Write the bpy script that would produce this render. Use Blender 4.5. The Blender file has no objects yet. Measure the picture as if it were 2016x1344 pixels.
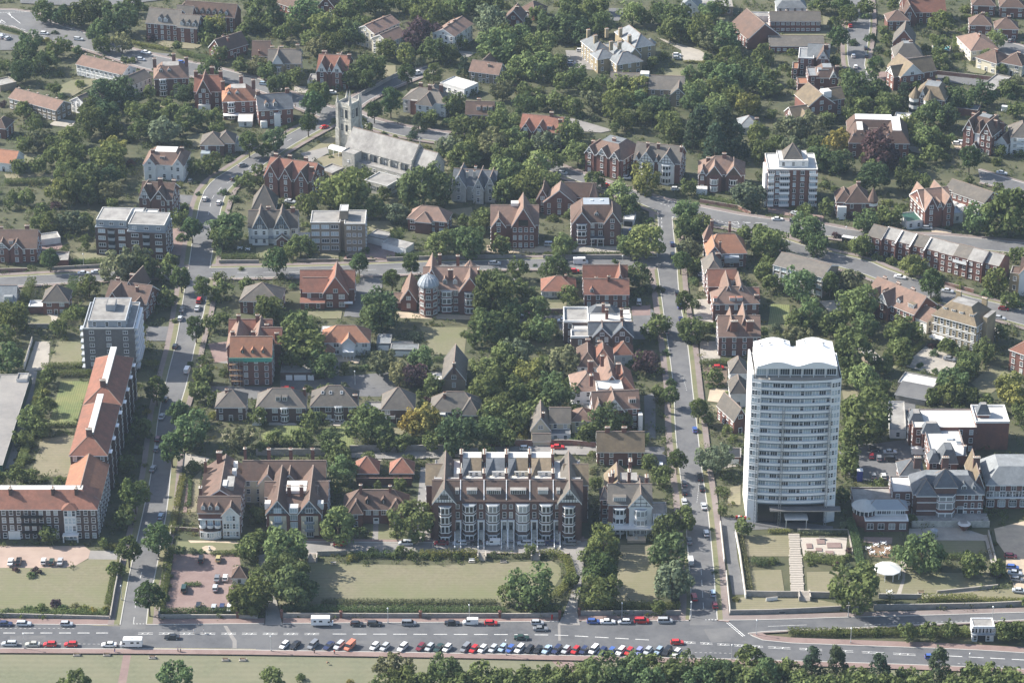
import bpy, math, random
import numpy as np
from mathutils import Vector
R = math.radians
random.seed(7); RNG = np.random.default_rng(7)
scene = bpy.context.scene
col = scene.collection
# ------------------------------------------------------------------ camera
FPX, CH, PITCH = 5990.0, 494.0, R(26.0)
CY = -CH / math.tan(PITCH)
cam_d = bpy.data.cameras.new("camera"); cam = bpy.data.objects.new("camera", cam_d); col.objects.link(cam)
cam_d.sensor_width = 36.0; cam_d.lens = 36.0 * FPX / 2016.0
cam_d.clip_start = 5.0; cam_d.clip_end = 6000.0
cam.location = (0, CY, CH); cam.rotation_euler = (math.pi / 2 - PITCH, 0, 0)
scene.camera = cam
# ------------------------------------------------------------------ sky and sun
SUN_EL = R(37.0); SUN_DIR = Vector((0.945, -0.327, 0)).normalized()   # the way the light travels over the ground
world = bpy.data.worlds.new("World"); scene.world = world; world.use_nodes = True
nt = world.node_tree; nt.nodes.clear()
sky = nt.nodes.new("ShaderNodeTexSky"); sky.sky_type = 'NISHITA'; sky.sun_disc = False
sky.sun_elevation = SUN_EL; sky.sun_rotation = math.atan2(-SUN_DIR.x, -SUN_DIR.y)
sky.air_density = 1.0; sky.dust_density = 1.5
bg = nt.nodes.new("ShaderNodeBackground"); bg.inputs[1].default_value = 0.11
ow = nt.nodes.new("ShaderNodeOutputWorld")
nt.links.new(sky.outputs[0], bg.inputs[0]); nt.links.new(bg.outputs[0], ow.inputs[0])
sun_d = bpy.data.lights.new("sun", 'SUN'); sun_d.energy = 5.0; sun_d.angle = R(0.53); sun_d.color = (1.0, 0.945, 0.86)
sun = bpy.data.objects.new("sun", sun_d); col.objects.link(sun)
ld = Vector((SUN_DIR.x * math.cos(SUN_EL), SUN_DIR.y * math.cos(SUN_EL), -math.sin(SUN_EL)))
sun.rotation_euler = ld.to_track_quat('-Z', 'Y').to_euler(); sun.location = (-200, 0, 300)
HAZE = .00004
vs = scene.view_settings; vs.view_transform = 'Standard'; vs.look = 'None'; vs.exposure = 1.03; vs.gamma = 1.0; vs.use_curve_mapping = False
cy = scene.cycles
cy.max_bounces = 5; cy.diffuse_bounces = 2; cy.glossy_bounces = 2; cy.transmission_bounces = 2; cy.transparent_max_bounces = 4; cy.volume_bounces = 1
cy.use_denoising = True; cy.caustics_reflective = False; cy.caustics_refractive = False
# ------------------------------------------------------------------ survey: photo point -> point on the level z in metres
CT, ST = math.cos(PITCH), math.sin(PITCH)
def P(px, py, z=0.0):
 a = (px - 1008.0) / FPX; b = (py - 672.0) / FPX
 dx, dy, dz = a, CT - b * ST, -ST - b * CT
 t = (z - CH) / dz
 return Vector((dx * t, CY + dy * t, z))
def S(py, z=0.0):            # photo pixels per metre across, at that row
 a = P(1008, py, z); b = P(1108, py, z)
 return 100.0 / (b.x - a.x)
class T:                      # survey sheet: quadruple-size tile coordinates
 def __init__(s, ox, oy): s.ox, s.oy = ox, oy
 def __call__(s, X, Y): return (s.ox + X / 4.0, s.oy + Y / 4.0)
# ------------------------------------------------------------------ materials
MATS = {}
def nn(t, k): return t.nodes.new(k)
def mat(key, c, var=0.18, sc=0.6, rough=0.85, c2=None, sc2=0.12, f2=0.5, spec=0.25, rnd=0.0, metal=0.0, bump=0.0):
 """base colour c with fine variation; c2 blotches of another colour; rnd: brightness differs by object"""
 m = bpy.data.materials.new(key); m.use_nodes = True; MATS[key] = m
 t = m.node_tree; b = t.nodes["Principled BSDF"]
 b.inputs["Roughness"].default_value = rough; b.inputs["Metallic"].default_value = metal
 b.inputs["Specular IOR Level"].default_value = spec
 g = nn(t, "ShaderNodeNewGeometry")
 n = nn(t, "ShaderNodeTexNoise"); n.inputs["Scale"].default_value = sc; n.inputs["Detail"].default_value = 4.0; n.inputs["Roughness"].default_value = 0.65
 t.links.new(g.outputs["Position"], n.inputs["Vector"])
 mx = nn(t, "ShaderNodeMix"); mx.data_type = 'RGBA'
 lo = [max(0, x * (1 - 1.6 * var)) for x in c[:3]] + [1]; hi = [x * (1 + 1.6 * var) for x in c[:3]] + [1]
 mx.inputs[6].default_value = lo; mx.inputs[7].default_value = hi
 t.links.new(n.outputs["Fac"], mx.inputs[0]); out = mx.outputs[2]
 if c2:
  n2 = nn(t, "ShaderNodeTexNoise"); n2.inputs["Scale"].default_value = sc2; n2.inputs["Detail"].default_value = 5.0; n2.inputs["Roughness"].default_value = 0.7
  t.links.new(g.outputs["Position"], n2.inputs["Vector"])
  r = nn(t, "ShaderNodeMapRange"); r.inputs[1].default_value = 0.5 - 0.22 * f2; r.inputs[2].default_value = 0.82 - 0.3 * f2
  t.links.new(n2.outputs["Fac"], r.inputs[0])
  m2 = nn(t, "ShaderNodeMix"); m2.data_type = 'RGBA'; m2.inputs[7].default_value = list(c2[:3]) + [1]
  t.links.new(r.outputs[0], m2.inputs[0]); t.links.new(out, m2.inputs[6]); out = m2.outputs[2]
 if rnd:
  oi = nn(t, "ShaderNodeObjectInfo"); mr = nn(t, "ShaderNodeMapRange"); mr.inputs[3].default_value = 1 - rnd; mr.inputs[4].default_value = 1 + rnd
  t.links.new(oi.outputs["Random"], mr.inputs[0])
  vm = nn(t, "ShaderNodeVectorMath"); vm.operation = 'SCALE'
  t.links.new(out, vm.inputs[0]); t.links.new(mr.outputs[0], vm.inputs["Scale"]); out = vm.outputs[0]
 t.links.new(out, b.inputs["Base Color"])
 if bump:
  bp = nn(t, "ShaderNodeBump"); bp.inputs["Distance"].default_value = bump
  t.links.new(n.outputs["Fac"], bp.inputs["Height"]); t.links.new(bp.outputs[0], b.inputs["Normal"])
 return m
# walls
mat('rb', (.19, .088, .068), .2, 1.5, c2=(.13, .07, .06), sc2=.3, rnd=.12)
mat('bb', (.115, .076, .066), .2, 1.5, c2=(.09, .064, .058), sc2=.3, rnd=.12)
mat('pb', (.165, .09, .075), .2, 1.5, c2=(.115, .072, .064), sc2=.3, rnd=.1)
mat('yb', (.33, .27, .17), .2, 1.2, c2=(.24, .2, .14), sc2=.3)
mat('wh', (.78, .77, .75), .06, .5, c2=(.6, .59, .55), sc2=.25, f2=.3)
mat('cr', (.62, .57, .44), .07, .5, c2=(.5, .46, .36), sc2=.25, f2=.3)
mat('st', (.52, .5, .44), .22, 1.8, c2=(.3, .29, .26), sc2=.5)
mat('fl', (.36, .35, .32), .3, 2.2, c2=(.5, .48, .43), sc2=.7)
mat('gb', (.155, .15, .15), .18, 1.5, c2=(.12, .115, .115), sc2=.3)
mat('tb', (.27, .225, .17), .16, 1.5, c2=(.2, .17, .14), sc2=.3)
mat('bl', (.17, .21, .25), .12, 1.0)
mat('th', (.30, .12, .085), .2, 1.5)
# roofs
def roofm(k, c, c2, f2=.5): mat(k, c, .26, .9, .9, c2, .3, f2, .15, .18, bump=.05)
roofm('rt', (.235, .112, .08), (.17, .092, .07))
roofm('ot', (.30, .15, .095), (.23, .125, .085))
roofm('bt', (.135, .09, .072), (.1, .075, .063))
roofm('pt', (.225, .15, .118), (.17, .122, .1))
roofm('gt', (.145, .13, .112), (.11, .103, .093))
roofm('lt', (.195, .155, .105), (.14, .115, .085))
roofm('sl', (.125, .135, .148), (.09, .098, .106), .4)
roofm('lg', (.215, .228, .235), (.16, .168, .172), .4)
mat('ft', (.3, .29, .27), .2, .6, c2=(.19, .18, .17), sc2=.25, rnd=.1)
mat('fw', (.54, .53, .5), .08, .5, c2=(.45, .44, .41), sc2=.3, f2=.35)
mat('ld', (.29, .32, .35), .12, .7, rough=.5)
mat('wp', (.8, .8, .79), .04, .5, rough=.55)
mat('dk', (.03, .032, .035), .15, 1, rough=.6)
mat('tim', (.06, .05, .045), .15, 1)
mat('pot', (.42, .2, .12), .2, 2)
mat('met', (.33, .35, .37), .1, 1, rough=.4, metal=.6)
mat('gal', (.52, .54, .55), .05, 1, rough=.45, metal=.4)
mat('fg', (.035, .09, .07), .1, 1, rough=.5)
mat('grn', (.08, .33, .25), .15, 1.5)
mat('rdg', (.26, .2, .165), .2, 1)
mat('wood', (.2, .13, .08), .2, 2)
mat('red', (.5, .03, .025), .05, 1, rough=.4)
mat('blu', (.05, .07, .3), .08, 1, rough=.4)
mat('skin', (.48, .3, .22), .05, 3, rough=.6)
# ground
mat('ground', (.055, .064, .032), .35, .3, c2=(.105, .1, .058), sc2=.05)
mat('dry', (.178, .163, .106), .22, .7, c2=(.15, .155, .082), sc2=.045, f2=.55, bump=.04)
mat('dryp', (.205, .182, .122), .16, .7, c2=(.17, .162, .095), sc2=.06, f2=.5, bump=.04)
mat('prom', (.145, .15, .095), .2, .7, c2=(.185, .175, .115), sc2=.04, f2=.5, bump=.04)
mat('green', (.12, .15, .06), .2, .6, c2=(.19, .19, .08), sc2=.1)
mat('verge', (.13, .14, .07), .2, .7, c2=(.19, .17, .1), sc2=.12)
mat('asph', (.088, .09, .096), .2, .8, c2=(.128, .129, .132), sc2=.07, f2=.6)
mat('asp2', (.11, .11, .113), .22, .8, c2=(.155, .154, .152), sc2=.08, f2=.6)
mat('aspl', (.21, .2, .19), .12, .7, c2=(.27, .255, .235), sc2=.1)
mat('conc', (.36, .33, .285), .12, .7, c2=(.27, .25, .22), sc2=.15)
mat('pink', (.37, .285, .235), .1, .8, c2=(.31, .235, .195), sc2=.2)
mat('bpav', (.2, .142, .128), .14, 1.0, c2=(.25, .185, .165), sc2=.15)
mat('pave', (.185, .15, .138), .14, 1.0, c2=(.23, .195, .18), sc2=.12)
mat('tan', (.46, .375, .275), .12, .6, c2=(.36, .3, .23), sc2=.2)
mat('slab', (.4, .36, .31), .14, 1.2)
mat('kerb', (.42, .41, .38), .1, 2)
mat('paint', (.72, .72, .69), .12, 2.5, c2=(.42, .42, .41), sc2=1.1, f2=.25)
mat('ypnt', (.62, .52, .25), .12, 2.5)
mat('soil', (.13, .10, .075), .25, .8)
mat('gwall', (.31, .295, .27), .2, 1.4, c2=(.22, .21, .2), sc2=.4)
mat('rwall', (.24, .12, .095), .2, 1.4, c2=(.28, .2, .17), sc2=.4)
mat('pool', (.2, .45, .5), .05, 1, rough=.1, spec=.5)
mat('bark', (.10, .08, .062), .25, 2)
# mown stripes in the lawns
for k, sc_, am in (('dry', .95, .07), ('dryp', .8, .08), ('prom', .37, .035), ('green', 1.25, .16)):
 t = MATS[k].node_tree; b_ = t.nodes["Principled BSDF"]; src = b_.inputs["Base Color"].links[0].from_socket
 g_ = nn(t, "ShaderNodeNewGeometry"); wv = nn(t, "ShaderNodeTexWave"); wv.bands_direction = 'X' if k == 'green' else 'Y'; wv.inputs["Scale"].default_value = sc_ / 3.2; wv.inputs["Distortion"].default_value = 1.2; wv.inputs["Detail"].default_value = 3; wv.inputs["Detail Scale"].default_value = .6
 mr = nn(t, "ShaderNodeMapRange"); mr.inputs[3].default_value = 1 - am; mr.inputs[4].default_value = 1 + am; vm = nn(t, "ShaderNodeVectorMath"); vm.operation = 'SCALE'
 t.links.new(g_.outputs["Position"], wv.inputs["Vector"]); t.links.new(wv.outputs["Fac"], mr.inputs[0]); t.links.new(src, vm.inputs[0]); t.links.new(mr.outputs[0], vm.inputs["Scale"]); t.links.new(vm.outputs[0], b_.inputs["Base Color"])
# glass: dark pane, or a drawn curtain or blind behind it, by window
def glassm(key, lo=.55, curt=(.42, .43, .42), tint=(.03, .035, .042)):
 m = bpy.data.materials.new(key); m.use_nodes = True; MATS[key] = m
 t = m.node_tree; b = t.nodes["Principled BSDF"]; b.inputs["Roughness"].default_value = .12; b.inputs["Specular IOR Level"].default_value = .6
 oi = nn(t, "ShaderNodeObjectInfo"); r = nn(t, "ShaderNodeMapRange"); r.inputs[1].default_value = lo; r.inputs[2].default_value = lo + .35
 t.links.new(oi.outputs["Random"], r.inputs[0])
 mx = nn(t, "ShaderNodeMix"); mx.data_type = 'RGBA'; mx.inputs[6].default_value = (*tint, 1); mx.inputs[7].default_value = (*curt, 1)
 t.links.new(r.outputs[0], mx.inputs[0]); t.links.new(mx.outputs[2], b.inputs["Base Color"])
glassm('gl'); glassm('glt', .3, (.46, .53, .56), (.03, .04, .05)); glassm('glc', .9, (.1, .1, .1), (.02, .022, .025))
# foliage: the object's own colour, mottled leaf by leaf
def leafm(key, trans=.25, mott=.35, sc=1.1):
 m = bpy.data.materials.new(key); m.use_nodes = True; MATS[key] = m
 t = m.node_tree; t.nodes.remove(t.nodes["Principled BSDF"]); o = t.nodes["Material Output"]
 oi = nn(t, "ShaderNodeObjectInfo"); g = nn(t, "ShaderNodeNewGeometry")
 n = nn(t, "ShaderNodeTexNoise"); n.inputs["Scale"].default_value = sc; n.inputs["Detail"].default_value = 3
 t.links.new(g.outputs["Position"], n.inputs["Vector"])
 r = nn(t, "ShaderNodeMapRange"); r.inputs[1].default_value = .25; r.inputs[2].default_value = .75; r.inputs[3].default_value = 1 - mott; r.inputs[4].default_value = 1 + mott * 1.3
 t.links.new(n.outputs["Fac"], r.inputs[0])
 v = nn(t, "ShaderNodeVectorMath"); v.operation = 'SCALE'
 t.links.new(oi.outputs["Color"], v.inputs[0]); t.links.new(r.outputs[0], v.inputs["Scale"])
 d = nn(t, "ShaderNodeBsdfDiffuse"); tr = nn(t, "ShaderNodeBsdfTranslucent"); ms = nn(t, "ShaderNodeMixShader"); ms.inputs[0].default_value = trans
 t.links.new(v.outputs[0], d.inputs[0]); t.links.new(v.outputs[0], tr.inputs[0])
 t.links.new(d.outputs[0], ms.inputs[1]); t.links.new(tr.outputs[0], ms.inputs[2]); t.links.new(ms.outputs[0], o.inputs[0])
leafm('leaf', .28, .32, .9); leafm('shrub', .28, .5, .25)
# car paint takes the object's colour
m = bpy.data.materials.new('paintcar'); m.use_nodes = True; MATS['paintcar'] = m
b_ = m.node_tree.nodes["Principled BSDF"]; b_.inputs["Roughness"].default_value = .28; b_.inputs["Specular IOR Level"].default_value = .5; b_.inputs["Coat Weight"].default_value = .4
oi_ = nn(m.node_tree, "ShaderNodeObjectInfo"); m.node_tree.links.new(oi_.outputs["Color"], b_.inputs["Base Color"])
# ------------------------------------------------------------------ mesh collecting
class MB:
 def __init__(s): s.v = []; s.f = []; s.m = []; s.mats = []
 def mi(s, k):
  if k not in s.mats: s.mats.append(k)
  return s.mats.index(k)
 def poly(s, pts, k):
  i = len(s.v); s.v.extend([tuple(p) for p in pts]); s.f.append(tuple(range(i, i + len(pts)))); s.m.append(s.mi(k))
 def box(s, x0, x1, y0, y1, z0, z1, k, top=None, bottom=False):
  p = [(x0, y0, z0), (x1, y0, z0), (x1, y1, z0), (x0, y1, z0), (x0, y0, z1), (x1, y0, z1), (x1, y1, z1), (x0, y1, z1)]
  for q in ((0, 1, 5, 4), (1, 2, 6, 5), (2, 3, 7, 6), (3, 0, 4, 7)): s.poly([p[j] for j in q], k)
  s.poly([p[j] for j in (4, 5, 6, 7)], top or k)
  if bottom: s.poly([p[j] for j in (3, 2, 1, 0)], k)
 def prism(s, pts, z0, z1, k, top=None):
  n = len(pts)
  a = sum(pts[i][0] * pts[(i + 1) % n][1] - pts[(i + 1) % n][0] * pts[i][1] for i in range(n))
  if a < 0: pts = pts[::-1]
  for i in range(n):
   a, b = pts[i], pts[(i + 1) % n]
   s.poly([(a[0], a[1], z0), (b[0], b[1], z0), (b[0], b[1], z1), (a[0], a[1], z1)], k)
  s.poly([(p[0], p[1], z1) for p in pts], top or k)
 def cone(s, cx, cy, r0, z0, r1, z1, n, k, cap=None, ph=0.0):
  a = [(cx + r0 * math.cos(ph + 2 * math.pi * i / n), cy + r0 * math.sin(ph + 2 * math.pi * i / n), z0) for i in range(n)]
  b = [(cx + r1 * math.cos(ph + 2 * math.pi * i / n), cy + r1 * math.sin(ph + 2 * math.pi * i / n), z1) for i in range(n)]
  for i in range(n):
   j = (i + 1) % n
   if r1 < 1e-4: s.poly([a[i], a[j], b[i]], k)
   else: s.poly([a[i], a[j], b[j], b[i]], k)
  if r1 > 1e-4: s.poly(b, cap or k)
 def tube(s, p, q, r0, r1, n, k):
  p, q = Vector(p), Vector(q); d = (q - p).normalized()
  x = d.orthogonal().normalized(); y = d.cross(x)
  a = [p + (x * math.cos(2 * math.pi * i / n) + y * math.sin(2 * math.pi * i / n)) * r0 for i in range(n)]
  b = [q + (x * math.cos(2 * math.pi * i / n) + y * math.sin(2 * math.pi * i / n)) * r1 for i in range(n)]
  for i in range(n):
   j = (i + 1) % n; s.poly([a[i], a[j], b[j], b[i]], k)
  s.poly(b, k)
 def mesh(s, name):
  me = bpy.data.meshes.new(name); me.from_pydata(s.v, [], s.f)
  for k in s.mats: me.materials.append(MATS[k])
  if len(s.mats) > 1: me.polygons.foreach_set("material_index", s.m)
  me.update(); return me
 def build(s, name, parent=None, loc=(0, 0, 0), rz=0.0):
  return add(name, s.mesh(name), parent, loc, rz)
def add(name, me, parent=None, loc=(0, 0, 0), rz=0.0, sc=None):
 o = bpy.data.objects.new(name, me); col.objects.link(o)
 o.location = loc
 if rz: o.rotation_euler = (0, 0, rz)
 if sc: o.scale = sc
 if parent is not None: o.parent = parent
 return o
LABELS = {}
def tag(o, label=None, cat=None, group=None, kind=None):
 if label:
  o["label"] = label
 if cat: o["category"] = cat
 if group: o["group"] = group
 if kind: o["kind"] = kind
 return o
FOOT = []      # building footprints in world xy (polygons) where nothing may grow
REFS = []      # (x, y, phrase) places that labels may name
# ------------------------------------------------------------------ ground, roads, pavements, lawns
def pip(xy,poly):
 """which of the points lie inside the polygon"""
 x,y=xy[:,0],xy[:,1]; ins=np.zeros(len(xy),bool); n=len(poly); j=n - 1
 for i in range(n):
  xi,yi=poly[i]; xj,yj=poly[j]
  if yi != yj:
   c=((yi > y) != (yj > y)) & (x < (xj - xi) * (y - yi) / (yj - yi) + xi); ins ^= c
  j=i
 return ins
def resample(pts,step):
 pts=[np.array(p[:2],float) for p in pts]; out=[pts[0]]
 for a,b in zip(pts,pts[1:]):
  L=np.linalg.norm(b - a); n=max(1,int(round(L / step)))
  for i in range(1,n + 1): out.append(a + (b - a) * i / n)
 return out
def smooth(pts,it=2):
 for _ in range(it):
  q=[pts[0]]
  for a,b in zip(pts,pts[1:]): q += [a * .75 + b * .25,a * .25 + b * .75]
  q.append(pts[-1]); pts=q
 return pts
KEEP_CLEAR=[]    # polygons of lawn and paving: no shrubs grow here
ground=MB(); ground.poly([(-3000,-1500,0),(3000,-1500,0),(3000,6000,0),(-3000,6000,0)],'ground')
tag(ground.build('ground'),kind='structure')
SHZ=[0.012]
def sheet(name,pts,k,clear=True,z=None,raw=False):
 w=[Vector((p[0],p[1],0)) if raw else P(*p) for p in pts]
 zz=SHZ[0] if z is None else z
 if z is None: SHZ[0] += .0022
 m=MB(); m.poly([(p.x,p.y,zz) for p in w],k)
 if sum(w[i].x * w[(i + 1) % len(w)].y - w[(i + 1) % len(w)].x * w[i].y for i in range(len(w))) < 0: m.f[0]=m.f[0][::-1]
 o=tag(m.build(name),kind='structure')
 if clear: KEEP_CLEAR.append([(p.x,p.y) for p in w])
 return o
t00,t01,t02,t03=T(0,0),T(504,0),T(1008,0),T(1512,0)
t10,t11,t12,t13=T(0,336),T(504,336),T(1008,336),T(1512,336)
t20,t21,t22,t23=T(0,672),T(504,672),T(1008,672),T(1512,672)
t30,t31,t32,t33=T(0,1008),T(504,1008),T(1008,1008),T(1512,1008)
ROADS=[]   # dict(name, L, R world polylines, poly)
def road(name,L,Rr,k='asph',kerbL=(0,0),kerbR=(0,0),soft=2,cut=True):
 L=smooth([np.array(P(*p)[:2]) for p in L],soft); Rr=smooth([np.array(P(*p)[:2]) for p in Rr],soft)
 ROADS.append(dict(name=name,L=L,R=Rr,k=k,poly=[tuple(p) for p in L] + [tuple(p) for p in Rr[::-1]],kl=kerbL,kr=kerbR,cut=cut))
road('parade_road',[(-150,1229),(0,1230),(200,1232),(330,1231),(700,1228),(1000,1226),(1360,1223),(1445,1226),(1472,1250),(1512,1266),(1700,1273),(1900,1280),(2016,1287),(2160,1296)],
     [(-150,1276),(0,1277),(400,1279),(800,1285),(1008,1289),(1400,1297),(1512,1300),(1800,1309),(2016,1318),(2160,1325)],'asph',(0,3.0),(0,2.6),1)
road('upper_drive',[(1405,1223),(1512,1222),(1690,1216),(1790,1214),(1990,1208),(2160,1203)],
     [(1405,1252),(1468,1248),(1512,1243),(1700,1236),(1990,1222),(2160,1214)],'asph',(0,2.6),(0,.8),1)
road('street',[(236,1240),(246,1183),(257,1125),(272,1058),(285,1000),(298,940),(306,880),(312,822),(329,747),(349,672),(362,586),(371,536),(382,461),(397,386),(420,356),(455,335),(500,305),(545,280),(600,250),(650,222)],
     [(286,1240),(293,1180),(306,1128),(318,1060),(329,1000),(336,922),(347,822),(370,747),(385,672),(405,600),(411,536),(424,461),(437,400),(452,368),(490,345),(530,318),(570,290),(620,262),(668,235)],'asp2',(1.8,1.9),(1.8,1.9),1)
road('street',[(1358,1232),(1362,1180),(1358,1120),(1353,1060),(1349,1000),(1338,922),(1330,847),(1328,772),(1322,722),(1315,672),(1303,586),(1293,511),(1298,461),(1295,412)],
     [(1412,1232),(1408,1180),(1403,1108),(1398,1058),(1392,1000),(1380,922),(1372,847),(1363,772),(1358,722),(1352,672),(1336,586),(1331,511),(1325,461),(1322,425)],'asp2',(1.2,2.2),(1.6,2.0),1)
road('cross_street',[(-100,553),(0,549),(200,538),(375,532),(412,530),(620,528),(800,520),(960,515),(1100,512),(1300,508)],
     [(-100,572),(0,566),(200,553),(375,548),(412,549),(620,546),(800,541),(960,531),(1100,530),(1300,528)],'asp2',(1.5,2.2),(0,1.8),1)
road('church_road',[(650,215),(690,215),(720,232),(755,243),(805,254),(880,264),(960,280),(1050,310),(1110,332),(1190,360),(1250,378),(1300,395),(1383,411),(1483,431),(1612,443),(1687,458),(1780,464),(1850,465),(1990,478),(2100,490)],
     [(650,240),(690,236),(720,248),(752,259),(800,271),(880,282),(960,298),(1050,326),(1105,346),(1185,375),(1245,395),(1290,415),(1325,431),(1408,443),(1483,458),(1530,460),(1612,463),(1690,475),(1780,484),(1850,485),(1990,498),(2100,510)],'asp2',(0,2.6),(1.0,2.0),1)
road('lower_road',[(1478,448),(1544,474),(1622,497),(1707,515),(1750,535),(1824,560),(1890,583),(1987,605),(2100,640)],
     [(1462,452),(1530,486),(1622,518),(1695,538),(1745,558),(1824,585),(1890,608),(1987,632),(2100,668)],'asp2',(1.5,2),(1.5,2),1)
road('hill_road',[(640,228),(690,196),(740,170),(800,146),(850,130)],[(672,238),(715,205),(760,180),(812,158),(860,140)],'asph',(0,2),(0,2),1)
road('west_road',[(-80,22),(60,22),(95,45),(150,62),(200,78),(260,100),(330,118),(400,130),(450,142),(520,160),(570,185),(655,215)],
     [(-80,48),(20,50),(60,70),(115,85),(170,98),(230,118),(290,138),(350,148),(440,160),(510,178),(560,202),(640,235)],'asp2',(0,2),(0,2),1)
road('terrace_lane',[(596,1068),(800,1070),(1158,1068)],[(600,1090),(800,1088),(1135,1090)],'aspl',(0,1.6),(0,.4),0)
road('terrace_lane',[(1118,1080),(1128,1108),(1130,1150),(1115,1198),(1098,1232)],[(1158,1063),(1149,1108),(1145,1150),(1135,1198),(1142,1232)],'aspl',(0,0),(0,0),1)
road('garden_drive',[(508,1095),(512,1140),(525,1170),(522,1232)],[(528,1090),(532,1150),(547,1190),(556,1232)],'aspl',(0,0),(0,0),1)
road('back_lane',[(640,893),(760,892),(880,886),(1020,879),(1170,880),(1225,885)],[(640,900),(760,905),(850,904),(1020,894),(1170,897),(1225,900)],'aspl',(0,0),(0,0),1)
road('hill_street',[(1660,-40),(1672,20),(1670,60),(1668,100),(1672,140),(1700,165)],[(1705,-40),(1712,30),(1712,60),(1705,100),(1700,140),(1722,160)],'asp2',(1,2),(1,2),1)
road('close_road',[(1940,76),(1990,86),(2050,105)],[(1940,96),(1985,110),(2050,132)],'asp2',(0,1.5),(0,1.5),1)
road('east_road',[(1925,336),(1970,350),(2060,376)],[(1930,360),(1975,372),(2060,400)],'asp2',(0,1.5),(0,1.5),1)
road('top_road',[(40,-12),(200,-4),(330,-20)],[(40,8),(200,16),(330,0)],'asp2',(0,0),(0,0),1)
ROAD_Z=.36
for i,r in enumerate(ROADS):
 m=MB(); z=ROAD_Z + .004 * i
 m.poly([(p[0],p[1],z) for p in r['poly']],r['k'])
 a=sum(r['poly'][j][0] * r['poly'][(j + 1) % len(r['poly'])][1] - r['poly'][(j + 1) % len(r['poly'])][0] * r['poly'][j][1] for j in range(len(r['poly'])))
 if a < 0: m.f[0]=m.f[0][::-1]
 r['o']=tag(m.build(r['name']),kind='structure'); r['z']=z
 KEEP_CLEAR.append(r['poly'])
 for side,ln,sg in (('kl',r['L'],1),('kr',r['R'],-1)):
  vw,pw=r[side]
  if pw + vw <= 0: continue
  pts=resample(ln,.8); pa=np.array(pts)
  d=np.gradient(pa,axis=0); d /= np.linalg.norm(d,axis=1)[:,None] + 1e-9
  nrm=np.stack([-d[:,1],d[:,0]],1)
  other=(r['R'] if side == 'kl' else r['L'])
  c=np.mean(np.array(other),axis=0)
  # outward: away from the road's other side
  mid=len(pa) // 2; oa=np.array(resample(other,2.0)); q=oa[np.argmin(((oa - pa[mid]) ** 2).sum(1))]
  if np.dot(nrm[mid],q - pa[mid]) > 0: nrm=-nrm
  def strip(nm,o0,o1,k,zt,face):
   ctr=pa + nrm * ((o0 + o1) / 2); dead=np.zeros(len(pa),bool)
   for rr in ROADS:
    if rr is r: continue
    dead |= pip(ctr,rr['poly'])
   if r['name'] == 'street' or True: dead |= pip(pa + nrm * (o0 + .25),r['poly'])
   mm=MB()
   for j in range(len(pa) - 1):
    if dead[j] or dead[j + 1]: continue
    a0,a1,b0,b1=pa[j] + nrm[j] * o0,pa[j] + nrm[j] * o1,pa[j + 1] + nrm[j + 1] * o0,pa[j + 1] + nrm[j + 1] * o1
    mm.poly([(*a0,zt),(*b0,zt),(*b1,zt),(*a1,zt)],k)
    if face: mm.poly([(*a0,z - .1),(*b0,z - .1),(*b0,zt),(*a0,zt)],k)
   if mm.f: tag(mm.build(nm),kind='structure')
  zt=z + .12
  strip('kerb',0,.3,'kerb',zt + .004,True)
  if vw: strip('verge',.3,.3 + vw,'verge',zt,False)
  if pw: strip('pavement',.3 + vw,.3 + vw + pw,'pave' if r['name'] not in ('parade_road','terrace_lane') else 'bpav',zt + .002,False)
  lo=[tuple(p) for p in pa] + [tuple(p) for p in (pa + nrm * (.3 + vw + pw))[::-1]]
  KEEP_CLEAR.append(lo)
# lawns and paved places
def SH(name,k,tl,*pts): return sheet(name,[tl(*p) for p in pts] if tl else pts,k)
SH('promenade_lawn','prom',None,(-220,1270),(400,1276),(800,1284),(1008,1289),(1400,1297),(1512,1300),(1800,1309),(2200,1330),(2200,1460),(-220,1460)); KEEP_CLEAR.pop()
sheet('promenade_path',[(243,1288),(258,1288),(246,1360),(229,1360)],'bpav')
sheet('promenade_path',[(1085,1299),(1125,1300),(1140,1318),(1118,1330)],'bpav')
SH('lawn','dry',None,(-40,1112),(85,1115),(140,1117),(175,1100),(232,1100),(219,1190),(216,1208),(-40,1208))
SH('forecourt','pink',None,(-40,1074),(165,1074),(178,1083),(174,1098),(150,1112),(125,1117),(-40,1117))
SH('driveway','aspl',None,(178,1083),(232,1084),(230,1101),(174,1100))
SH('car_park','bpav',None,(340,1090),(470,1090),(474,1112),(462,1140),(468,1150),(466,1205),(330,1204),(318,1199))
SH('lawn','dry',None,(350,1065),(478,1066),(474,1090),(346,1089))
SH('path','tan',t30,(1590,275),(1620,262),(1670,262),(1700,280),(1695,305),(1660,322),(1615,318),(1588,298))
SH('path','tan',t30,(1480,220),(1500,240),(1700,236),(1880,246),(1880,232),(1700,222),(1560,222))
SH('lawn','dry',None,(598,1103),(680,1110),(860,1112),(1085,1103),(1104,1115),(1104,1135),(1085,1165),(1060,1192),(560,1196),(545,1180))
SH('lawn','dryp',None,(1222,1072),(1292,1072),(1296,1192),(1205,1192))
SH('lawn','dry',t31,(560,60),(900,140),(960,230),(1100,230),(1110,120),(950,70)); SH('path','aspl',t31,(925,80),(965,80),(960,240),(915,240))
SH('lawn','green',t20,(478,312),(712,312),(592,658),(385,658))
SH('lawn','dryp',t20,(320,770),(585,735),(560,1000),(535,1065),(245,1055))
SH('lawn','dry',t20,(450,0),(650,0),(645,185),(385,190))
SH('yard','conc',t20,(280,0),(395,0),(380,220),(200,235)); SH('lane','aspl',t20,(230,225),(330,240),(290,360),(100,1000),(20,1000))
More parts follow.
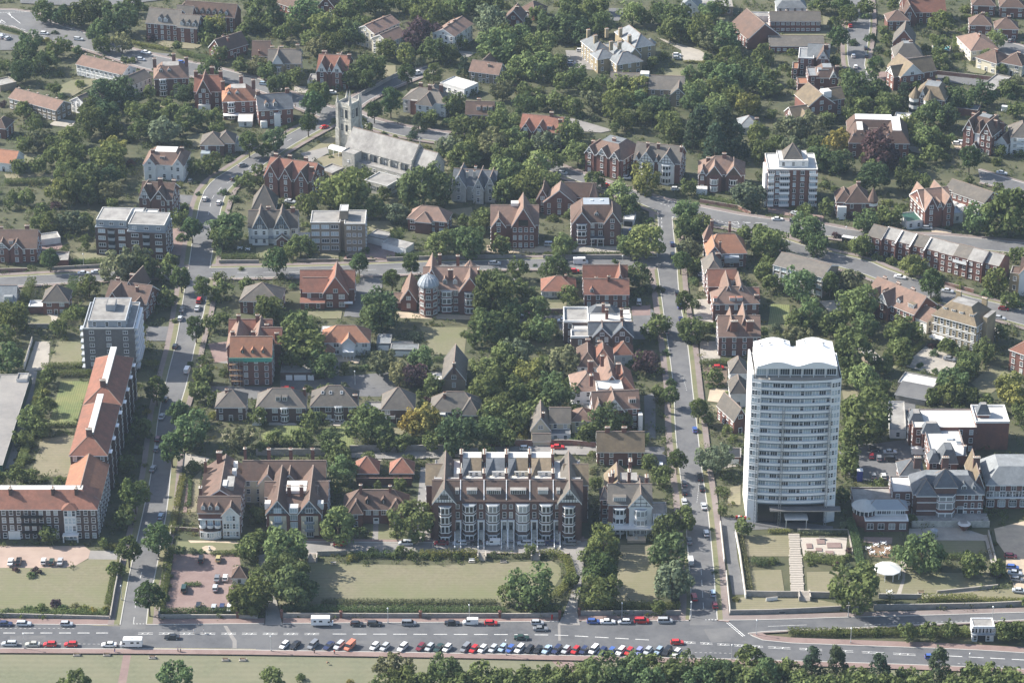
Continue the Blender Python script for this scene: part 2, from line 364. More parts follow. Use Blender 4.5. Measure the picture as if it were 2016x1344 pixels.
SH('lawn','green',t21,(40,730),(190,655),(350,655),(290,795),(50,795)); SH('lawn','green',t21,(520,680),(725,668),(790,830),(640,832))
SH('lawn','dryp',t21,(1030,665),(1175,665),(1165,765),(1010,765))
SH('terrace','slab',t21,(100,637),(320,640),(318,660),(100,658)); SH('terrace','slab',t21,(580,625),(720,628),(690,665),(570,662))
SH('lawn','dry',None,(826,644),(920,644),(914,698),(850,698)); SH('lawn','dry',None,(1010,665),(1092,655),(1092,690),(1020,690))
SH('terrace','tan',t11,(1090,1110),(1700,1140),(1690,1175),(1140,1160))
SH('close','asp2',None,(372,760),(470,760),(600,764),(600,752),(655,742),(765,733),(786,772),(770,781),(700,780),(640,776),(512,786),(372,780))
SH('driveway','asp2',None,(654,742),(648,712),(636,697),(664,697),(690,705),(668,715),(668,742)); SH('driveway','tan',t21,(540,110),(700,110),(820,140),(810,175),(700,160),(620,160))
SH('yard','aspl',t20,(1700,30),(1820,60),(1810,180),(1680,160)); SH('yard','bpav',t20,(1640,20),(1800,0),(1810,150),(1690,170))
SH('yard','asp2',t21,(190,300),(480,320),(600,290),(600,370),(190,372))
SH('path','aspl',t30,(1350,30),(1385,30),(1345,120),(1330,120)); SH('driveway','conc',t20,(1460,880),(1650,920),(1620,960),(1400,990))
SH('lawn','dryp',t20,(1500,1100),(1590,1010),(1545,1344),(1480,1344)); SH('path','bpav',t20,(1470,1120),(1500,1120),(1470,1344),(1440,1344))
SH('lawn','dryp',t20,(1740,720),(1990,690),(2010,740),(1760,790))
SH('side_lane','aspl',None,(828,920),(850,920),(850,1066),(815,1066)); SH('yard','conc',t21,(800,885),(1000,890),(990,940),(850,930))
SH('forecourt','bpav',None,(852,1056),(1150,1056),(1150,1067),(852,1067))
# by the tall block
SH('drive','asp2',None,(1412,1016),(1475,1022),(1512,1022),(1560,1026),(1640,1036),(1640,1046),(1570,1040),(1470,1043),(1446,1052),(1412,1044))
SH('lane','asp2',None,(1420,1040),(1446,1040),(1452,1100),(1468,1170),(1442,1170))
SH('lawn','dryp',None,(1466,1054),(1557,1054),(1558,1095),(1464,1095)); SH('lawn','dryp',None,(1474,1123),(1538,1121),(1545,1167),(1468,1167)); SH('lawn','dryp',None,(1588,1126),(1655,1124),(1642,1167),(1590,1167))
SH('patio','slab',None,(1574,1058),(1668,1058),(1664,1095),(1582,1095)); SH('bank','dryp',None,(1438,1178),(1500,1172),(1600,1178),(1670,1192),(1670,1204),(1438,1210))
SH('lawn','dry',t33,(1330,225),(1700,225),(1725,330),(1540,340),(1340,350)); SH('lawn','dry',t33,(800,400),(1040,370),(1200,470),(1500,480),(1780,430),(1800,580),(1350,640),(900,660),(860,560))
SH('path','conc',t33,(1045,380),(1085,400),(1080,530),(1045,650),(1010,650),(1060,520)); SH('path','conc',t33,(1190,650),(1350,640),(1800,580),(1810,595),(1400,655),(1210,685))
SH('patio','bpav',t33,(755,195),(980,200),(975,250),(750,240)); SH('patio','wood',t33,(770,270),(960,250),(985,320),(950,360),(800,350))
SH('terrace','conc',t33,(1110,130),(1480,110),(1700,180),(1720,225),(1330,222),(1110,190)); SH('path','conc',t33,(1700,180),(1725,180),(1790,420),(1760,420))
SH('driveway','tan',t33,(1780,130),(2060,60),(2060,660),(1960,640),(1880,460),(1870,330),(1800,230)); SH('bank','dryp',t33,(1420,640),(1950,600),(2060,640),(2060,680),(1420,690))
SH('car_park','asp2',t23,(560,820),(880,800),(1120,770),(1290,920),(1060,960),(1050,1120),(700,1090),(560,1000)); SH('lane','asp2',t23,(1060,440),(1160,480),(1160,780),(1110,790))
SH('driveway','conc',t23,(1090,170),(1240,40),(1500,130),(1440,250),(1310,260),(1090,200)); SH('lawn','dry',t23,(1600,330),(1760,190),(2016,270),(1900,300),(1760,410),(1680,400))
SH('lawn','dryp',t23,(580,380),(740,380),(730,430),(700,480),(600,480)); SH('lawn','dry',t23,(960,220),(1180,40),(1230,40),(1000,220))
# right-hand street gardens
SH('driveway','tan',t22,(1560,370),(1700,370),(1690,490),(1540,470)); SH('lawn','dryp',t22,(1540,500),(1740,500),(1740,555),(1590,560)); SH('driveway','conc',t22,(1480,0),(1640,0),(1640,140),(1480,170))
SH('driveway','conc',t22,(1680,860),(1810,840),(1800,980),(1670,1000)); SH('garden','soil',t22,(1500,180),(1700,200),(1690,350),(1520,330)); SH('yard','asp2',t22,(1040,830),(1200,830),(1220,980),(1120,970),(1060,940))
SH('driveway','asp2',t22,(1040,430),(1130,400),(1130,770),(1050,780)); SH('lawn','dryp',t22,(1720,1150),(1800,1130),(1800,1290),(1690,1290))
SH('driveway','conc',t12,(1420,1020),(1570,1010),(1590,1200),(1440,1170)); SH('driveway','asp2',t12,(945,1090),(1100,1090),(1180,1180),(1060,1330),(960,1330)); SH('driveway','bpav',t12,(940,1070),(1090,1060),(1090,1140),(945,1145))
SH('lawn','dryp',t12,(1470,880),(1570,870),(1560,960),(1470,950)); SH('lawn','dryp',t12,(920,860),(1020,870),(1020,920),(930,940))
SH('drive','asp2',t12,(0,1140),(430,1140),(430,1250),(380,1260),(0,1210)); SH('lawn','dry',t12,(280,1040),(430,1040),(430,1110),(240,1110)); SH('lawn','dry',t12,(120,1310),(420,1290),(420,1344),(110,1344))
SH('forecourt','tan',t12,(-200,590),(460,600),(470,650),(-200,650)); SH('forecourt','conc',t12,(470,590),(860,600),(850,650),(470,645)); SH('driveway','asp2',t12,(870,440),(960,450),(980,560),(870,580))
SH('forecourt','bpav',t13,(0,280),(440,360),(430,420),(300,380),(0,330)); SH('forecourt','tan',t13,(1280,440),(1450,480),(1430,520),(1290,490)); SH('yard','conc',t13,(400,1030),(560,1020),(640,1120),(480,1110)); SH('lawn','green',t13,(20,1050),(170,1060),(170,1200),(0,1220))
SH('driveway','conc',t13,(1730,1210),(1860,1270),(1740,1344),(1660,1330)); SH('yard','conc',t13,(1790,590),(2016,620),(2016,690),(1880,660))
# middle and far gardens
SH('lawn','dry',t11,(0,610),(130,590),(210,610),(210,690),(0,690)); SH('lawn','dryp',t11,(440,640),(650,640),(650,700),(430,700)); SH('driveway','bpav',t11,(690,690),(870,550),(1100,640),(1100,700),(870,700),(870,740),(690,740))
SH('lawn','dry',t11,(880,400),(1050,400),(1100,480),(880,480)); SH('lawn','dryp',t11,(1450,320),(1700,290),(1720,380),(1480,360)); SH('lawn','dry',t11,(360,1110),(680,1110),(670,1170),(380,1170)); SH('driveway','asp2',t11,(780,830),(1000,830),(990,990),(850,1000),(860,1160),(690,1150))
SH('lawn','dryp',t11,(280,180),(480,170),(500,220),(300,230)); SH('yard','conc',t21,(1060,0),(1240,0),(1240,60),(1060,60))
SH('lawn','dry',t10,(560,650),(760,650),(1000,690),(650,710)); SH('driveway','bpav',t10,(1310,470),(1440,450),(1480,560),(1480,660),(1310,690)); SH('lawn','dryp',t10,(850,280),(1080,260),(1070,310),(870,310))
SH('lawn','dryp',t10,(30,30),(430,30),(430,90),(60,80)); SH('lawn','dry',t10,(200,1160),(470,1140),(480,1220),(220,1220)); SH('patio','slab',t10,(330,1120),(470,1120),(430,1210),(410,1210),(400,1150)); SH('yard','asp2',t10,(1150,1230),(1400,1230),(1370,1344),(1150,1344))
SH('driveway','asp2',t10,(1370,190),(1530,200),(1510,270),(1390,260)); SH('yard','bpav',t10,(300,580),(480,560),(500,620),(330,640))
SH('lawn','dryp',t01,(470,1250),(680,1200),(690,1344),(560,1344)); SH('forecourt','aspl',t01,(350,1210),(560,1160),(570,1210),(420,1290)); SH('lawn','dryp',t01,(560,1100),(640,1060),(650,1140),(400,1200)); SH('lawn','dryp',t01,(1450,1200),(1540,1280),(1540,1344),(1460,1344))
SH('lawn','dryp',t01,(1010,520),(1100,520),(1100,600),(1020,610)); SH('lawn','dry',t01,(250,330),(360,300),(360,360),(290,370)); SH('yard','aspl',t01,(1590,400),(1740,420),(1640,470)); SH('forecourt','conc',t01,(300,680),(420,690),(400,740),(300,730))
SH('car_park','aspl',t02,(420,400),(700,410),(690,560),(450,540)); SH('drive','conc',t02,(1140,300),(1480,400),(1540,440),(1500,490),(1350,490),(1330,400)); SH('lawn','dry',t02,(1200,545),(1380,540),(1340,610),(1200,600)); SH('yard','conc',t02,(1860,180),(2030,180),(2030,380),(1870,380))
SH('drive','asp2',t02,(760,70),(880,70),(860,170),(780,170)); SH('drive','aspl',t02,(410,920),(560,960),(800,1030),(700,1050),(560,1040),(420,990)); SH('lawn','dryp',t02,(1020,940),(1150,950),(1130,1000),(1030,980)); SH('lawn','dry',t02,(1640,130),(1710,130),(1710,200),(1620,190))
SH('lawn','dry',t03,(30,250),(480,250),(480,290),(30,290)); SH('lawn','dry',t03,(430,130),(560,170),(560,210),(440,230)); SH('lawn','dry',t03,(1560,500),(1730,560),(1700,590),(1560,570)); SH('yard','bpav',t03,(870,570),(980,570),(1000,640),(880,650)); SH('forecourt','tan',t03,(1440,1120),(1680,1150),(1640,1200),(1480,1180)); SH('drive','conc',t03,(1090,1150),(1240,1170),(1220,1220),(1130,1200))
SH('court','asp2',t03,(1330,590),(1800,640),(1770,700),(1340,640))
SH('lawn','dry',t00,(450,690),(560,640),(800,620),(780,660),(680,700),(560,770),(440,740)); SH('lawn','dryp',t00,(1180,810),(1330,830),(1300,880),(1200,850)); SH('lawn','dry',t00,(1460,1080),(1640,1050),(1640,1110),(1560,1170),(1500,1150)); SH('lawn','dry',t00,(160,1220),(350,1220),(340,1290),(160,1290)); SH('lawn','dryp',t00,(1240,310),(1600,360),(1540,390),(1320,380),(1220,340))
SH('car_park','asp2',t00,(1000,400),(1340,430),(1230,500),(1140,620),(1090,600),(1100,520),(980,470)); SH('yard','conc',t00,(380,990),(460,940),(600,960),(560,1010)); SH('car_park','asp2',t00,(0,260),(170,290),(160,400),(0,400)); SH('yard','aspl',t00,(1560,540),(1640,520),(1560,560))
# painted markings, each one a piece of its road
MK={}
def mark(par,p,q,w=.16,z=None,k='paint',world=False):
 a=Vector((*p,0)) if world else P(*p); b=Vector((*q,0)) if world else P(*q)
 L=round((b - a).length,1); key=(L,w,k)
 if key not in MK:
  mm=MB(); mm.poly([(0,-w / 2,0),(L,-w / 2,0),(L,w / 2,0),(0,w / 2,0)],k); MK[key]=mm.mesh('lane_marking')
 d=b - a
 return add('lane_marking',MK[key],par,(a.x,a.y,par_z(par) + .008),math.atan2(d.y,d.x))
def par_z(par):
 for r in ROADS:
  if r['o'] is par: return r['z']
 return .25
def dashes(par,pts,on,off,w=.16,k='paint'):
 w_=[P(*p) for p in pts]; pl=resample(w_,.25); i=0; n_on=int(on / .25); n_off=int(off / .25)
 while i + n_on < len(pl):
  mark(par,tuple(pl[i]),tuple(pl[i + n_on]),w,world=True,k=k); i += n_on + n_off
par=ROADS[0]['o']
dashes(par,[(-30,1247),(245,1247)],3.9,2.0,.28)
dashes(par,[(655,1249),(1000,1250),(1100,1251),(1300,1262)],4.4,2.0,.25)
dashes(par,[(1865,1292),(2016,1300),(2100,1305)],4.6,2.0,.25)
def ladder(par,pts,n,dv=.42):
 for a,b in zip(pts,pts[1:]):
  for i in range(n):
   p=P(a[0] + (b[0] - a[0]) * i / n,a[1] + (b[1] - a[1]) * i / n); q=P(a[0] + (b[0] - a[0]) * (i + .72) / n,a[1] + (b[1] - a[1]) * (i + .72) / n)
   for s_ in (-1,1): mark(par,(p.x,p.y + s_ * dv),(q.x,q.y + s_ * dv),.14,world=True)
   for f in (.3,.65):
    c=p.lerp(q,f); mark(par,(c.x - .3,c.y - dv),(c.x + .3,c.y + dv),.2,world=True)
ladder(par,[(272,1248),(640,1249)],9); ladder(par,[(1345,1265),(1512,1275),(1820,1291)],5)
for (p,q) in [((0,1008 + 920 / 4),(150,1008 + 920 / 4))]: dashes(par,[p,q],.9,.9,.1)
dashes(par,[(0,1267),(205,1269)],.9,.9,.1); dashes(par,[(1358,1285),(1440,1287)],.9,.9,.1); mark(par,(1357,1284),(1356,1293),.1)
mark(par,(302,1277),(504,1279),.12,k='ypnt'); mark(par,(504,1280),(545,1281),.12,k='ypnt'); mark(par,(150,1231),(236,1233),.1,k='ypnt')
dashes(par,[(1895,1278),(2016,1287)],.9,.9,.1); dashes(par,[(1885,1307),(2016,1315)],.9,.9,.1)
p2=ROADS[1]['o']; mark(p2,(1512,1234),(1588,1231),.12); dashes(p2,[(1702,1231),(1880,1224),(1990,1222)],.9,.9,.1)
for i in range(7):
 a=P(1434 + i * 4.6,1226 + i * 3.9); mark(p2,(a.x,a.y),(a.x + .7,a.y - 1.0),.25,world=True); mark(p2,(a.x - .6,a.y - .3),(a.x + .1,a.y - 1.3),.22,world=True)
s1=ROADS[2]['o']; dashes(s1,[(263,1228),(268,1180),(274,1150),(280,1122)],3.8,5.5,.13); dashes(s1,[(262,1229),(292,1229)],.7,.5,.22)
dashes(s1,[(410,425),(418,390),(440,366),(475,345),(530,300),(590,265)],3.5,5,.13)
s2=ROADS[3]['o']; dashes(s2,[(1385,1200),(1380,1120)],4,3,.12); dashes(s2,[(1352,770),(1345,745)],.9,.9,.1); dashes(s2,[(1305,490),(1302,425)],2,2,.15); dashes(s2,[(1388,1221),(1412,1221)],.6,.5,.3); dashes(s2,[(1372,990),(1378,940)],.9,.9,.1)
s3=ROADS[4]['o']; dashes(s3,[(416,539),(600,537),(800,530)],4,6,.12)
s4=ROADS[5]['o']; dashes(s4,[(1300,402),(1345,418),(1400,432),(1480,455)],1,1,.16); mark(s4,(1487,440),(1510,442),.2)
for a,b in (((1437,440),(1452,438)),((1452,438),(1455,443)),((1437,440),(1448,444)),((1448,444),(1455,443)),((1462,439),(1478,440)),((1466,441),(1478,440))): mark(s4,a,b,.18)
s5=ROADS[8]['o']; dashes(s5,[(0,27),(62,25)],.8,.6,.2); dashes(s5,[(0,46),(30,54),(70,68),(140,86)],3,4,.15)
for a,b in (((15,28),(40,48)),((18,27),(24,37)),((0,47),(3,41)),((3,41),(11,47))): mark(s5,a,b,.25)
for pts in (((440,1233),(447,1233),(466,1262),(466,1277),(458,1277),(458,1264)),((1098,1230),(1103,1230),(1104,1262),(1099,1262)),((1385,1240),(1440,1236),(1470,1262),(1400,1266)),((700,1262),(790,1262),(790,1268),(700,1268)),((20,1252),(90,1252),(90,1262),(20,1262))):
 sheet('road_patch',pts,'asp2' if pts[0][0] in (1385,700,20) else 'aspl',z=ROAD_Z + .006)
# ------------------------------------------------------------------ building kit
CACHE={}
def cached(key,fn):
 if key not in CACHE: CACHE[key]=fn()
 return CACHE[key]
def win_mesh(w,h,st):
 def f():
  m=MB(); fr,g='wp','gl'
  if st == 'd': fr='dk'
  if st == 't': g='glt'
  b=.12
  m.poly([(-w / 2,-.03,0),(w / 2,-.03,0),(w / 2,-.03,h),(-w / 2,-.03,h)],g)
  m.box(-w / 2 - b,-w / 2,-.1,0,0,h,fr); m.box(w / 2,w / 2 + b,-.1,0,0,h,fr)
  m.box(-w / 2 - b,w / 2 + b,-.1,0,h,h + b,fr,bottom=True); m.box(-w / 2 - b - .05,w / 2 + b + .05,-.2,0,-b - .03,0,fr)
  if st in 'sd' or st == 't':      # sash: meeting rail
   if w < 1.3: m.box(-w / 2,w / 2,-.08,-.03,h * .5 - .05,h * .5 + .05,fr)
  n=max(1,int(round(w / .8)))
  if w >= 1.3:
   for i in range(1,n): x=-w / 2 + w * i / n; m.box(x - .05,x + .05,-.085,-.03,0,h,fr)
   if st == 's': m.box(-w / 2,w / 2,-.075,-.03,h * .66 - .04,h * .66 + .04,fr)
  return m.mesh('window')
 return cached(('win',w,h,st),f)
def door_mesh(w=1.1,h=2.1,k='dk'):
 def f():
  m=MB(); m.box(-w / 2,w / 2,-.06,0,0,h,k); m.box(-w / 2 - .15,-w / 2,-.12,0,0,h,'wp'); m.box(w / 2,w / 2 + .15,-.12,0,0,h,'wp'); m.box(-w / 2 - .15,w / 2 + .15,-.12,0,h,h + .2,'wp',bottom=True)
  m.poly([(-w / 2 + .2,-.065,h * .55),(w / 2 - .2,-.065,h * .55),(w / 2 - .2,-.065,h * .9),(-w / 2 + .2,-.065,h * .9)],'gl')
  return m.mesh('door')
 return cached(('door',w,h,k),f)
def chim_mesh(w,d,h,k,n):
 def f():
  m=MB(); m.box(-w / 2,w / 2,-d / 2,d / 2,-h,0,k); m.box(-w / 2 - .12,w / 2 + .12,-d / 2 - .12,d / 2 + .12,0,.22,k,'st',True)
  for i in range(n):
   x,y=((-.5 + (i + .5) / n) * w,0) if w >= d else (0,(-.5 + (i + .5) / n) * d)
   m.cone(x,y,.17,.22,.13,.8,6,'pot','dk')
  return m.mesh('chimney')
 return cached(('chim',w,d,h,k,n),f)
def dormer_mesh(w,h,dep,kind,k,rk):
 def f():
  m=MB(); y1=dep
  m.box(-w / 2,w / 2,0,y1,-.8,h,k,rk)
  m.poly([(-w / 2 + .18,-.03,.15),(w / 2 - .18,-.03,.15),(w / 2 - .18,-.03,h - .15),(-w / 2 + .18,-.03,h - .15)],'gl')
  n=max(2,int(round(w / .7)))
  for i in range(1,n): x=-w / 2 + w * i / n; m.box(x - .05,x + .05,-.07,0,.15,h - .15,'wp')
  if kind == 'g':
   r=w * .55; o=.2
   for s in (-1,1):
    pts=[(s * (w / 2 + o),-o,h - o * 1.1),(0,-o,h + r),(0,y1 + 1,h + r),(s * (w / 2 + o),y1 + 1,h - o * 1.1)]
    m.poly(pts if s > 0 else pts[::-1],rk)
   m.poly([(-w / 2,-.01,h),(w / 2,-.01,h),(0,-.01,h + r - .1)],k)
  else: m.box(-w / 2 - .15,w / 2 + .15,-.2,y1,h,h + .14,'wp' if kind == 'f' else rk,rk,True)
  return m.mesh('dormer')
 return cached(('dorm',w,h,dep,kind,k,rk),f)
def bay_mesh(w,d,zs,wk,cant,cap,plinth=0.0,white=True):
 """canted bay of several storeys: zs = [(sill, head) ...]; bands of wall between bands of glass in white frames"""
 def f():
  m=MB(); c=min(d,w * .28) * cant
  pl=[(-w / 2,0),(-w / 2 + c,-d),(w / 2 - c,-d),(w / 2,0)]
  z=0.0; top=zs[-1][1] + .45
  m.prism(pl,0,top,wk,cap)
  for (a,b) in zs:
   for i in range(3):
    p,q=Vector((*pl[i],0)),Vector((*pl[i + 1],0)); e=(q - p).normalized(); nrm=Vector((e.y,-e.x,0)); L=(q - p).length
    P0=p + nrm * .04
    def quad(s0,s1,z0,z1,off,k):
     A,B=p + e * s0 + nrm * off,p + e * s1 + nrm * off
     m.poly([(A.x,A.y,z0),(B.x,B.y,z0),(B.x,B.y,z1),(A.x,A.y,z1)],k)
    quad(0,L,a - .3,b + .25,.04,'wp')
    n=2 if (i == 1 and w > 2.6) else 1
    for j in range(n):
     s0=L * j / n + .16; s1=L * (j + 1) / n - .16
     if s1 - s0 > .15: quad(s0,s1,a,b - .05,.06,'gl')
   m.prism([(x * 1.05,y * 1.06 - .02) for x,y in pl],b + .25,b + .4,'wp' if white else wk)
  return m.mesh('bay_window')
 return cached(('bay',w,d,tuple(zs),wk,cant,cap,white),f)
ROOF_TOP={}
class Bld:
 """a building: an Empty at its front corner, u along the front, v away from it"""
 def __init__(s,name,label,A,B,h,cat='house',C=None,dep=None,at='e',wall='rb',roof='rt',ref=None,group=None):
  z=h if at == 'e' else 0.0
  a,b=P(*A,z),P(*B,z)
  s.o=bpy.data.objects.new(name,None); col.objects.link(s.o); s.o.empty_display_size=1
  s.rz=math.atan2(b.y - a.y,b.x - a.x)
  s.o.location=(a.x,a.y,0); s.o.rotation_euler=(0,0,s.rz)
  s.W=(b - a).length; s.h=h; s.wall=wall; s.roof=roof; s.label=label
  if C is not None:
   c=P(*C,z); dep=abs((c - b).dot(Vector((-math.sin(s.rz),math.cos(s.rz),0))))
  s.D=dep or 10.0; s.wings=[]; s.pend=[]
  s.a=a; s.ref=ref
  tag(s.o,label,cat,group)
  cc=s.w2(s.W / 2,0); REFS.append((cc[0],cc[1],ref or label.split(' with ')[0]))
 def w2(s,u,v): c,n=math.cos(s.rz),math.sin(s.rz); return (s.a.x + u * c - v * n,s.a.y + u * n + v * c)
 def uof(s,px,py,z): 
  p=P(px,py,z); d=p - s.a; return d.x * math.cos(s.rz) + d.y * math.sin(s.rz)
 def part(s,name,mb,loc=(0,0,0),rz=0.0): return mb.build(name,s.o,loc,rz)
 def wing(s,u0=None,u1=None,v0=0.0,v1=None,h=None,roof='hip',rise=None,wk=None,rk=None,gk=None,fl=None,win='FLR',wsz=(1.1,1.6),sp=3.0,st='s',z0=0.0,oh=.4,par=.4,top=None,inset=2.6,zf=None,hipf=None,white=True,skirt=None):
  u0=0.0 if u0 is None else u0; u1=s.W if u1 is None else u1; v1=s.D if v1 is None else v1; h=s.h if h is None else h
  wk=wk or s.wall; rk=rk or s.roof; gk=gk or wk
  W,D=u1 - u0,v1 - v0
  if rise is None: rise=.42 * min(W,D)
  m=MB(); bar='wp' if white else wk
  q=[(u0,v0),(u1,v0),(u1,v1),(u0,v1)]
  for i in range(4):
   a,b=q[i],q[(i + 1) % 4]; m.poly([(*a,z0),(*b,z0),(*b,h),(*a,h)],wk)
  r=MB(); um,vm=(u0 + u1) / 2,(v0 + v1) / 2; t=.2
  if roof == 'flat':
   m.poly([(*p,h - .02) for p in q],rk)
   if par:
    b=.25
    for (x0,x1,y0,y1) in ((u0 - .05,u1 + .05,v0 - .05,v0 + b),(u0 - .05,u1 + .05,v1 - b,v1 + .05),(u0 - .05,u0 + b,v0 + b,v1 - b),(u1 - b,u1 + .05,v0 + b,v1 - b)):
     r.box(x0,x1,y0,y1,h - .05,h + par,top or wk,top or 'ft')
  elif roof in ('gx','gy'):
   if roof == 'gx':
    sl=rise / (D / 2); f=lambda a,e,z: (a,e,z); e0,em,e1,a0,a1=v0,vm,v1,u0,u1
    m.poly([(u0,v1,h),(u0,v0,h),(u0,vm,h + rise)][::1],gk); m.poly([(u1,v0,h),(u1,v1,h),(u1,vm,h + rise)],gk)
   else:
    sl=rise / (W / 2); f=lambda a,e,z: (e,a,z); e0,em,e1,a0,a1=u0,um,u1,v0,v1
    m.poly([(u0,v0,h),(u1,v0,h),(um,v0,h + rise)],gk); m.poly([(u1,v1,h),(u0,v1,h),(um,v1,h + rise)],gk)
   A0,A1=a0 - oh * .8,a1 + oh * .8
   for (e,sg) in ((e0 - oh,-1),(e1 + oh,1)):
    ze=h - oh * sl
    T0=[f(A0,e,ze + t),f(A1,e,ze + t),f(A1,em,h + rise + t),f(A0,em,h + rise + t)]
    B0=[f(A0,e,ze),f(A1,e,ze),f(A1,em,h + rise),f(A0,em,h + rise)]
    r.poly(T0 if (sg < 0) == (roof == 'gx') else T0[::-1],rk)
    r.poly(B0[::-1] if (sg < 0) == (roof == 'gx') else B0,'bark')
    for (i,j) in ((0,1),): r.poly([B0[i],B0[j],T0[j],T0[i]],bar)
    for (i,j) in ((1,2),(3,0)): 
     # barge boards hang a little lower than the slab
     lo=.22
     r.poly([(B0[i][0],B0[i][1],B0[i][2] - lo),(B0[j][0],B0[j][1],B0[j][2] - lo),T0[j],T0[i]],bar)
   # ridge tiles
   g0,g1=f(A0,em,0),f(A1,em,0)
   if roof == 'gx': r.box(A0,A1,em - .14,em + .14,h + rise + t - .12,h + rise + t + .1,'rdg')
   else: r.box(em - .14,em + .14,A0,A1,h + rise + t - .12,h + rise + t + .1,'rdg')
  elif roof in ('hip','pyr','mans','hx','hy'):
   o=oh; hw,hd=W / 2 + o,D / 2 + o
   along='x' if roof == 'hx' else 'y' if roof == 'hy' else ('x' if W >= D else 'y')
   sl=rise / (min(W,D) / 2); ze=h - o * sl * .5
   E=[(u0 - o,v0 - o,ze),(u1 + o,v0 - o,ze),(u1 + o,v1 + o,ze),(u0 - o,v1 + o,ze)]
   if roof == 'mans':
    i_=inset; Tt=[(u0 + i_,v0 + i_,h + rise),(u1 - i_,v0 + i_,h + rise),(u1 - i_,v1 - i_,h + rise),(u0 + i_,v1 - i_,h + rise)]
    for i in range(4): j=(i + 1) % 4; r.poly([E[i],E[j],Tt[j],Tt[i]],rk)
    r.poly([(p[0],p[1],p[2] - .05) for p in Tt],top or 'ft')
   elif roof == 'pyr':
    for i in range(4): r.poly([E[i],E[(i + 1) % 4],(um,vm,h + rise)],rk)
   elif along == 'x':
    k=min(D * .5,W * .5 - .3) if hipf is None else hipf
    a,b=(u0 + k,vm,h + rise),(u1 - k,vm,h + rise)
    r.poly([E[0],E[1],b,a],rk); r.poly([E[1],E[2],b],rk); r.poly([E[2],E[3],a,b],rk); r.poly([E[3],E[0],a],rk)
    r.box(a[0],b[0],vm - .14,vm + .14,h + rise - .1,h + rise + .1,'rdg')
   else:
    k=min(W * .5,D * .5 - .3) if hipf is None else hipf
    a,b=(um,v0 + k,h + rise),(um,v1 - k,h + rise)
    r.poly([E[0],E[1],a],rk); r.poly([E[1],E[2],b,a],rk); r.poly([E[2],E[3],b],rk); r.poly([E[3],E[0],a,b],rk)
    r.box(um - .14,um + .14,a[1],b[1],h + rise - .1,h + rise + .1,'rdg')
   if roof != 'mans':
    A_,B_=((um,vm,h + rise),) * 2 if roof == 'pyr' else (a,b)
    for e_,q_ in zip(E,(A_,B_,B_,A_) if along == 'x' or roof == 'pyr' else (A_,A_,B_,B_)): r.tube(e_,q_,.13,.13,4,'rdg')
   for i in range(4):
    a,b=E[i],E[(i + 1) % 4]; r.poly([(a[0],a[1],ze - .28),(b[0],b[1],ze - .28),b,a],bar)
   r.poly([(p[0],p[1],ze - .28) for p in E][::-1],'wp' if white else 'bark')
  elif roof == 'shed':
   r.poly([(u0 - oh,v0 - oh,h - .1),(u1 + oh,v0 - oh,h - .1),(u1 + oh,v1,h + rise),(u0 - oh,v1,h + rise)],rk)
   r.poly([(u0 - oh,v0 - oh,h - .35),(u1 + oh,v0 - oh,h - .35),(u1 + oh,v0 - oh,h - .1),(u0 - oh,v0 - oh,h - .1)],bar)
   for uu in (u0,u1): m.poly([(uu,v0,h),(uu,v1,h),(uu,v1,h + rise)],wk)
   m.poly([(u1,v1,h),(u0,v1,h),(u0,v1,h + rise),(u1,v1,h + rise)],wk)
  wo=s.part('wall',m); ro=s.part('roof',r) if r.f else wo
  FOOT.append([s.w2(*p) for p in q])
  w=dict(u0=u0,u1=u1,v0=v0,v1=v1,h=h,z0=z0,rise=rise,roof=roof,ro=ro)
  s.wings.append(w)
  fl=fl if fl is not None else max(1,int(round((h - z0) / 3.1)))
  if win: s.pend.append((w,win,fl,wsz,sp,st,zf))
  return w
 def winat(s,face,pos,z,w,h,st='s',wing=None):
  g=wing or s.wings[0]; off=.02
  if face == 'F': loc,rz=(pos,g['v0'] - off,z),0
  elif face == 'B': loc,rz=(pos,g['v1'] + off,z),math.pi
  elif face == 'L': loc,rz=(g['u0'] - off,pos,z),-math.pi / 2
  else: loc,rz=(g['u1'] + off,pos,z),math.pi / 2
  add('window',win_mesh(w,h,st),s.o,loc,rz)
 def hidden(s,u,v,z,me):
  for g in s.wings:
   if g is me: continue
   if g['u0'] - .25 < u < g['u1'] + .25 and g['v0'] - .25 < v < g['v1'] + .25 and z < g['h'] + (.3 * g['rise'] if g['roof'] != 'flat' else 0): return True
  return False
 def finish(s):
  for (g,faces,fl,wsz,sp,st,zf) in s.pend:
   fh=(g['h'] - g['z0']) / fl
   for f in faces:
    a,b=(g['u0'],g['u1']) if f in 'FB' else (g['v0'],g['v1'])
    n=int((b - a - .8) / sp); n=max(n,1) if b - a > 2.2 else 0
    for j in range(n):
     p=a + (b - a) * (j + .5) / n
     for i in range(fl):
      z=g['z0'] + fh * i + (fh - wsz[1]) * .55
      u,v={'F': (p,g['v0'] - .5),'B': (p,g['v1'] + .5),'L': (g['u0'] - .5,p),'R': (g['u1'] + .5,p)}[f]
      if s.hidden(u,v,z,g) or any(abs(u - x) < ww and abs(v - y) < ww for x,y,ww in getattr(s,'block',[])): continue
      s.winat(f,p,z,wsz[0],wsz[1],st,g)
   if g['roof'] in ('gx','gy') and g['rise'] > 2.2:
    for f,pp in (('F','gy'),('L','gx'),('R','gx')):
     if g['roof'] != pp or f not in faces: continue
     c=(g['u0'] + g['u1']) / 2 if f == 'F' else (g['v0'] + g['v1']) / 2
     u,v={'F': (c,g['v0'] - .5),'L': (g['u0'] - .5,c),'R': (g['u1'] + .5,c)}[f]
     if not s.hidden(u,v,g['h'] + .5,g): s.winat(f,c,g['h'] + .3,min(1.5,g['rise'] * .4),min(1.3,g['rise'] * .33),st,g)
  return s
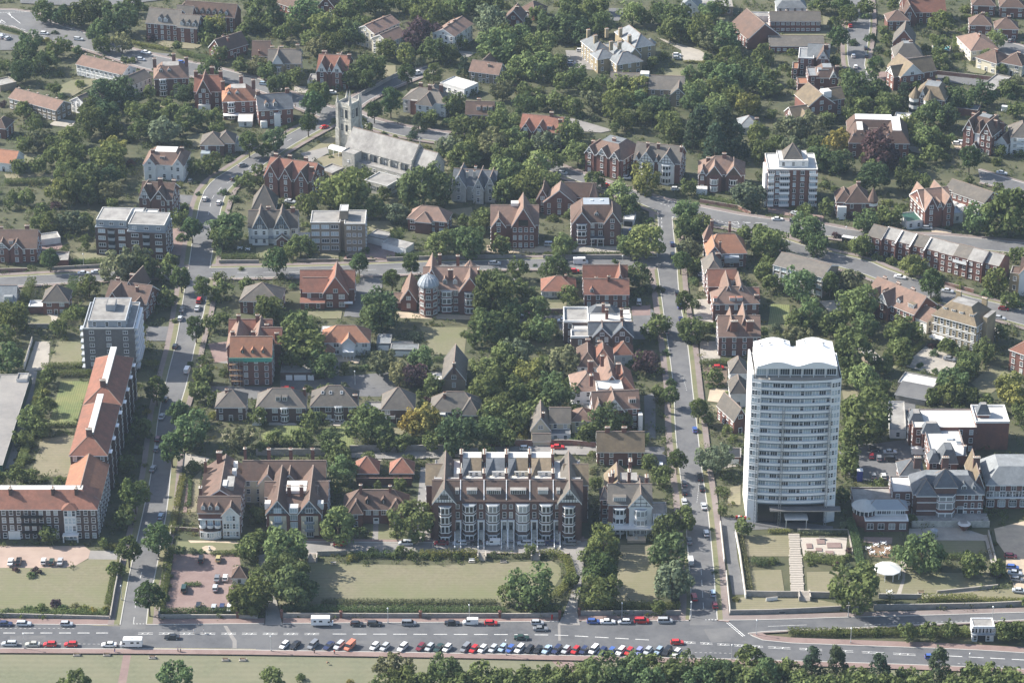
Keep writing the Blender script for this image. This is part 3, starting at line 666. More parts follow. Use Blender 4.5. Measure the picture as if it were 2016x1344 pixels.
 def zroof(s,u,v):
  """height of the highest roof over a place"""
  z=0; s.top=s.wings[0]
  for g in s.wings:
   if not (g['u0'] <= u <= g['u1'] and g['v0'] <= v <= g['v1']): continue
   W,D=g['u1'] - g['u0'],g['v1'] - g['v0']; du=min(u - g['u0'],g['u1'] - u) / (W / 2); dv=min(v - g['v0'],g['v1'] - v) / (D / 2)
   k=g['roof']; f=0 if k == 'flat' else dv if k == 'gx' else du if k == 'gy' else min(min(u - g['u0'],g['u1'] - u),min(v - g['v0'],g['v1'] - v)) / (min(W,D) / 2)
   zz=g['h'] + g['rise'] * f if k != 'flat' else g['h']
   if zz > z: z=zz; s.top=g
  return z
 def chim(s,u,v,up=1.6,w=1.6,d=.8,k=None,n=3,zt=None):
  z0=s.zroof(u,v); z=zt if zt is not None else z0 + up
  add('chimney',chim_mesh(w,d,4.0,k or ('rb' if s.wall in ('wh','cr','bb','gb') else s.wall),n),s.top['ro'],(u,v,z)); return s
 def dorm(s,u,t=.3,w=1.5,h=1.3,kind='f',k='wp',rk=None,wing=None,face='F',dep=None):
  g=wing or s.wings[0]; D=g['v1'] - g['v0']; W=g['u1'] - g['u0']
  if face == 'F': loc,rz,run=(u,g['v0'] + t * D / 2,g['h'] + g['rise'] * t + .1),0,D / 2
  elif face == 'L': loc,rz,run=(g['u0'] + t * W / 2,u,g['h'] + g['rise'] * t + .1),-math.pi / 2,W / 2
  else: loc,rz,run=(g['u1'] - t * W / 2,u,g['h'] + g['rise'] * t + .1),math.pi / 2,W / 2
  dd=dep or round(min(4.0,(h + .3) / max(.2,g['rise'] / run)),1)
  add('dormer',dormer_mesh(w,h,dd,kind,k,rk or s.roof),g['ro'],loc,rz); return s
 def bay(s,u,w=3.0,d=1.2,zs=((.9,2.4),(3.8,5.4)),wk=None,cant=.7,cap='ld',v=0.0,white=True):
  add('bay_window',bay_mesh(w,d,list(zs),wk or s.wall,cant,cap,0,white),s.o,(u,v,0))
  s.__dict__.setdefault('block',[]).append((u,v - .5,w * .55)); return s
 def door(s,u,z=0.0,k='dk',w=1.1,v=0.0,h=2.1):
  add('door',door_mesh(w,h,k),s.o,(u,v - .03,z)); s.__dict__.setdefault('block',[]).append((u,v - .5,.8)); return s
 def box(s,name,x0,x1,y0,y1,z0,z1,k,top=None): m=MB(); m.box(x0,x1,y0,y1,z0,z1,k,top,True); s.part(name,m); return s
 def balcony(s,u,z,w=3.0,d=1.2,k='wp',v=0.0,solid=True):
  def f():
   m=MB(); m.box(-w / 2,w / 2,-d,0,-.15,0,k,bottom=True)
   if solid: m.box(-w / 2,w / 2,-d,-d + .08,0,1.0,k); m.box(-w / 2,-w / 2 + .08,-d + .08,0,0,1.0,k); m.box(w / 2 - .08,w / 2,-d + .08,0,0,1.0,k)
   else:
    m.box(-w / 2,w / 2,-d,-d + .06,.95,1.05,k,bottom=True)
    n=int(w / .35)
    for i in range(n + 1): x=-w / 2 + w * i / n; m.box(x - .03,x + .03,-d,-d + .05,0,.95,k)
   return m.mesh('balcony')
  add('balcony',cached(('bal',round(w,1),d,k,solid),f),s.o,(u,v,z)); return s
 def timber(s,u,w,rise,h,v,n=5):
  m=MB(); v -= .06
  m.box(u - w * .36,u + w * .36,v - .06,v,h + rise * .28,h + rise * .28 + .18,'tim'); m.box(u - w * .2,u + w * .2,v - .06,v,h + rise * .6,h + rise * .6 + .15,'tim'); m.box(u - w * .46,u + w * .46,v - .07,v,h - .02,h + .18,'tim')
  for i in range(1,n):
   x=u - w / 2 + w * i / n; hh=rise * (1 - abs(x - u) / (w / 2)) - .35
   if hh > .4: m.box(x - .08,x + .08,v - .05,v,h + .18,h + hh,'tim')
  s.part('timbering',m); return s
 def sky(s,u,t=.5,w=1.0,l=1.2,wing=None,face='F'):
  g=wing or s.wings[0]; run=(g['v1'] - g['v0']) / 2; a=math.atan2(g['rise'],run)
  def f():
   m=MB(); m.box(-w / 2,w / 2,0,l,0,.12,'wp','wp'); m.poly([(-w / 2 + .1,.1,.13),(w / 2 - .1,.1,.13),(w / 2 - .1,l - .1,.13),(-w / 2 + .1,l - .1,.13)],'glt'); return m.mesh('skylight')
  o=add('skylight',cached(('sky',w,l),f),g['ro'],(u,g['v0'] + t * run,g['h'] + g['rise'] * t + .2)); o.rotation_euler=(a,0,0); return s
def simple(name,label,A,B,h,dep,roof='hip',rise=None,wall='rb',rk='rt',cat='house',ref=None,chims=(),gables=(),dorms=(),bays=(),C=None,at='e',door=True,sp=3.0,wsz=(1.1,1.6),st='s',fl=None,gk=None,top=None,inset=2.6,win='FLR',par=.4,gd=.5,group=None,skies=()):
 """the common house: one main range, front gables (position, width[, rise, material]), dormers, bays, chimneys; positions are shares of the front"""
 b=Bld(name,label,A,B,h,cat,C,dep,at,wall,rk,ref,group)
 W,D=b.W,b.D
 for (p,w,d) in bays: b.bay(p * W,w,d,[(.9 + i * 3.0,2.5 + i * 3.0) for i in range(max(1,int(h / 3.0)))])
 if door and not any(abs(p * W - W * .5) < 1.8 for p,*_ in bays): b.door(W * .5 + .01)
 mg=b.wing(roof=roof,rise=rise,fl=fl,sp=sp,wsz=wsz,st=st,gk=gk,top=top,inset=inset,win=win,par=par)
 for g in gables:
  p,w=g[0],g[1]; rs=g[2] if len(g) > 2 and g[2] else w * .55; k=g[3] if len(g) > 3 else gk; pr=g[4] if len(g) > 4 else .6
  b.wing(p * W - w / 2,p * W + w / 2,-pr,D * gd,h + .05,'gy',rs,gk=k,win='F',sp=2.4,wsz=wsz,st=st,fl=fl)
  if k == 'wh': b.timber(p * W,w,rs,h + .05,-pr)
 for d in dorms:
  b.dorm(d[0] * W,d[1] if len(d) > 1 else .3,*(d[2:] if len(d) > 2 else ()))
 for sk in skies: b.sky(sk[0] * W,sk[1])
 for c in chims: b.chim(c[0] * W,c[1] * D,*(c[2:] if len(c) > 2 else ()))
 return b.finish()
# ------------------------------------------------------------------ buildings of the front rows
def Lm(s,px,py,z):
 p=P(px,py,z) - s.a; c,n=math.cos(s.rz),math.sin(s.rz); return (p.x * c + p.y * n,-p.x * n + p.y * c)
Bld.L=Lm
# --- brick mansion block with the long range behind it
b=Bld('mansion_block','long brown brick mansion flats with red tiled roof around striped lawns',(-60,1001),(190,1001),11.3,'flats',dep=13,wall='bb',roof='rt',ref='brick mansion flats')
for ce in (b.uof(62,1001,11.3),):
 for i in range(3): b.balcony(ce,2.9 + i * 2.85,7.2,1.3,'dk',solid=False)
 b.box('stone_panel',ce - 8.2,ce - 4.3,-.12,0,0,3.0,'wh'); b.box('stone_panel',ce + 4.3,ce + 8.2,-.12,0,0,3.0,'wh')
ug=b.uof(137,1001,11.3)
b.block=[(ug,-.5,2.3)]
b.wing(roof='mans',rise=4.4,inset=5.0,top='fw',fl=4,sp=2.35,wsz=(1.1,1.7),win='FR')
b.box('stair_bay',ug - 2.0,ug + 2.0,-.7,0,0,11.1,'wh','rt')
for i in range(4):
 for du in (-1.25,0,1.25): add('window',win_mesh(1.0,1.9,'t'),b.o,(ug + du,-.72,.6 + i * 2.8))
m=MB(); m.poly([(ug - 2.6,-1.0,11.2),(ug + 2.6,-1.0,11.2),(ug,0.6,13.2)],'rt'); m.poly([(ug + 2.6,-1,11.2),(ug + 2.6,1.6,12.2),(ug,.6,13.2)],'rt'); m.poly([(ug - 2.6,1.6,12.2),(ug - 2.6,-1,11.2),(ug,.6,13.2)],'rt'); b.part('porch_roof',m)
b.box('porch',ug - 2.6,ug + 2.6,-2.6,-.7,2.3,2.7,'wh'); b.box('porch_post',ug - 2.5,ug - 2.1,-2.5,-2.1,0,2.3,'wh'); b.box('porch_post',ug + 2.1,ug + 2.5,-2.5,-2.1,0,2.3,'wh')
for px in (18,102,148): b.chim(b.uof(px,985,14),4.2,2.2,1.0,1.6,'bb',2,zt=16.6)
(u0,v0),(u1,_),(_,v1)=b.L(138,895,15),b.L(210,895,15),b.L(236,797,15)
g1=b.wing(u0,u1,v0,v1 - .15,15,'hy',4.6,hipf=6.5,fl=5,sp=2.7,wsz=(1.1,1.6),win='FR')
(u2,v2),(u3,_),(_,v3)=b.L(165,797,15),b.L(238,797,15),b.L(262,705,15)
g2=b.wing(u2,u3,v1,v3,15.1,'hy',4.6,hipf=6.5,fl=5,sp=2.7,win='R')
b.wing(u0 + .3,b.W + .25,6.2,v0,11.25,'hy',4.5,hipf=.4,fl=4,win='R',rk='ot')
for g in (g1,g2):
 um=(g['u0'] + g['u1']) / 2; b.box('lead_flat',um - 1.1,um + 1.1,g['v0'] + 7,g['v1'] - .6,18.9,g['h'] + 4.75,'ld','fw')
 b.chim(um - .2,g['v0'] + 6.2,zt=21.4,w=1.9,d=1.2,k='bb',n=4)
 for i in range(4):
  vv=g['v0'] + 4 + i * (g['v1'] - g['v0'] - 6) / 3.2
  m=MB(); m.box(0,1.3,-1.5,1.5,.4,14.2,'bb')
  for j in range(5): m.box(-.02,1.36,-1.3,1.3,1.0 + j * 2.9,2.7 + j * 2.9,'wp'); m.poly([(1.38,-1.1,1.15 + j * 2.9),(1.38,1.1,1.15 + j * 2.9),(1.38,1.1,2.5 + j * 2.9),(1.38,-1.1,2.5 + j * 2.9)],'gl')
  b.part('bay_window',m,(g['u1'],vv,0)); b.__dict__.setdefault('block',[]).append((g['u1'] + .5,vv,2.0))
b.finish()
# --- two tile-roofed apartment houses with half-timbered gables
b=Bld('apartment_house','brown tiled house with white scalloped balconies and five little gables down one side',(390,1008),(472,1008),9.0,'flats',dep=31,wall='rb',roof='bt',ref='house with scalloped balconies')
W=b.W
b.block=[(W * .3,-.5,4),(W * .75,-.5,3)]
g=b.wing(0,W * .98,7.0,31,9.0,'gy',4.6,win='LR',fl=3)
g0=b.wing(0,W,0,8.2,9.0,'gx',3.6,win='LR',fl=3)
b.wing(W * .58,W * .99,-1.2,5,8.6,'gy',3.0,gk='wh',wk='wh',win='',fl=3)
for i,(z,n) in enumerate(((.8,5),(3.7,5),(6.6,3))):
 for j in range(n): add('window',win_mesh(.75,1.7,'t'),b.o,(W * .785 + (j - (n - 1) / 2) * 1.0,-1.23,z))
m=MB(); m.prism([(W * .02,.1),(W * .04,-1.4),(W * .2,-2.2),(W * .36,-2.2),(W * .53,-1.4),(W * .55,.1)],0,2.9,'wp','bt'); b.part('sun_lounge',m)
for j in range(9): x=W * (.07 + .055 * j); add('window',win_mesh(.55,1.5,'t'),b.o,(x,-2.24 if .2 < x / W < .37 else -1.75,.9))
m=MB()
for c in (.1,.28,.46):
 for k in range(8):
  a0,a1=math.pi * k / 8,math.pi * (k + 1) / 8; r0=W * .085
  p,q=(W * c - r0 * math.cos(a0),-1.5 * math.sin(a0)),(W * c - r0 * math.cos(a1),-1.5 * math.sin(a1)); m.poly([(*p,3.7),(*q,3.7),(*q,4.7),(*p,4.7)],'wp'); m.poly([(W * c,0,3.72),(*p,3.72),(*q,3.72)],'ld')
b.part('balcony',m)
for j in range(3): add('window',win_mesh(1.6,2.0,'t'),b.o,(W * (.1 + .18 * j),-.03,4.0)); b.dorm(W * (.12 + .17 * j),.12,1.2,1.4,'g',wing=g0)
b.box('fascia',0,W * .57,-.5,-.05,6.3,6.7,'wp')
for j in range(5): vv=9.5 + j * 4.3; m=MB(); m.box(-.2,3.5,-1.5,1.5,8,9.4,'rb'); m.poly([(-.4,-1.8,9.2),(4.5,-1.8,9.2),(4.5,0,11.2),(-.4,0,11.2)],'bt'); m.poly([(-.4,0,11.2),(4.5,0,11.2),(4.5,1.8,9.2),(-.4,1.8,9.2)],'bt'); m.poly([(-.21,-1.5,9.4),(-.21,1.5,9.4),(-.21,0,11.0)],'rb'); b.part('side_gable',m,(0,vv,0))
b.box('roof_flat',W * .62,W * .8,10,17,11.5,13.2,'ft','ft'); b.box('skylight',W * .52,W * .64,10,14,12.6,13.5,'wp','fw'); b.box('skylight',W * .7,W * .8,21,23,10.5,13.0,'wp','fw'); b.box('skylight',W * .7,W * .8,26,28,10.5,13.0,'wp','fw')
b.chim(.4,6.5,zt=14.6,w=.9,d=1.6); b.chim(W * .35,28,zt=16.2,w=1.8,d=1.2); b.chim(W - .3,29,zt=17.0,w=.9,d=1.2); b.chim(.3,25,zt=14.5,w=.8,d=1.2)
b.finish()
b=Bld('apartment_house','tile-roofed apartment house with paired half-timbered gables and curved white balconies',(522,1011),(634,1011),8.8,'flats',dep=24,wall='rb',roof='bt',ref='house with paired timbered gables')
W=b.W; b.block=[(W * .22,-.5,3.2),(W * .78,-.5,3.2),(W * .5,-.5,2)]
g=b.wing(W * .12,W * .88,.8,24,8.8,'gx',3.4,win='',fl=3)
for c in (.22,.78):
 g=b.wing(W * (c - .2),W * (c + .2),0,23.7,8.85,'gy',4.9,gk='bl',win='F' if 0 else 'LR',fl=3); b.timber(W * c,W * .4,4.9,8.85,0,8)
 b.box('render_panel',W * (c - .15),W * (c + .15),-.12,0,.8,8.0,'cr')
 for i in range(3):
  add('window',win_mesh(2.2,1.9,'t'),b.o,(W * c,-.15,.5 + i * 2.75))
 for i in range(2):
  m=MB(); r0=W * .13
  for k in range(8):
   a0,a1=math.pi * k / 8,math.pi * (k + 1) / 8; p,q=(-r0 * math.cos(a0),-1.7 * math.sin(a0)),(-r0 * math.cos(a1),-1.7 * math.sin(a1))
   m.poly([(*p,0),(*q,0),(*q,.95),(*p,.95)],'cr' if k not in (2,3,4,5) else 'bl'); m.poly([(0,0,.02),(*p,.02),(*q,.02)],'ld')
  b.part('balcony',m,(W * c,-.1,2.9 + i * 2.75))
 add('window',win_mesh(2.2,1.5,'t'),b.o,(W * c,-.1,9.3))
for i in range(3): add('window',win_mesh(2.2,1.9,'t'),b.o,(W * .5,.76,.6 + i * 2.75))
b.box('bay',W * .42,W * .58,.3,3,8.6,10.9,'wp','fw'); add('window',win_mesh(2.2,1.4,'t'),b.o,(W * .5,.27,9.2))
b.box('roof_flat',W * .34,W * .7,9,16,10.5,12.4,'wh','fw'); b.chim(W * .4,8,zt=14.5,w=1.2,d=1.2); b.chim(W * .62,8,zt=14.5,w=1.2,d=1.2)
b.box('dormer',-.3,1.6,2.5,5,9,11.2,'wp','fw'); b.box('dormer',W - 1.6,W + .3,2.5,5,9,11.2,'wp','fw')
b.wing(W * .8,W + 1.2,8,23,8.7,'gx',3.6,win='R'); b.wing(-.9,W * .2,12,20,8.7,'gx',3.2,win='L')
# rear range with three gables
(ru,rv),(rw,_)=b.L(478,944,8.8),b.L(640,944,8.8)
g=b.wing(ru,rw,rv,rv + 9.5,8.8,'gx',4.6,wk='cr',win='F',fl=3)
for px in (528,571,615): uu=b.L(px,944,8.8)[0]; b.wing(uu - 3.0,uu + 3.0,rv - 2.6,rv + 5,8.6,'gy',3.6,wk='cr',win='F',fl=3,sp=4)
for px in (530,573,616): b.chim(b.L(px,900,12)[0],rv + 9.5,zt=15.2,w=1.1,d=1.1)
b.finish()
# --- small hipped flats with walled yard
b=Bld('hipped_house','low brown tiled house with two hipped front wings, between two trees',(677,1001),(803,1001),5.6,'house',dep=9.5,wall='rb',roof='bt',ref='low house with hipped wings')
W=b.W; b.wing(roof='hx',rise=4.6,fl=2,win='LR'); b.wing(W * .09,W * .29,-2.6,4,5.5,'hy',3.0,win='F',sp=2.2); b.wing(W * .7,W * .93,-2.6,4,5.5,'hy',3.2,win='F',sp=2.2)
for p in (.38,.5,.62): add('window',win_mesh(1.4,1.5,'s'),b.o,(W * p,-.03,3.5))
b.door(W * .5,k='wp',w=1.6); b.dorm(W * .37,.25,1.4,1.4,'g','tim'); b.dorm(W * .62,.25,1.4,1.4,'g','tim'); b.chim(W * .26,4.0,zt=12.2,w=.9,d=.8,n=2); b.chim(W * .72,4.4,zt=11.6,w=.9,d=.8,n=2); b.finish()
b=Bld('garage_court','walled garage yard with two pyramid tiled roofs behind the low hipped house',(702,957),(811,957),3.0,'garage',dep=14,at='g',wall='bb',roof='rt',ref='walled garage yard')
W=b.W; b.box('yard_wall',0,W,0,.35,0,3.2,'bb','rwall'); b.wing(-.5,7.2,4,12,3.2,'pyr',4.2,win=''); b.wing(W - 7.4,W + .4,4,11.5,3.2,'pyr',3.8,win='')
for x in (2,5,W - 5.5,W - 2.2): b.box('garage_door',x - 1.1,x + 1.1,3.9,3.98,0,2.2,'wood')
b.finish(); sheet('yard',[(732,942),(780,942),(780,960),(732,960)],'asp2')
# --- terrace of six bay-fronted houses with end gables
b=Bld('terrace','terrace of six tall houses with white canted bays and timbered end gables',(852,985),(1146,985),14.2,'terrace',dep=25,wall='pb',roof='bt',ref='bay-fronted terrace')
W=b.W; b.D=25
cs=[b.uof(px,985,14.2) for px in (876,924,970,1029,1075,1120)]
ds=[b.uof(px,985,14.2) for px in (901,947,993,1006,1052,1097)]
b.block=[(c,-.5,2.3) for c in cs] + [(d,-.5,.1) for d in ds]
wf=b.wing(0,W,0,10.5,14.2,'gx',4.6,win='',fl=4,white=False)
wm=b.wing(.3,W - .3,8.4,25,15.6,'flat',rk='fw',win='B',fl=4,wk='yb',par=.3)
for c in (cs[0] - .2,cs[5] + .2):
 g=b.wing(c - 3.6,c + 3.6,-1.6,24.5,14.3,'gy',4.9,gk='wh',rk='gt',win=''); b.timber(c,7.2,4.9,14.3,-1.6,8); add('window',win_mesh(2.4,1.1,'d'),b.o,(c,-1.7,15.8))
 sg=1 if c > W / 2 else -1
 b.wing(c - 3.6 + (2.0 if sg > 0 else -2.6),c + 3.6 + (2.6 if sg > 0 else -2.0),11,24,14.1,'gx',4.0,rk='lt',win='LR',fl=4)
zs=[(.6,2.0),(3.9,6.1),(7.3,9.5),(10.8,12.8)]
for c in cs: b.bay(c,4.5,1.7,zs,'bb',.75,'ld',v=-.0 if c not in (cs[0],cs[5]) else -1.2)
for i,d in enumerate(ds):
 add('door',door_mesh(1.2,2.7,'dk'),b.o,(d,-.05,3.6)); b.box('door_surround',d - 1.15,d - .78,-.5,-.02,3.2,6.8,'wp'); b.box('door_surround',d + .78,d + 1.15,-.5,-.02,3.2,6.8,'wp'); b.box('door_hood',d - 1.2,d + 1.2,-.7,-.02,6.8,7.2,'wp')
 for z,hh in ((8.0,1.9),(11.4,1.3)): add('window',win_mesh(1.0,hh,'s'),b.o,(d,-.03,z))
 m=MB(); n=12
 for k in range(n): m.box(-.85,.85,-7.0 + k * .58,-7.0 + (k + 1) * .58 + .02,0,3.4 * (k + 1) / n,'st')
 for sx in (-1.05,.85):
  m.poly([(sx,-7.2,.9),(sx + .2,-7.2,.9),(sx + .2,0,4.4),(sx,0,4.4)],'wp'); m.poly([(sx,0,0),(sx,-7.2,0),(sx,-7.2,.9),(sx,0,4.4)],'wp'); m.poly([(sx + .2,-7.2,0),(sx + .2,0,0),(sx + .2,0,4.4),(sx + .2,-7.2,.9)],'wp'); m.poly([(sx,-7.2,0),(sx + .2,-7.2,0),(sx + .2,-7.2,.9),(sx,-7.2,.9)],'wp')
  m.box(sx - .1,sx + .3,-7.6,-7.2,0,1.3,'wp')
 b.part('steps',m,(d,0,0))
for px,w_ in ((900,1.0),(929,3.2),(972,4.6),(1020,5.0),(1069,3.2),(1099,1.0)): b.dorm(b.uof(px,970,16),.3,w_,1.5,'f','wp','ft',wing=wf)
for px in (907,953,997,1043,1089):
 u=b.uof(px,950,17.5); m=MB(); m.poly([(u - .13,0,14.5),(u - .13,5.2,19.1),(u - .13,5.2,15),(u - .13,0,13.8)][::-1],'wp'); m.poly([(u + .13,0,14.5),(u + .13,5.2,19.1),(u + .13,5.2,15),(u + .13,0,13.8)],'wp'); m.poly([(u - .13,0,14.6),(u + .13,0,14.6),(u + .13,5.2,19.2),(u - .13,5.2,19.2)],'wp'); m.poly([(u - .13,0,13.8),(u + .13,0,13.8),(u + .13,0,14.6),(u - .13,0,14.6)],'wp')
 m.box(u - .13,u + .13,5.2,24.8,15,16.9,'yb','fw'); b.part('party_wall',m)
 add('chimney',chim_mesh(1.0,3.0,5.0,'rb',6),b.o,(u,7.4,21.0)); add('chimney',chim_mesh(1.0,3.4,5.0,'rb',6),b.o,(u,22.6,20.0))
b.box('parapet',.3,W - .3,8.2,8.7,15.6,18.0,'wh','fw')
for i,(pa,pb,k1,k2) in enumerate(((908,950,'lt','wh'),(954,996,'sl','wh'),(998,1042,'lt','cr'),(1044,1088,'lt','wh'))):
 ua,ub=b.uof(pa,930,17) + .4,b.uof(pb,930,17) - .4
 m=MB(); m.poly([(ua,14.6,16.2),(ub,14.6,16.2),(ub,20.6,19.0),(ua,20.6,19.0)],k1); m.poly([(ua,20.6,19.0),(ub,20.6,19.0),(ub,24.6,19.0),(ua,24.6,19.0)],'fw'); m.poly([(ub,24.6,15),(ua,24.6,15),(ua,24.6,19),(ub,24.6,19)],'yb')
 m.poly([(ua,10.8,17.2),(ua + 2.6,14.6,16.2),(ua + 2.6,20.6,19),(ua,20.6,19)],k1 if i % 2 else 'sl'); m.box(ua + 2.0,ub,14.2,14.6,15.6,17.2,k2,'fw'); b.part('roof_valley',m)
 for dx in (.45,.75): add('window',win_mesh(.9,1.1,'s'),b.o,(ua + (ub - ua) * dx,14.17,15.8))
b.box('roof_light',b.uof(893,930,17),b.uof(903,930,17),14,18,15.6,16.6,'wp','fw')
b.wing(-.9,1.2,0,4,6.8,'flat',wk='rb',rk='fw',win='F',fl=2); b.finish()
# --- double-fronted house with white balconies and its rear roofs
b=Bld('villa','tall villa with white two-storey verandah and front gable beside the terrace',(1198,992),(1283,992),10.6,'house',dep=22,wall='rb',roof='gt',ref='villa with the white verandah')
W=b.W; b.block=[(W * .3,-.5,2.3),(W * .78,-.5,2.4)]
g=b.wing(0,W,0,11,10.6,'gx',4.4,win='LR',fl=3); b.wing(W * .48,W,-1.4,9,10.5,'gy',4.4,wk='wh',gk='wh',win='',fl=3); b.timber(W * .74,W * .52,4.4,10.5,-1.4,4)
b.bay(W * .26,4.2,1.4,[(.9,2.6),(4.2,5.8),(7.4,9.0)],'wh',.7); b.bay(W * .74,4.4,1.2,[(.9,2.6),(4.2,5.8),(7.4,9.2)],'wh',.7,v=-1.4)
b.box('verandah_roof',-.6,W + .6,-4.2,-1.2,3.1,3.4,'wh','bt'); b.balcony(W * .5,3.45,W + 1.0,4.0,'wp',solid=False)
for i in range(8): x=-.4 + (W + .8) * i / 7; b.box('verandah_post',x - .1,x + .1,-4.1,-3.9,0,3.1,'wp')
b.dorm(W * .26,.12,4.0,1.5,'f',wing=g)
b.wing(-.6,W * .5,9.5,22,10.0,'gy',4.0,rk='lt',win='L'); b.wing(W * .45,W * .98,10,19,9.8,'hip',3.4,rk='gt',win='R'); b.box('roof_flat',W * .2,W * .7,11,17,11.5,13.2,'ft','ft')
b.wing(W,W + 5.2,2,10,5.6,'flat',wk='wh',rk='ft',win='F'); m=MB()
for i in range(9): m.box(W + .5 + i * .55,W + .75 + i * .55,-2.0,2,5.6,5.8,'wp'); m.box(W + .5 + i * .55,W + .7 + i * .55,-2.0,-1.8,0,5.6,'wp')
b.part('pergola',m)
for (u,v,z) in ((.6,7,17.5),(W * .12,12,16),(W * .5,11,17),(W * .55,20,16),(W * .9,9,16)): b.chim(u,v,zt=z,w=1.0,d=2.2,n=4)
b.wing(-2.4,.3,5,10,10.2,'pyr',3.2,rk='sl',win='FL'); b.finish()
simple('cottage_pair','pair of ochre tiled cottages with two chimneys behind the verandah villa',(1176,888),(1268,888),5.5,9.5,'gx',5.0,'rb','lt',ref='ochre tiled cottages',chims=((.22,.5,1.6,1.6),(.58,.5,1.6,1.6)))
# --- the tall white block
b=Bld('tower_block','tall white tower block of flats with bowed front and twin-curved white roof',(1481,750),(1658,750),52.6,'tower block',dep=20,wall='wp',roof='wp',ref='white tower block')
W=b.W; NB=12; XL,XR=W * .107,W * .885
def bow(u,off=0.0): t=(u - (XL + XR) / 2) / ((XR - XL) / 2); return .6 - .9 * (1 - t * t) - off
def plan(off,n=NB): return [(-off,1.6),(XL,bow(XL,off))] + [(XL + (XR - XL) * i / n,bow(XL + (XR - XL) * i / n,off)) for i in range(1,n)] + [(XR,bow(XR,off)),(W + off,1.8)]
m=MB(); m.prism(plan(-.95) + [(W - .6,19.8),(.6,19.8)],0,52.0,'wp'); b.part('wall',m)
FOOT.append([b.w2(*p) for p in ((-1,-1),(W + 1,-1),(W + 1,21),(-1,21))])
m=MB(); m.box(0,.62,1.65,20,0,54.2,'wp'); b.part('side_wall',m); m=MB(); m.box(W - .62,W,1.85,20,0,53,'wp'); b.part('side_wall',m)
m=MB(); m.box(.62,W - .62,19.8,20,0,53,'wp'); b.part('rear_wall',m)
FH=2.76; Z0=7.7
band=MB(); pl=plan(.02)[1:-1]; pi=plan(-.95)[1:-1]
for a,c in zip(pl,pl[1:]):
 band.poly([(*a,0),(*c,0),(*c,.95),(*a,.95)],'wp')
for (a,c),(d,e) in zip(zip(pl,pl[1:]),zip(pi,pi[1:])):
 band.poly([(*a,.95),(*c,.95),(*e,.6),(*d,.6)],'wp'); band.poly([(*d,0),(*e,0),(*c,0),(*a,0)],'wp')
cw=MB(); cw.prism([(0,1.6),(XL,bow(XL) - .02),(XL,2.2),(0,2.2)],0,52.8,'wp'); b.part('corner_wall',cw); cw=MB(); cw.prism([(XR,bow(XR) - .02),(W,1.8),(W,2.4),(XR,2.4)],0,52.8,'wp'); b.part('corner_wall',cw)
bmesh_=band.mesh('balcony_band')
rail=MB(); pr=plan(.1)
for a,c in zip(pr[1:-1],pr[2:-1]): rail.poly([(*a,-.16),(*c,-.16),(*c,.12),(*a,.12)],'bl'); rail.poly([(*pl[1],.12)] * 3 if 0 else [(*a,.12),(*c,.12),(c[0],c[1] + .1,.12),(a[0],a[1] + .1,.12)],'bl')
rmesh=rail.mesh('slab_edge')
for i in range(17):
 z=Z0 + i * FH; add('balcony_band',bmesh_,b.o,(0,0,z)); add('slab_edge',rmesh,b.o,(0,0,z))
 if i == 16: break
 zw=z + .95
 ang=math.atan2(bow(XL) - 1.6,XL); 
 for (ua,va,uc,vc) in ((0,1.6,XL,bow(XL)),(XR,bow(XR),W,1.8)):
  an=math.atan2(vc - va,uc - ua); cxm,cym=(ua + uc) / 2,(va + vc) / 2
  for j in (-1,0,1):
   k=abs(uc - ua) * .29; add('window',win_mesh(.74,1.5,'t'),b.o,(cxm + j * k,cym + j * k * math.tan(an) - .04,zw - .1),an)
 xs=XL + .15; rr=random.Random(i); pat=[2.1,.7,2.1,1.0,2.2,2.2,1.0,2.1,.7,.7,2.1,.9]
 tot=sum(pat); gap=(XR - XL - .3 - tot) / len(pat)
 for w_ in pat:
  xs += gap / 2; c=xs + w_ / 2; y=bow(c) + .93; sl=(bow(c + .1) - bow(c - .1)) / .2
  add('window',win_mesh(w_,1.7,'t'),b.o,(c,y - .02,zw - .1),math.atan(sl)); xs += w_ + gap / 2
 m=None
# penthouse and its roof
m=MB(); m.box(1.4,W - 1.4,3.2,18,52.7,56.3,'wp'); b.part('penthouse',m)
deck=MB(); deck.poly([(*p,53.0) for p in plan(-.1)] + [(W - .3,19.9,53.0),(.3,19.9,53.0)],'conc'); b.part('roof_deck',deck)
for j in range(7):
 u=3.2 + (W - 6.4) * j / 6; add('window',win_mesh(2.9,2.1,'t'),b.o,(u,3.17,53.4)); b.box('fin',u - 2.2,u - 2.0,1.9,3.2,53.0,56.3,'wp')
def rz_(t): return 57.3 + 1.5 * (abs(math.sin(2 * math.pi * t)) ** 1.0 if 0 else (.5 - .5 * math.cos(4 * math.pi * t)) ** .8)
m=MB(); N=48; RU0,RU1,RV0,RV1=1.6,W - 1.6,1.4,19.6
for i in range(N):
 t0,t1=i / N,(i + 1) / N; ua,ub=RU0 + (RU1 - RU0) * t0,RU0 + (RU1 - RU0) * t1; za,zb=rz_(t0),rz_(t1)
 v1=15.2 if .45 < (t0 + t1) / 2 < .535 else RV1
 m.poly([(ua,RV0,za),(ub,RV0,zb),(ub,v1,zb),(ua,v1,za)],'wp'); m.poly([(ua,RV0,56.3),(ub,RV0,56.3),(ub,RV0,zb),(ua,RV0,za)],'wp'); m.poly([(ub,v1,56.3),(ua,v1,56.3),(ua,v1,za),(ub,v1,zb)],'wp'); m.poly([(ua,v1,56.3),(ub,v1,56.3),(ub,RV0,56.3),(ua,RV0,56.3)],'wp')
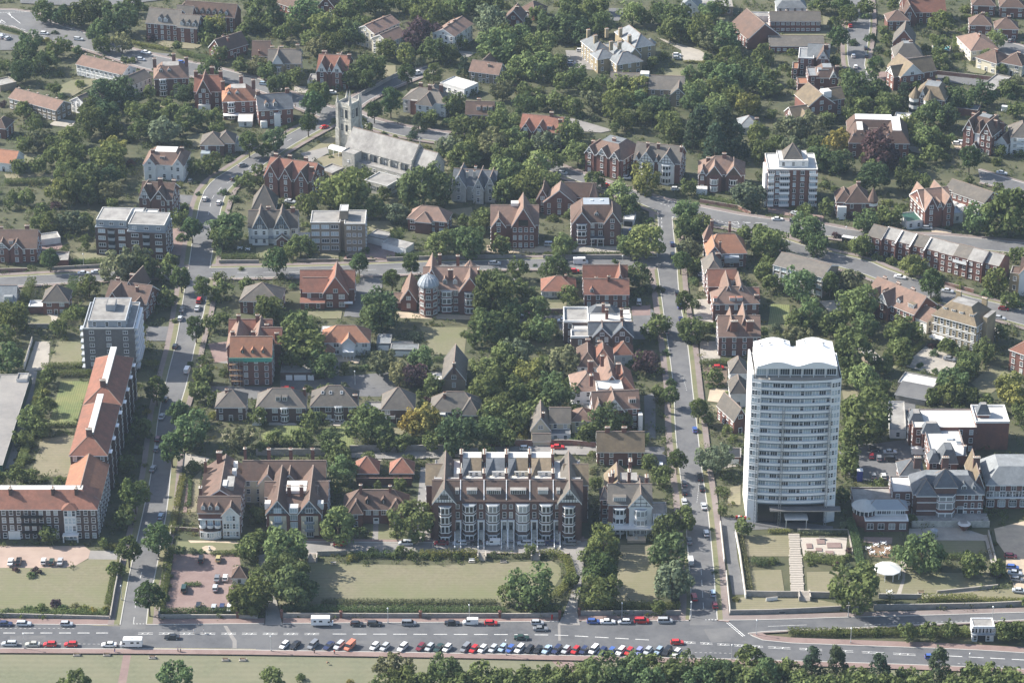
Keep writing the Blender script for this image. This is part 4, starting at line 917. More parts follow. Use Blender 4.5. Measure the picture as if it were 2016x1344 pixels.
m.poly([(RU0,RV1,56.3),(RU0,RV0,56.3),(RU0,RV0,rz_(0)),(RU0,RV1,rz_(0))],'wp'); m.poly([(RU1,RV0,56.3),(RU1,RV1,56.3),(RU1,RV1,rz_(1)),(RU1,RV0,rz_(1))],'wp'); b.part('roof',m)
for (u,v) in ((6.5,14),(11.5,16.5),(18,16.5),(24,14.5),(3.5,15)): add('roof_vent',cached('rv',lambda: (lambda q: (q.box(-.35,.35,-.35,.35,-1.2,.8,'wp','dk'),q.mesh('roof_vent'))[1])(MB())),b.o,(u * W / 29,v,rz_((u * W / 29 - RU0) / (RU1 - RU0)) + .1))
# ground floors: dark glazing, canopy, lobby
for i in range(2):
 for j in range(9): add('window',win_mesh(2.0,2.0,'s' if i else 't'),b.o,(XL + 1.4 + j * (XR - XL - 2.8) / 8,bow(XL + 1.4 + j * (XR - XL - 2.8) / 8) + .9,.6 + i * 3.6))
b.box('canopy',W * .42,W * .68,-4.0,.2,3.6,3.9,'wp','fw'); b.box('canopy_post',W * .43,W * .44,-3.8,-3.6,0,3.6,'gal'); b.box('canopy_post',W * .66,W * .67,-3.8,-3.6,0,3.6,'gal'); b.box('terrace_deck',W * .25,W + 1.5,-3.0,.2,6.2,6.5,'met','gb')
m=MB(); m.prism([(XL + .4,bow(XL) + .5),(W * .3,bow(W * .3) + .3),(W * .7,bow(W * .7) + .3),(XR - .4,bow(XR) + .5),(XR - .4,3),(XL + .4,3)],.2,6.9,'glc'); b.part('lobby_glazing',m)
TWR=b
# hoist masts standing against the tower
for px,pt,zt in ((1541,'middle',43.5),(1633,'right-hand',43),(1493,'left-hand',33)):
 u=b.uof(px,800,42); mm=MB()
 for (x,y) in ((-.35,-.35),(.35,-.35),(.35,.35),(-.35,.35)): mm.box(x - .05,x + .05,y - .05,y + .05,0,zt,'met')
 for k in range(int(zt / 1.4)):
  z=k * 1.4; mm.box(-.4,.4,-.4,-.32,z,z + .1,'met'); mm.tube((-.35,-.38,z),(.35,-.38,z + 1.4),.04,.04,4,'met')
 x,y=b.w2(u,bow(min(max(u,XL),XR)) - 1.2); tag(mm.build('hoist_mast',None,(x,y,0),b.rz),'grey lattice hoist mast, %s of three up the tower block front' % pt,'scaffold','hoist masts on the tower')
# --- hotel in red brick with slate roofs
b=Bld('hotel','ornate red brick hotel with slate roofs, central turret and bay windows',(1799,971),(1937,971),9.0,'hotel',dep=17,wall='pb',roof='sl',ref='ornate brick hotel')
W=b.W; b.block=[(W * .18,-.5,3),(W * .45,-.5,3),(W * .68,-.5,1.5)]
g=b.wing(0,W,0,13,9.0,'mans',4.4,inset=4.6,top='lg',fl=3,win='FLR',sp=2.2,wsz=(.8,1.7)); b.wing(W * .04,W * .32,-1.6,6,9.3,'hy',4.0,fl=3,win='F',sp=2.0,wsz=(.9,1.7)); b.wing(W * .3,W * .6,-1.0,7,12.2,'pyr',4.6,fl=4,win='F',sp=2.0,wsz=(.8,1.4))
b.bay(W * .45,6.4,1.6,[(1.0,2.8),(4.6,6.6),(7.6,9.0)],'rb',.6,'sl',v=-1.0); b.dorm(W * .72,.15,1.8,1.5,'g',wing=g); b.dorm(W * .86,.15,1.2,1.4,'g',wing=g); b.door(W * .68,1.2,w=1.8,h=2.8)
for z in (3.3,6.4,8.7):
 b.box('string_course',W * .04,W * .32,-1.75,-1.6,z,z + .25,'wp'); b.box('string_course',W * .6,W,-.15,0,z,z + .25,'wp')
b.box('terrace',-1.0,W + 1.5,-6.5,-.05,0,1.6,'st','ft'); b.box('parapet',-1,W + 1.5,-6.7,-6.5,0,2.4,'st'); b.wing(-6.6,0,2,13,8.2,'flat',rk='fw',win='FL',fl=3,sp=2.4); b.wing(-3,5,13,22,9,'hip',3.5,win='L')
b.wing(W * .86,W + .6,4,21,9.2,'gy',5.0,rk='lt',win='R'); m=MB(); m.cone(-3.4,1.6,2.8,0,2.8,4.6,12,'rb','fw'); b.part('turret',m)
m=MB(); m.cone(W * .69,-8.5,.7,0,2.2,2.4,12,'rb','fw'); m.box(W * .64,W * .74,-8.5,-6,2.2,2.45,'ft'); b.part('steps_pier',m)
for (u,v) in ((W * .1,12),(W * .5,12),(W * .95,12)): b.chim(u,v,zt=16,w=2.2,d=1)
# conservatory wing with rotunda roof
(cu,cv),(cw,_)=b.L(1702,1046,0),b.L(1787,1046,0)
b.wing(cu,cw,cv,cv + 4.2,3.9,'flat',rk='fw',win='F',fl=1,sp=3.2,wsz=(1.9,1.9),top='wp'); g=b.wing(cu + 1,cw,cv + 4.2,cv + 10,6.2,'hip',2.2,wk='rb',rk='ld',win='',fl=2)
for j in range(8): add('window',win_mesh(1.3,1.9,'s'),b.o,(cu + 2 + j * (cw - cu - 3) / 7.3,cv + 4.15,4.2))
m=MB(); m.cone(cu + .6,cv + 6.6,4.0,0,4.0,4.2,18,'rb'); m.cone(cu + .6,cv + 6.6,3.9,4.2,3.9,5.9,18,'gl'); m.cone(cu + .6,cv + 6.6,4.3,5.9,4.3,6.1,18,'wp'); m.cone(cu + .6,cv + 6.6,4.5,6.1,0,8.4,18,'fw'); b.part('rotunda',m)
m=MB()
for k in range(18): a=2 * math.pi * k / 18; x,y=cu + .6 + 4.0 * math.cos(a),cv + 6.6 + 4.0 * math.sin(a); m.box(x - .1,x + .1,y - .1,y + .1,4.2,5.9,'wp')
b.part('rotunda_frame',m)
b.wing(cu - 2.5,cw - 1.5,cv + 10.2,cv + 22,4.2,'flat',rk='ft',win='L'); b.finish()
b=Bld('hotel_wing','brick hotel annexe with wide white windows and pale slate roof at the picture edge',(1943,953),(2050,953),9.2,'hotel',dep=17,wall='rb',roof='lg',ref='hotel annexe')
W=b.W; b.wing(roof='mans',rise=4.6,inset=4.2,top='lg',fl=3,win='FL',sp=3.4,wsz=(1.5,1.6)); b.box('glazed_balcony',0,W,-1.0,-.05,4.3,4.6,'wp')
for j in range(9): add('window',win_mesh(1.9,1.9,'s'),b.o,(1.2 + j * 2.15,-.06,4.6))
for j in range(5): add('window',win_mesh(2.4,2.2,'s'),b.o,(1.6 + j * 3.7,-.05,1.0))
b.finish()
b=Bld('brick_block','large red brick hotel block with pale flat roofs and slate mansards',(1835,905),(1905,905),8.6,'hotel',dep=26,at='e',wall='rb',roof='sl',ref='large flat-roofed brick block')
W=b.W; b.wing(0,W,2,26,8.6,'flat',rk='fw',win='LR',sp=3,par=.5); 
g=b.wing(W * .22,W * .68,-2.5,6,9.0,'mans',4.0,inset=1.6,top='sl',win='F',sp=5); b.wing(-1,W * .2,-1.5,4,8.8,'mans',2.6,inset=1.2,top='sl',win='F')
(u0,v0),(u1,_)=b.L(1800,858,8),b.L(1925,858,8); b.wing(u0,u1,v0 + 3,v0 + 17,9.4,'flat',rk='fw',win='FLR',par=.4); b.wing(u0 - .6,u0 + 4,v0 + 8,v0 + 14,9.2,'mans',2.8,inset=1.2,win='L'); b.wing(u0 + 3,u0 + 9,v0 + 1,v0 + 5,9.0,'mans',2.8,inset=1.2,win='F')
(u2,v2),(u3,_)=b.L(1934,812,10),b.L(1980,812,10); b.wing(u1 - .2,u3,v0 + 5,v0 + 17.5,10.4,'flat',rk='fw',win='',par=.7,top='wh'); b.wing(u1 + 1,u1 + 5,v0 + 9,v0 + 13,12,'mans',3.0,inset=1.0,win='')
b.box('skylight',W * .55,W * .75,14,15.6,8.6,9.2,'wp','glt'); b.box('skylight',W * .8,W * .95,11,12.4,8.6,9.2,'wp','glt'); b.chim(W * .95,3.5,zt=12,w=.8,d=.8,k='ld',n=1); b.finish()
# ------------------------------------------------------------------ middle rows
s_=simple
s_('detached_house','small dark hipped house with projecting front at the street corner',t20(1700,512),t20(1930,512),5.6,10,'hip',4.2,'bb','gt',ref='small corner hipped house',chims=((.35,.5,1.0,1.2),),gables=())
b=s_('detached_house','hipped grey-brown house with two white dormers behind green lawn',t21(5,515),t21(385,515),6.0,10.5,'hx',4.8,'bb','gt',ref='house with two white dormers',chims=((.22,.9,.8,1.2),(.97,.75,2.5,.9)),dorms=((.44,.3,1.6,1.5),(.58,.3,1.6,1.5)),bays=((.57,3.0,1.0),),sp=3.6,wsz=(1.7,1.4))
b.wing(-1.6,1.6,-2.6,1,2.6,'flat',wk='wp',rk='wp',win='F',par=.1); b.finish if 0 else None
s_('detached_house','hipped brown house with three skylights and white patio furniture',t21(432,505),t21(795,505),6.0,11.5,'hx',5.0,'bb','gt',ref='house with three skylights',sp=3.6,wsz=(1.8,1.5),bays=((.6,3.2,.9),),skies=((.25,.55),(.42,.55),(.66,.55)),chims=((.95,.4,1.0),))
b=s_('detached_house','square hipped house with glazed corner balcony beside a flat garage',t21(992,528),t21(1245,528),6.0,11,'hip',5.6,'bb','gt',ref='square hipped house',sp=3.2,wsz=(1.6,1.4)); b.balcony(b.W * .2,2.9,4.6,1.6,'wp'); b.wing(-6.5,-.4,5,11,2.8,'flat',wk='gb',rk='ft',win='')
b=s_('detached_house','wide hipped house with white first-floor sun room and hipped right wing',t21(1375,545),t21(1755,552),5.8,10.5,'hx',5.0,'bb','gt',ref='wide hipped house',sp=3.2,wsz=(1.5,1.3),chims=((.28,.35,1.5,.9,.9),)); W=b.W; b.wing(W * .64,W,-1.8,6,5.75,'hy',4.2,win='F',sp=3,wsz=(1.8,1.3)); b.box('sun_room',0,W * .31,-1.6,-.05,2.8,5.3,'wp','fw'); b.finish if 0 else None
for j in range(6): add('window',win_mesh(.9,1.6,'s'),b.o,(W * (.03 + .052 * j),-1.63,3.3))
b=Bld('gabled_house','small gabled house with tall chimney on its end among shrubs',t21(1468,298),t21(1648,300),4.6,'house',dep=17,wall='tb',roof='gt',ref='small gabled house'); b.wing(roof='gy',rise=5.6,gk='pt',win='FLR',sp=4); b.chim(b.W * .52,-.3,zt=11.2,w=1.0,d=.8,k='bb',n=2); b.wing(-4.4,0,3,9,2.8,'flat',rk='fw',wk='tb',win='L',par=.2); b.finish()
# white house with orange roof, garages
b=s_('white_house','white villa with orange hipped roof, pillared porch and white glass annexe',(634,673),(727,673),5.4,10.5,'hx',4.4,'wh','ot',ref='white villa with orange roof',sp=3,wsz=(1.8,1.4)); W=b.W; b.wing(W * .42,W * .7,-1.4,6,5.3,'gy',2.4,win='F',sp=3); b.box('porch',W * .44,W * .68,-3.4,-1.4,2.6,2.9,'wp')
for p in (.45,.52,.6,.67): b.box('porch_post',W * p - .1,W * p + .1,-3.3,-3.1,0,2.6,'wp')
b.wing(-.4,W * .26,-3,5,2.8,'hip',2.0,win='',rk='ot'); b.box('garage_door',0,W * .23,-3.1,-3.02,0,2.1,'wp'); b.wing(-1.0,7.0,9.5,17,3.6,'flat',wk='wp',rk='wp',win='FL',par=.1)
b=Bld('garage','row of three garages with white doors by the asphalt close',t21(195,305),t21(465,305),2.8,'garage',dep=7,at='g',wall='bb',roof='ft',ref='three white-doored garages'); W=b.W; b.wing(roof='flat',win='',par=.3)
for x0,x1 in ((.15,.34),(.39,.74),(.79,.97)): b.box('garage_door',W * x0,W * x1,-.08,-.02,0,2.1,'wp')
# red brick flats under scaffolding
b=Bld('brick_flats','red brick gothic flats with orange roof and green scaffold net at the eaves',(453,704),(534,704),11.0,'flats',dep=13,wall='rb',roof='ot',ref='scaffolded brick flats'); W=b.W; b.wing(roof='gx',rise=5.2,win='FLR',fl=4,sp=3.4); b.box('safety_net',-.4,W + .2,-1.4,-1.3,10.0,11.6,'grn'); b.box('safety_net',W + .3,W + .4,-1.0,6,10,11.2,'grn')
for p in (.3,.55,.8): b.dorm(W * p,.2,1.3,1.2,'g','ot')
b.wing(-2.0,W * .35,10,24,10.4,'gy',4.6,win='L',fl=4,rk='pt'); b.wing(W * .4,W * .85,11,27,10.2,'gy',4.4,win='R',fl=4,rk='pt'); b.wing(W * .7,W + 2.6,14,22,10,'gx',4.2,rk='rt',win='R'); b.wing(-2.2,W * .9,22,29,10.2,'gx',3.8,rk='rt',win='L')
for (u,v) in ((.1,12),(W * .5,14),(W * .1,22),(W * .55,25),(W * .8,20),(W + 1,15)): b.chim(u,v,2.4,1.4,.9)
b.finish()
sc=MB()
for z in (2.2,4.4,6.6,8.8,10.4): sc.box(-.4,W * .32,-1.6,-.6,z,z + .08,'wood',bottom=True); sc.box(-.4,W * .32,-1.62,-1.56,z + .9,z + .98,'met')
for i in range(5): x=-.4 + (W * .32 + .4) * i / 4; sc.box(x - .04,x + .04,-1.62,-1.54,0,11.6,'met'); sc.box(x - .04,x + .04,-.7,-.62,0,11.6,'met')
tag(sc.build('scaffolding',None,tuple(b.o.location),b.rz),'steel scaffolding with plank decks against the red brick gothic flats','scaffold')
# grey seven-storey block
b=Bld('apartment_block','seven-storey slate grey flats with set-back penthouse on a flat roof',(163,648),(263,648),17.8,'flats',C=(277,597),wall='gb',roof='ft',ref='grey seven-storey flats'); W,D=b.W,b.D
b.wing(roof='flat',par=.5,top='gal',win='FLR',fl=7,sp=4.6,wsz=(1.5,1.2)); b.wing(W * .1,W * .84,1.5,D - 1,20.4,'flat',wk='ld',par=.2,top='gal',win='FR',fl=1,z0=17.8,sp=4); b.wing(W * .4,W * .58,D * .45,D * .72,22.8,'flat',wk='ld',par=.1,win='',z0=20.3); 
for i in range(7): b.box('side_balcony',-1.3,-.05,1,4,1.2 + i * 2.55,2.0 + i * 2.55,'gal'); b.box('side_balcony',W + .05,W + 1.2,2,D - 2,1.0 + i * 2.55,1.9 + i * 2.55,'wp')
b.finish()
b=Bld('garage_range','long flat-roofed garage range with dark green side wall by the lane',(-60,916),(5,916),3.6,'garage',C=(55,737),wall='fg',roof='ft',ref='long flat garage range'); b.D += 0; b.wing(roof='flat',par=.15,win='',rk='aspl'); b.wing(b.W * .6,b.W - .6,b.D - 6,b.D - 1,4.4,'flat',wk='wh',win='',z0=3.5)
# left edge houses
simple('gabled_house','brown gabled house with white barge boards near the left edge',t10(-60,610),t10(285,610),6.2,13,'gx',4.8,'rb','bt',ref='brown gabled house',gables=((.22,5,None,'wh'),(.55,4.6,None,'rb')),chims=((.15,.6,1.6),(.75,.6,2.2)),dorms=((.42,.2,1.6,1.4),))
simple('garage','row of grey lock-up garages behind low planting',t10(305,600),t10(480,575),2.5,6,'flat',None,'wh','ft',cat='garage',ref='grey lock-up garages',at='g',win='',door=False)
simple('garage','single red-roofed garage beside the clipped round shrubs',t10(440,760),t10(540,757),2.6,8,'flat',None,'rb','ft',cat='garage',ref='roadside garage',at='g',win='',door=False)
b=simple('detached_house','brick house with square pyramid roof between tall hedges',t10(335,1028),t10(535,1028),5.6,10,'pyr',4.8,'rb','gt',ref='pyramid-roofed house',sp=3.2,wsz=(1.6,1.3)); b.wing(-5.6,-.2,1,6,2.8,'flat',wk='rb',rk='fw',win='F',top='wp')
simple('chalet_house','grey slate chalet roof at the left edge by a hedge',t10(-70,1060),t10(120,1060),3.4,12,'gx',5.4,'tb','lg',ref='grey chalet roof',dorms=((.7,.25,3,1.4),))
b=Bld('tile_hung_house','rambling brown tiled house with tall gables below the spreading pine',t10(830,1010),t10(1150,1050),6.0,'house',dep=13,wall='rb',roof='bt',ref='rambling brown tiled house'); W=b.W; b.wing(roof='gx',rise=4.6,win='FLR'); b.wing(W * .08,W * .42,-2.4,7,6,'gy',4.4,win='F'); b.wing(W * .3,W * .6,6,20,6.4,'gy',5.2,win='B'); b.wing(W * .62,W,-6,2,5,'gy',2.6,win='R'); b.chim(W * .35,13,3,1.6,1.0); b.chim(W * .7,4,1.8,.9,.9); b.chim(W * .1,9,2,1.2,.9); b.wing(-1.5,W * .1,8,12,3,'hip',1.6,rk='ot',win=''); b.finish()
# left flats pair
b=Bld('apartment_block','brick flats in two staggered blocks with blue-grey penthouse floors',t10(735,470),t10(1300,492),12.0,'flats',dep=17,wall='bb',roof='ft',ref='staggered brick flats'); W=b.W
for (p0,p1,dv) in ((0,.45,3),(.47,1.0,0)):
 b.wing(W * p0,W * p1,dv,14 + dv,12.0,'flat',win='LR',fl=4,par=.2,top='ld'); b.wing(W * p0 + .4,W * p1 - .4,dv + .8,13 + dv,14.8,'flat',wk='ld',rk='ft',par=.25,top='fw',win='F',z0=12,fl=1,sp=3.6,wsz=(1.5,1.1))
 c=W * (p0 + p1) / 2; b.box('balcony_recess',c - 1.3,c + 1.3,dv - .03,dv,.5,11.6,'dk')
 for i in range(4):
  b.balcony(c,1.0 + i * 3.0,2.6,.9,'ld',v=dv)
  for q,w_ in ((-.3,2.6),(.32,2.4)): add('window',win_mesh(w_,1.3,'t'),b.o,(c + q * W * (p1 - p0),dv - .02,1.1 + i * 2.95))
b.wing(W * .42,W * .58,9,19,13.6,'flat',wk='wh',rk='fw',win=''); b.wing(W * .62,W * .8,13.5,17,14.2,'flat',wk='ld',rk='fw',win=''); b.finish()
simple('gothic_house','tall red brick house with corner turret roof above the staggered flats',t10(1100,215),t10(1350,230),9.5,13,'gx',4.4,'pb','bt',ref='tall red house with corner turret',gables=((.16,4.4,5.0,'wh'),(.62,6,4,'bt')),chims=((.28,.2,3.4,1.6),(.6,.3,3.4,1.8),(.95,.6,1.6)),fl=3)
b=Bld('gabled_house','white and blue-grey house with two steep half-timbered gables above a lawn',t11(-60,448),t11(325,448),7.0,'house',dep=11,wall='wh',roof='gt',ref='steep half-timbered house'); W=b.W; b.wing(roof='gx',rise=5.0,win='FLR',wsz=(1.3,1.5))
for p in (.24,.68): b.wing(W * p - 3.2,W * p + 3.2,-1.6,8,7.1,'gy',6.2,gk='bl',win='F',sp=2); b.timber(W * p,6.4,6.2,7.1,-1.6,7)
b.balcony(W * .45,3.1,W * .8,2.0,'bl',solid=False); b.wing(W * .58,W * .8,-3.4,0,3.2,'gy',1.8,wk='rb',win='F'); b.chim(W * .4,6,1.6); b.chim(W * .9,5,1.8); b.wing(W * .98,W + 5,-1,4,2.8,'flat',wk='wp',rk='fw',win='F'); b.finish()
simple('pyramid_house','house with steep grey-brown pyramid roof behind the half-timbered one',t11(-30,300),t11(150,300),3.4,13,'pyr',8.0,'tb','gt',ref='steep pyramid-roofed house',chims=((.2,.9,-3.5),))
b=Bld('apartment_block','five-storey buff brick flats with flat roof and white lift tower',t11(428,412),t11(860,412),12.6,'flats',dep=13,wall='tb',roof='ft',ref='buff brick flats'); W=b.W; b.wing(0,W * .54,0,11.5,12.6,'flat',win='',fl=4,par=.3,top='fw'); b.wing(W * .5,W * .62,1.5,12,12.5,'flat',win=''); b.wing(W * .62,W,-1.2,12,12.6,'flat',win='R',fl=4,par=.3,top='fw',sp=2.8)
for i in range(4):
 for u,w_ in ((.09,2.8),(.27,2.8),(.44,2.8)): add('window',win_mesh(w_,1.4,'t'),b.o,(W * u,-.03,1.3 + i * 3.0))
 for u,w_ in ((.7,1.4),(.8,1.2),(.9,1.2)): add('window',win_mesh(w_,1.1,'s'),b.o,(W * u,-1.23,1.5 + i * 3.0))
b.wing(W * .53,W * .68,3,9,16.4,'flat',wk='tb',rk='fw',win='',z0=12.4,par=.2,top='fw'); b.finish()
b=Bld('garage_range','long zigzag range of flat white-fronted garages beside the buff flats',t11(990,618),t11(1180,665),2.7,'garage',dep=6,at='g',wall='wh',roof='ft',ref='white-fronted garages'); b.wing(roof='flat',win='',par=.2); b.wing(-8,0,2,9,3.2,'flat',win='',par=.3,top='ft')
for i in range(4): b.box('garage_door',.4 + i * 2.5,2.6 + i * 2.5,-.07,-.02,0,2.1,'wp')
b=simple('detached_house','brown hipped house on a slope between church and road',t11(1195,372),t11(1500,400),5.4,9,'hx',4.0,'rb','pt',ref='hipped house below the church',sp=3.4,wsz=(1.8,1.3)); b.wing(b.W * .22,b.W * .62,-2,4,5.3,'hy',3.0,win='F',sp=2.4)
# houses along the cross street
b=Bld('red_roofed_house','red tiled house with big tile-hung gable and white windows',t11(345,952),t11(770,952),6.4,'house',dep=14,wall='rb',roof='rt',ref='red tiled house'); W=b.W; b.wing(0,W,3,14,6.4,'gx',5.0,win='LR',fl=2); b.wing(W * .06,W * .5,0,8,6.3,'gx',4.0,win='F',fl=2,sp=2.8); g=b.wing(W * .44,W * .89,-1.2,12,6.4,'gy',6.8,gk='th',win='F',fl=2,sp=4,wsz=(2.0,1.6)); b.wing(W * .02,W * .45,-2.2,0,3.0,'shed',1.0,win='F'); b.box('porch',W * .82,W * .98,-2.6,-1,2.5,2.8,'wp'); b.chim(W * .36,7,-2.0,.9,.9,'wh',2); b.finish()
simple('hipped_house','plain hipped house with grey-brown roof behind the street trees',t10(1890,1020),(551,594),5.4,12,'pyr',5.0,'rb','gt',ref='plain hipped house')
b=Bld('turret_house','large red brick villa with octagonal lead-domed turret and orange tiled roofs',t11(1310,935),t11(1755,935),9.6,'house',dep=16,wall='rb',roof='pt',ref='lead-domed villa'); W=b.W; b.block=[(W * .43,-.5,2.2)]
b.wing(W * .02,W,0,15,9.6,'gx',5.8,win='FR',fl=3,wsz=(1.3,1.7)); b.wing(W * .66,W * 1.02,-1.6,9,9.7,'gy',5.6,gk='th',win='',fl=3); b.bay(W * .84,4.0,1.0,[(1,2.8),(4.4,6.2),(7.4,8.8)],'rb',.6,v=-1.6); b.wing(W * .02,W * .3,4,18,10.2,'gy',6.0,win='L'); b.wing(W * .7,W * .98,6,17,10.6,'pyr',6.0,win='')
b.bay(W * .43,4.4,1.0,[(1,2.6),(4.2,6.0),(7.2,8.8)],'rb',.5); b.dorm(W * .4,.22,1.6,1.7,'g'); b.dorm(W * .58,.22,1.6,1.7,'g'); b.chim(W * .5,2.6,zt=16.5,w=1.8,d=1.0); b.chim(W * .3,13,zt=18,w=1.2,d=1.2); b.chim(W * .62,13,zt=17.5,w=1.2,d=1.2); b.chim(W * 1.0,3,zt=16.5,w=1.0,d=1.6)
tx,ty,r_=W * .11,-1.0,3.6
m=MB(); m.cone(tx,ty,r_,0,r_,12.2,8,'rb',ph=R(22.5))
for z in (1.2,4.4,7.5): m.cone(tx,ty,r_ + .12,z - .5,r_ + .12,z - .2,8,'st',ph=R(22.5))
b.part('turret',m)
for z in (1.3,4.5,7.6,10.3):
 for k in range(8):
  a=R(45) * k; rr=r_ * math.cos(R(22.5)) + .09
  add('window',win_mesh(1.5,1.3,'s'),b.o,(tx + rr * math.cos(a),ty + rr * math.sin(a),z),a + math.pi / 2)
m=MB(); prof=[(r_ + .5,12.2),(r_ + .45,13.0),(r_ * .95,14.2),(r_ * .7,15.2),(r_ * .35,15.9),(.3,16.2),(.25,17)]
for (ra,za),(rb_,zb) in zip(prof,prof[1:]): m.cone(tx,ty,ra,za,rb_,zb,16,'ld')
b.part('dome',m); m=MB()
for k in range(16):
 a=2 * math.pi * k / 16
 for (ra,za),(rb_,zb) in zip(prof[:5],prof[1:6]): m.tube((tx + ra * math.cos(a),ty + ra * math.sin(a),za + .05),(tx + rb_ * math.cos(a),ty + rb_ * math.sin(a),zb + .05),.09,.09,4,'gal')
b.part('dome_rib',m); b.finish()
b=Bld('coach_house','gabled brick coach house beside the lead-domed villa',t11(1140,1020),t11(1262,1022),4.6,'house',dep=15,wall='rb',roof='pt',ref='gabled coach house'); b.wing(roof='gy',rise=4.6,win='F',sp=4); b.wing(-5.4,0,2,8,3.0,'gx',2.2,win='F'); b.finish()
simple('bungalow','low red-roofed bungalow with white verandah front',t12(235,945),t12(500,945),3.0,11,'hx',3.8,'wh','rt',ref='red-roofed bungalow',chims=((.72,.5,1.4,.8),),wsz=(1.8,1.5))
b=Bld('gabled_house','brick house with two stacked red tiled roofs on the street corner',t12(572,972),t12(920,972),5.6,'house',dep=14,wall='rb',roof='rt',ref='house with stacked red roofs'); W=b.W; b.wing(0,W,0,9,5.6,'gx',4.2,win='FLR'); b.wing(-.3,W - .3,9.2,19,6.4,'gx',4.8,win='LR'); b.wing(W * .66,W * .96,5,15,6.2,'gy',5.4,win=''); b.dorm(W * .16,.1,1.3,1.3,'g',rk='rt'); b.chim(W * .27,6.5,1.6,1.0,.9); b.chim(W * .55,4,1.8,1.0,.9); b.finish()
# white flat-roofed block
b=Bld('white_roofed_house','brick house with bright white flat roofs and two brick front gables',t12(605,1290),t12(950,1290),8.0,'house',dep=20,wall='bb',roof='sl',ref='white flat-roofed house'); W=b.W; g=b.wing(0,W,0,6,8.0,'gx',3.6,win='FR',fl=2,wsz=(1.4,1.7)); b.wing(W * .1,W * .5,-1.4,5,8.0,'gy',3.4,win='F',sp=2.4); b.wing(W * .52,W * 1.0,-1.4,5,8.05,'gy',4.0,win='F',sp=2.4)
b.wing(0,W * .98,5.5,12,10.6,'flat',wk='wh',rk='fw',win='',par=.3,top='fw'); b.wing(0,W * .7,12,20,9.2,'mans',3.2,inset=3,top='ft',wk='bb',win=''); b.wing(W * .72,W * .98,12,20,8.8,'flat',rk='fw',win='R'); b.wing(-6.5,0,-.8,5,7.0,'flat',rk='ft',win='FL',top='wh',par=.8); b.wing(-9,0,9,21,8.6,'flat',rk='ft',win='FL',par=.8,top='wh'); b.wing(-6,0,5,9.2,7.5,'flat',rk='fw',win='')
for (u,v) in ((W * .42,8),(W * .76,8.5),(W * .35,13),(W * .76,3)): b.chim(u,v,zt=14.2 if v > 5 else 13.2,w=1.1,d=1.0)
b.finish()
b=Bld('hipped_pair','brown hipped roofs of two joined houses behind the white flat-roofed one',t22(520,195),t22(795,195),6.0,'house',dep=15,wall='wh',roof='bt',ref='joined brown hipped roofs'); W=b.W; b.wing(0,W * .56,0,15,6,'hip',4,win='FL'); b.wing(W * .45,W,2,14,6.3,'hip',4.2,rk='rt',win='R'); (u0,v0),(u1,_)=b.L(t22(808,108)[0],t22(808,108)[1],4),b.L(t22(950,108)[0],t22(950,108)[1],4); b.wing(u0,u1,v0,v0 + 8,4.4,'hip',3.2,rk='rt',win='F'); b.chim(W * .3,13,2); b.chim(W * .65,13,2); b.finish()
b=Bld('large_villa','large brown-roofed villa with white flat roof, tall chimneys and timbered front gable',t22(640,535),t22(1010,520),8.2,'house',dep=18,wall='rb',roof='pt',ref='brown villa with tall chimneys'); W=b.W
b.wing(0,W * .98,0,9,8.2,'gx',4.6,win='FLR',fl=3); g=b.wing(W * .22,W * .64,-1.8,8,8.2,'gy',4.6,gk='wh',win='',fl=3); b.timber(W * .43,W * .42,4.6,8.2,-1.8,5); b.wing(W * .02,W * .2,-1,6,8,'gy',3.2,gk='wh',win='F'); b.wing(-5.6,W * .3,13,26,9,'hy',4.2,win='FL',wk='wh',fl=3); b.wing(W * .3,W * .7,15,30,9,'gy',4.6,win=''); b.wing(W * .55,W * .98,12,28,8.8,'hip',4.4,rk='rt',win='R'); b.wing(W * .15,W * .7,8,15,11.6,'flat',wk='wh',rk='fw',win='',par=.2); b.wing(-6.2,0,2,12,4.6,'flat',wk='wh',rk='ft',win='FL',top='wh')
b.dorm(W * .84,.25,2.4,1.6,'f'); b.box('glazed_bay',W * .95,W + .6,-2.6,-.2,0,6.6,'wp','fw'); b.chim(W * .02,10,zt=16.5,w=1.2,d=1.4); b.chim(W * .05,17,zt=18.5,w=1.8,d=1.0); b.chim(W * .32,20,zt=19,w=1.2,d=1.2); b.chim(W * .65,17,zt=17,w=1.6,d=1); b.finish()
b=Bld('rendered_house','pale rendered house with brown roof and cat-slide wing by the back lane',t22(300,640),t22(460,640),5.0,'house',dep=9,wall='cr',roof='gt',ref='pale rendered house'); W=b.W; b.wing(roof='gx',rise=3.6,win='F'); b.wing(-6.6,0,-4,9,4.4,'gy',4.6,win='F',wk='cr'); b.wing(-6,0,-8,-4,2.2,'gx',1.6,win=''); b.chim(-2.4,-1.5,zt=9.6,w=.8,d=.8,n=1); b.wing(0,W,-4,0,2.6,'flat',wk='wh',rk='sl',win='F',par=.2); b.wing(W + .5,W + 8,2,10,4.8,'hip',3,win='F',rk='pt'); b.finish()
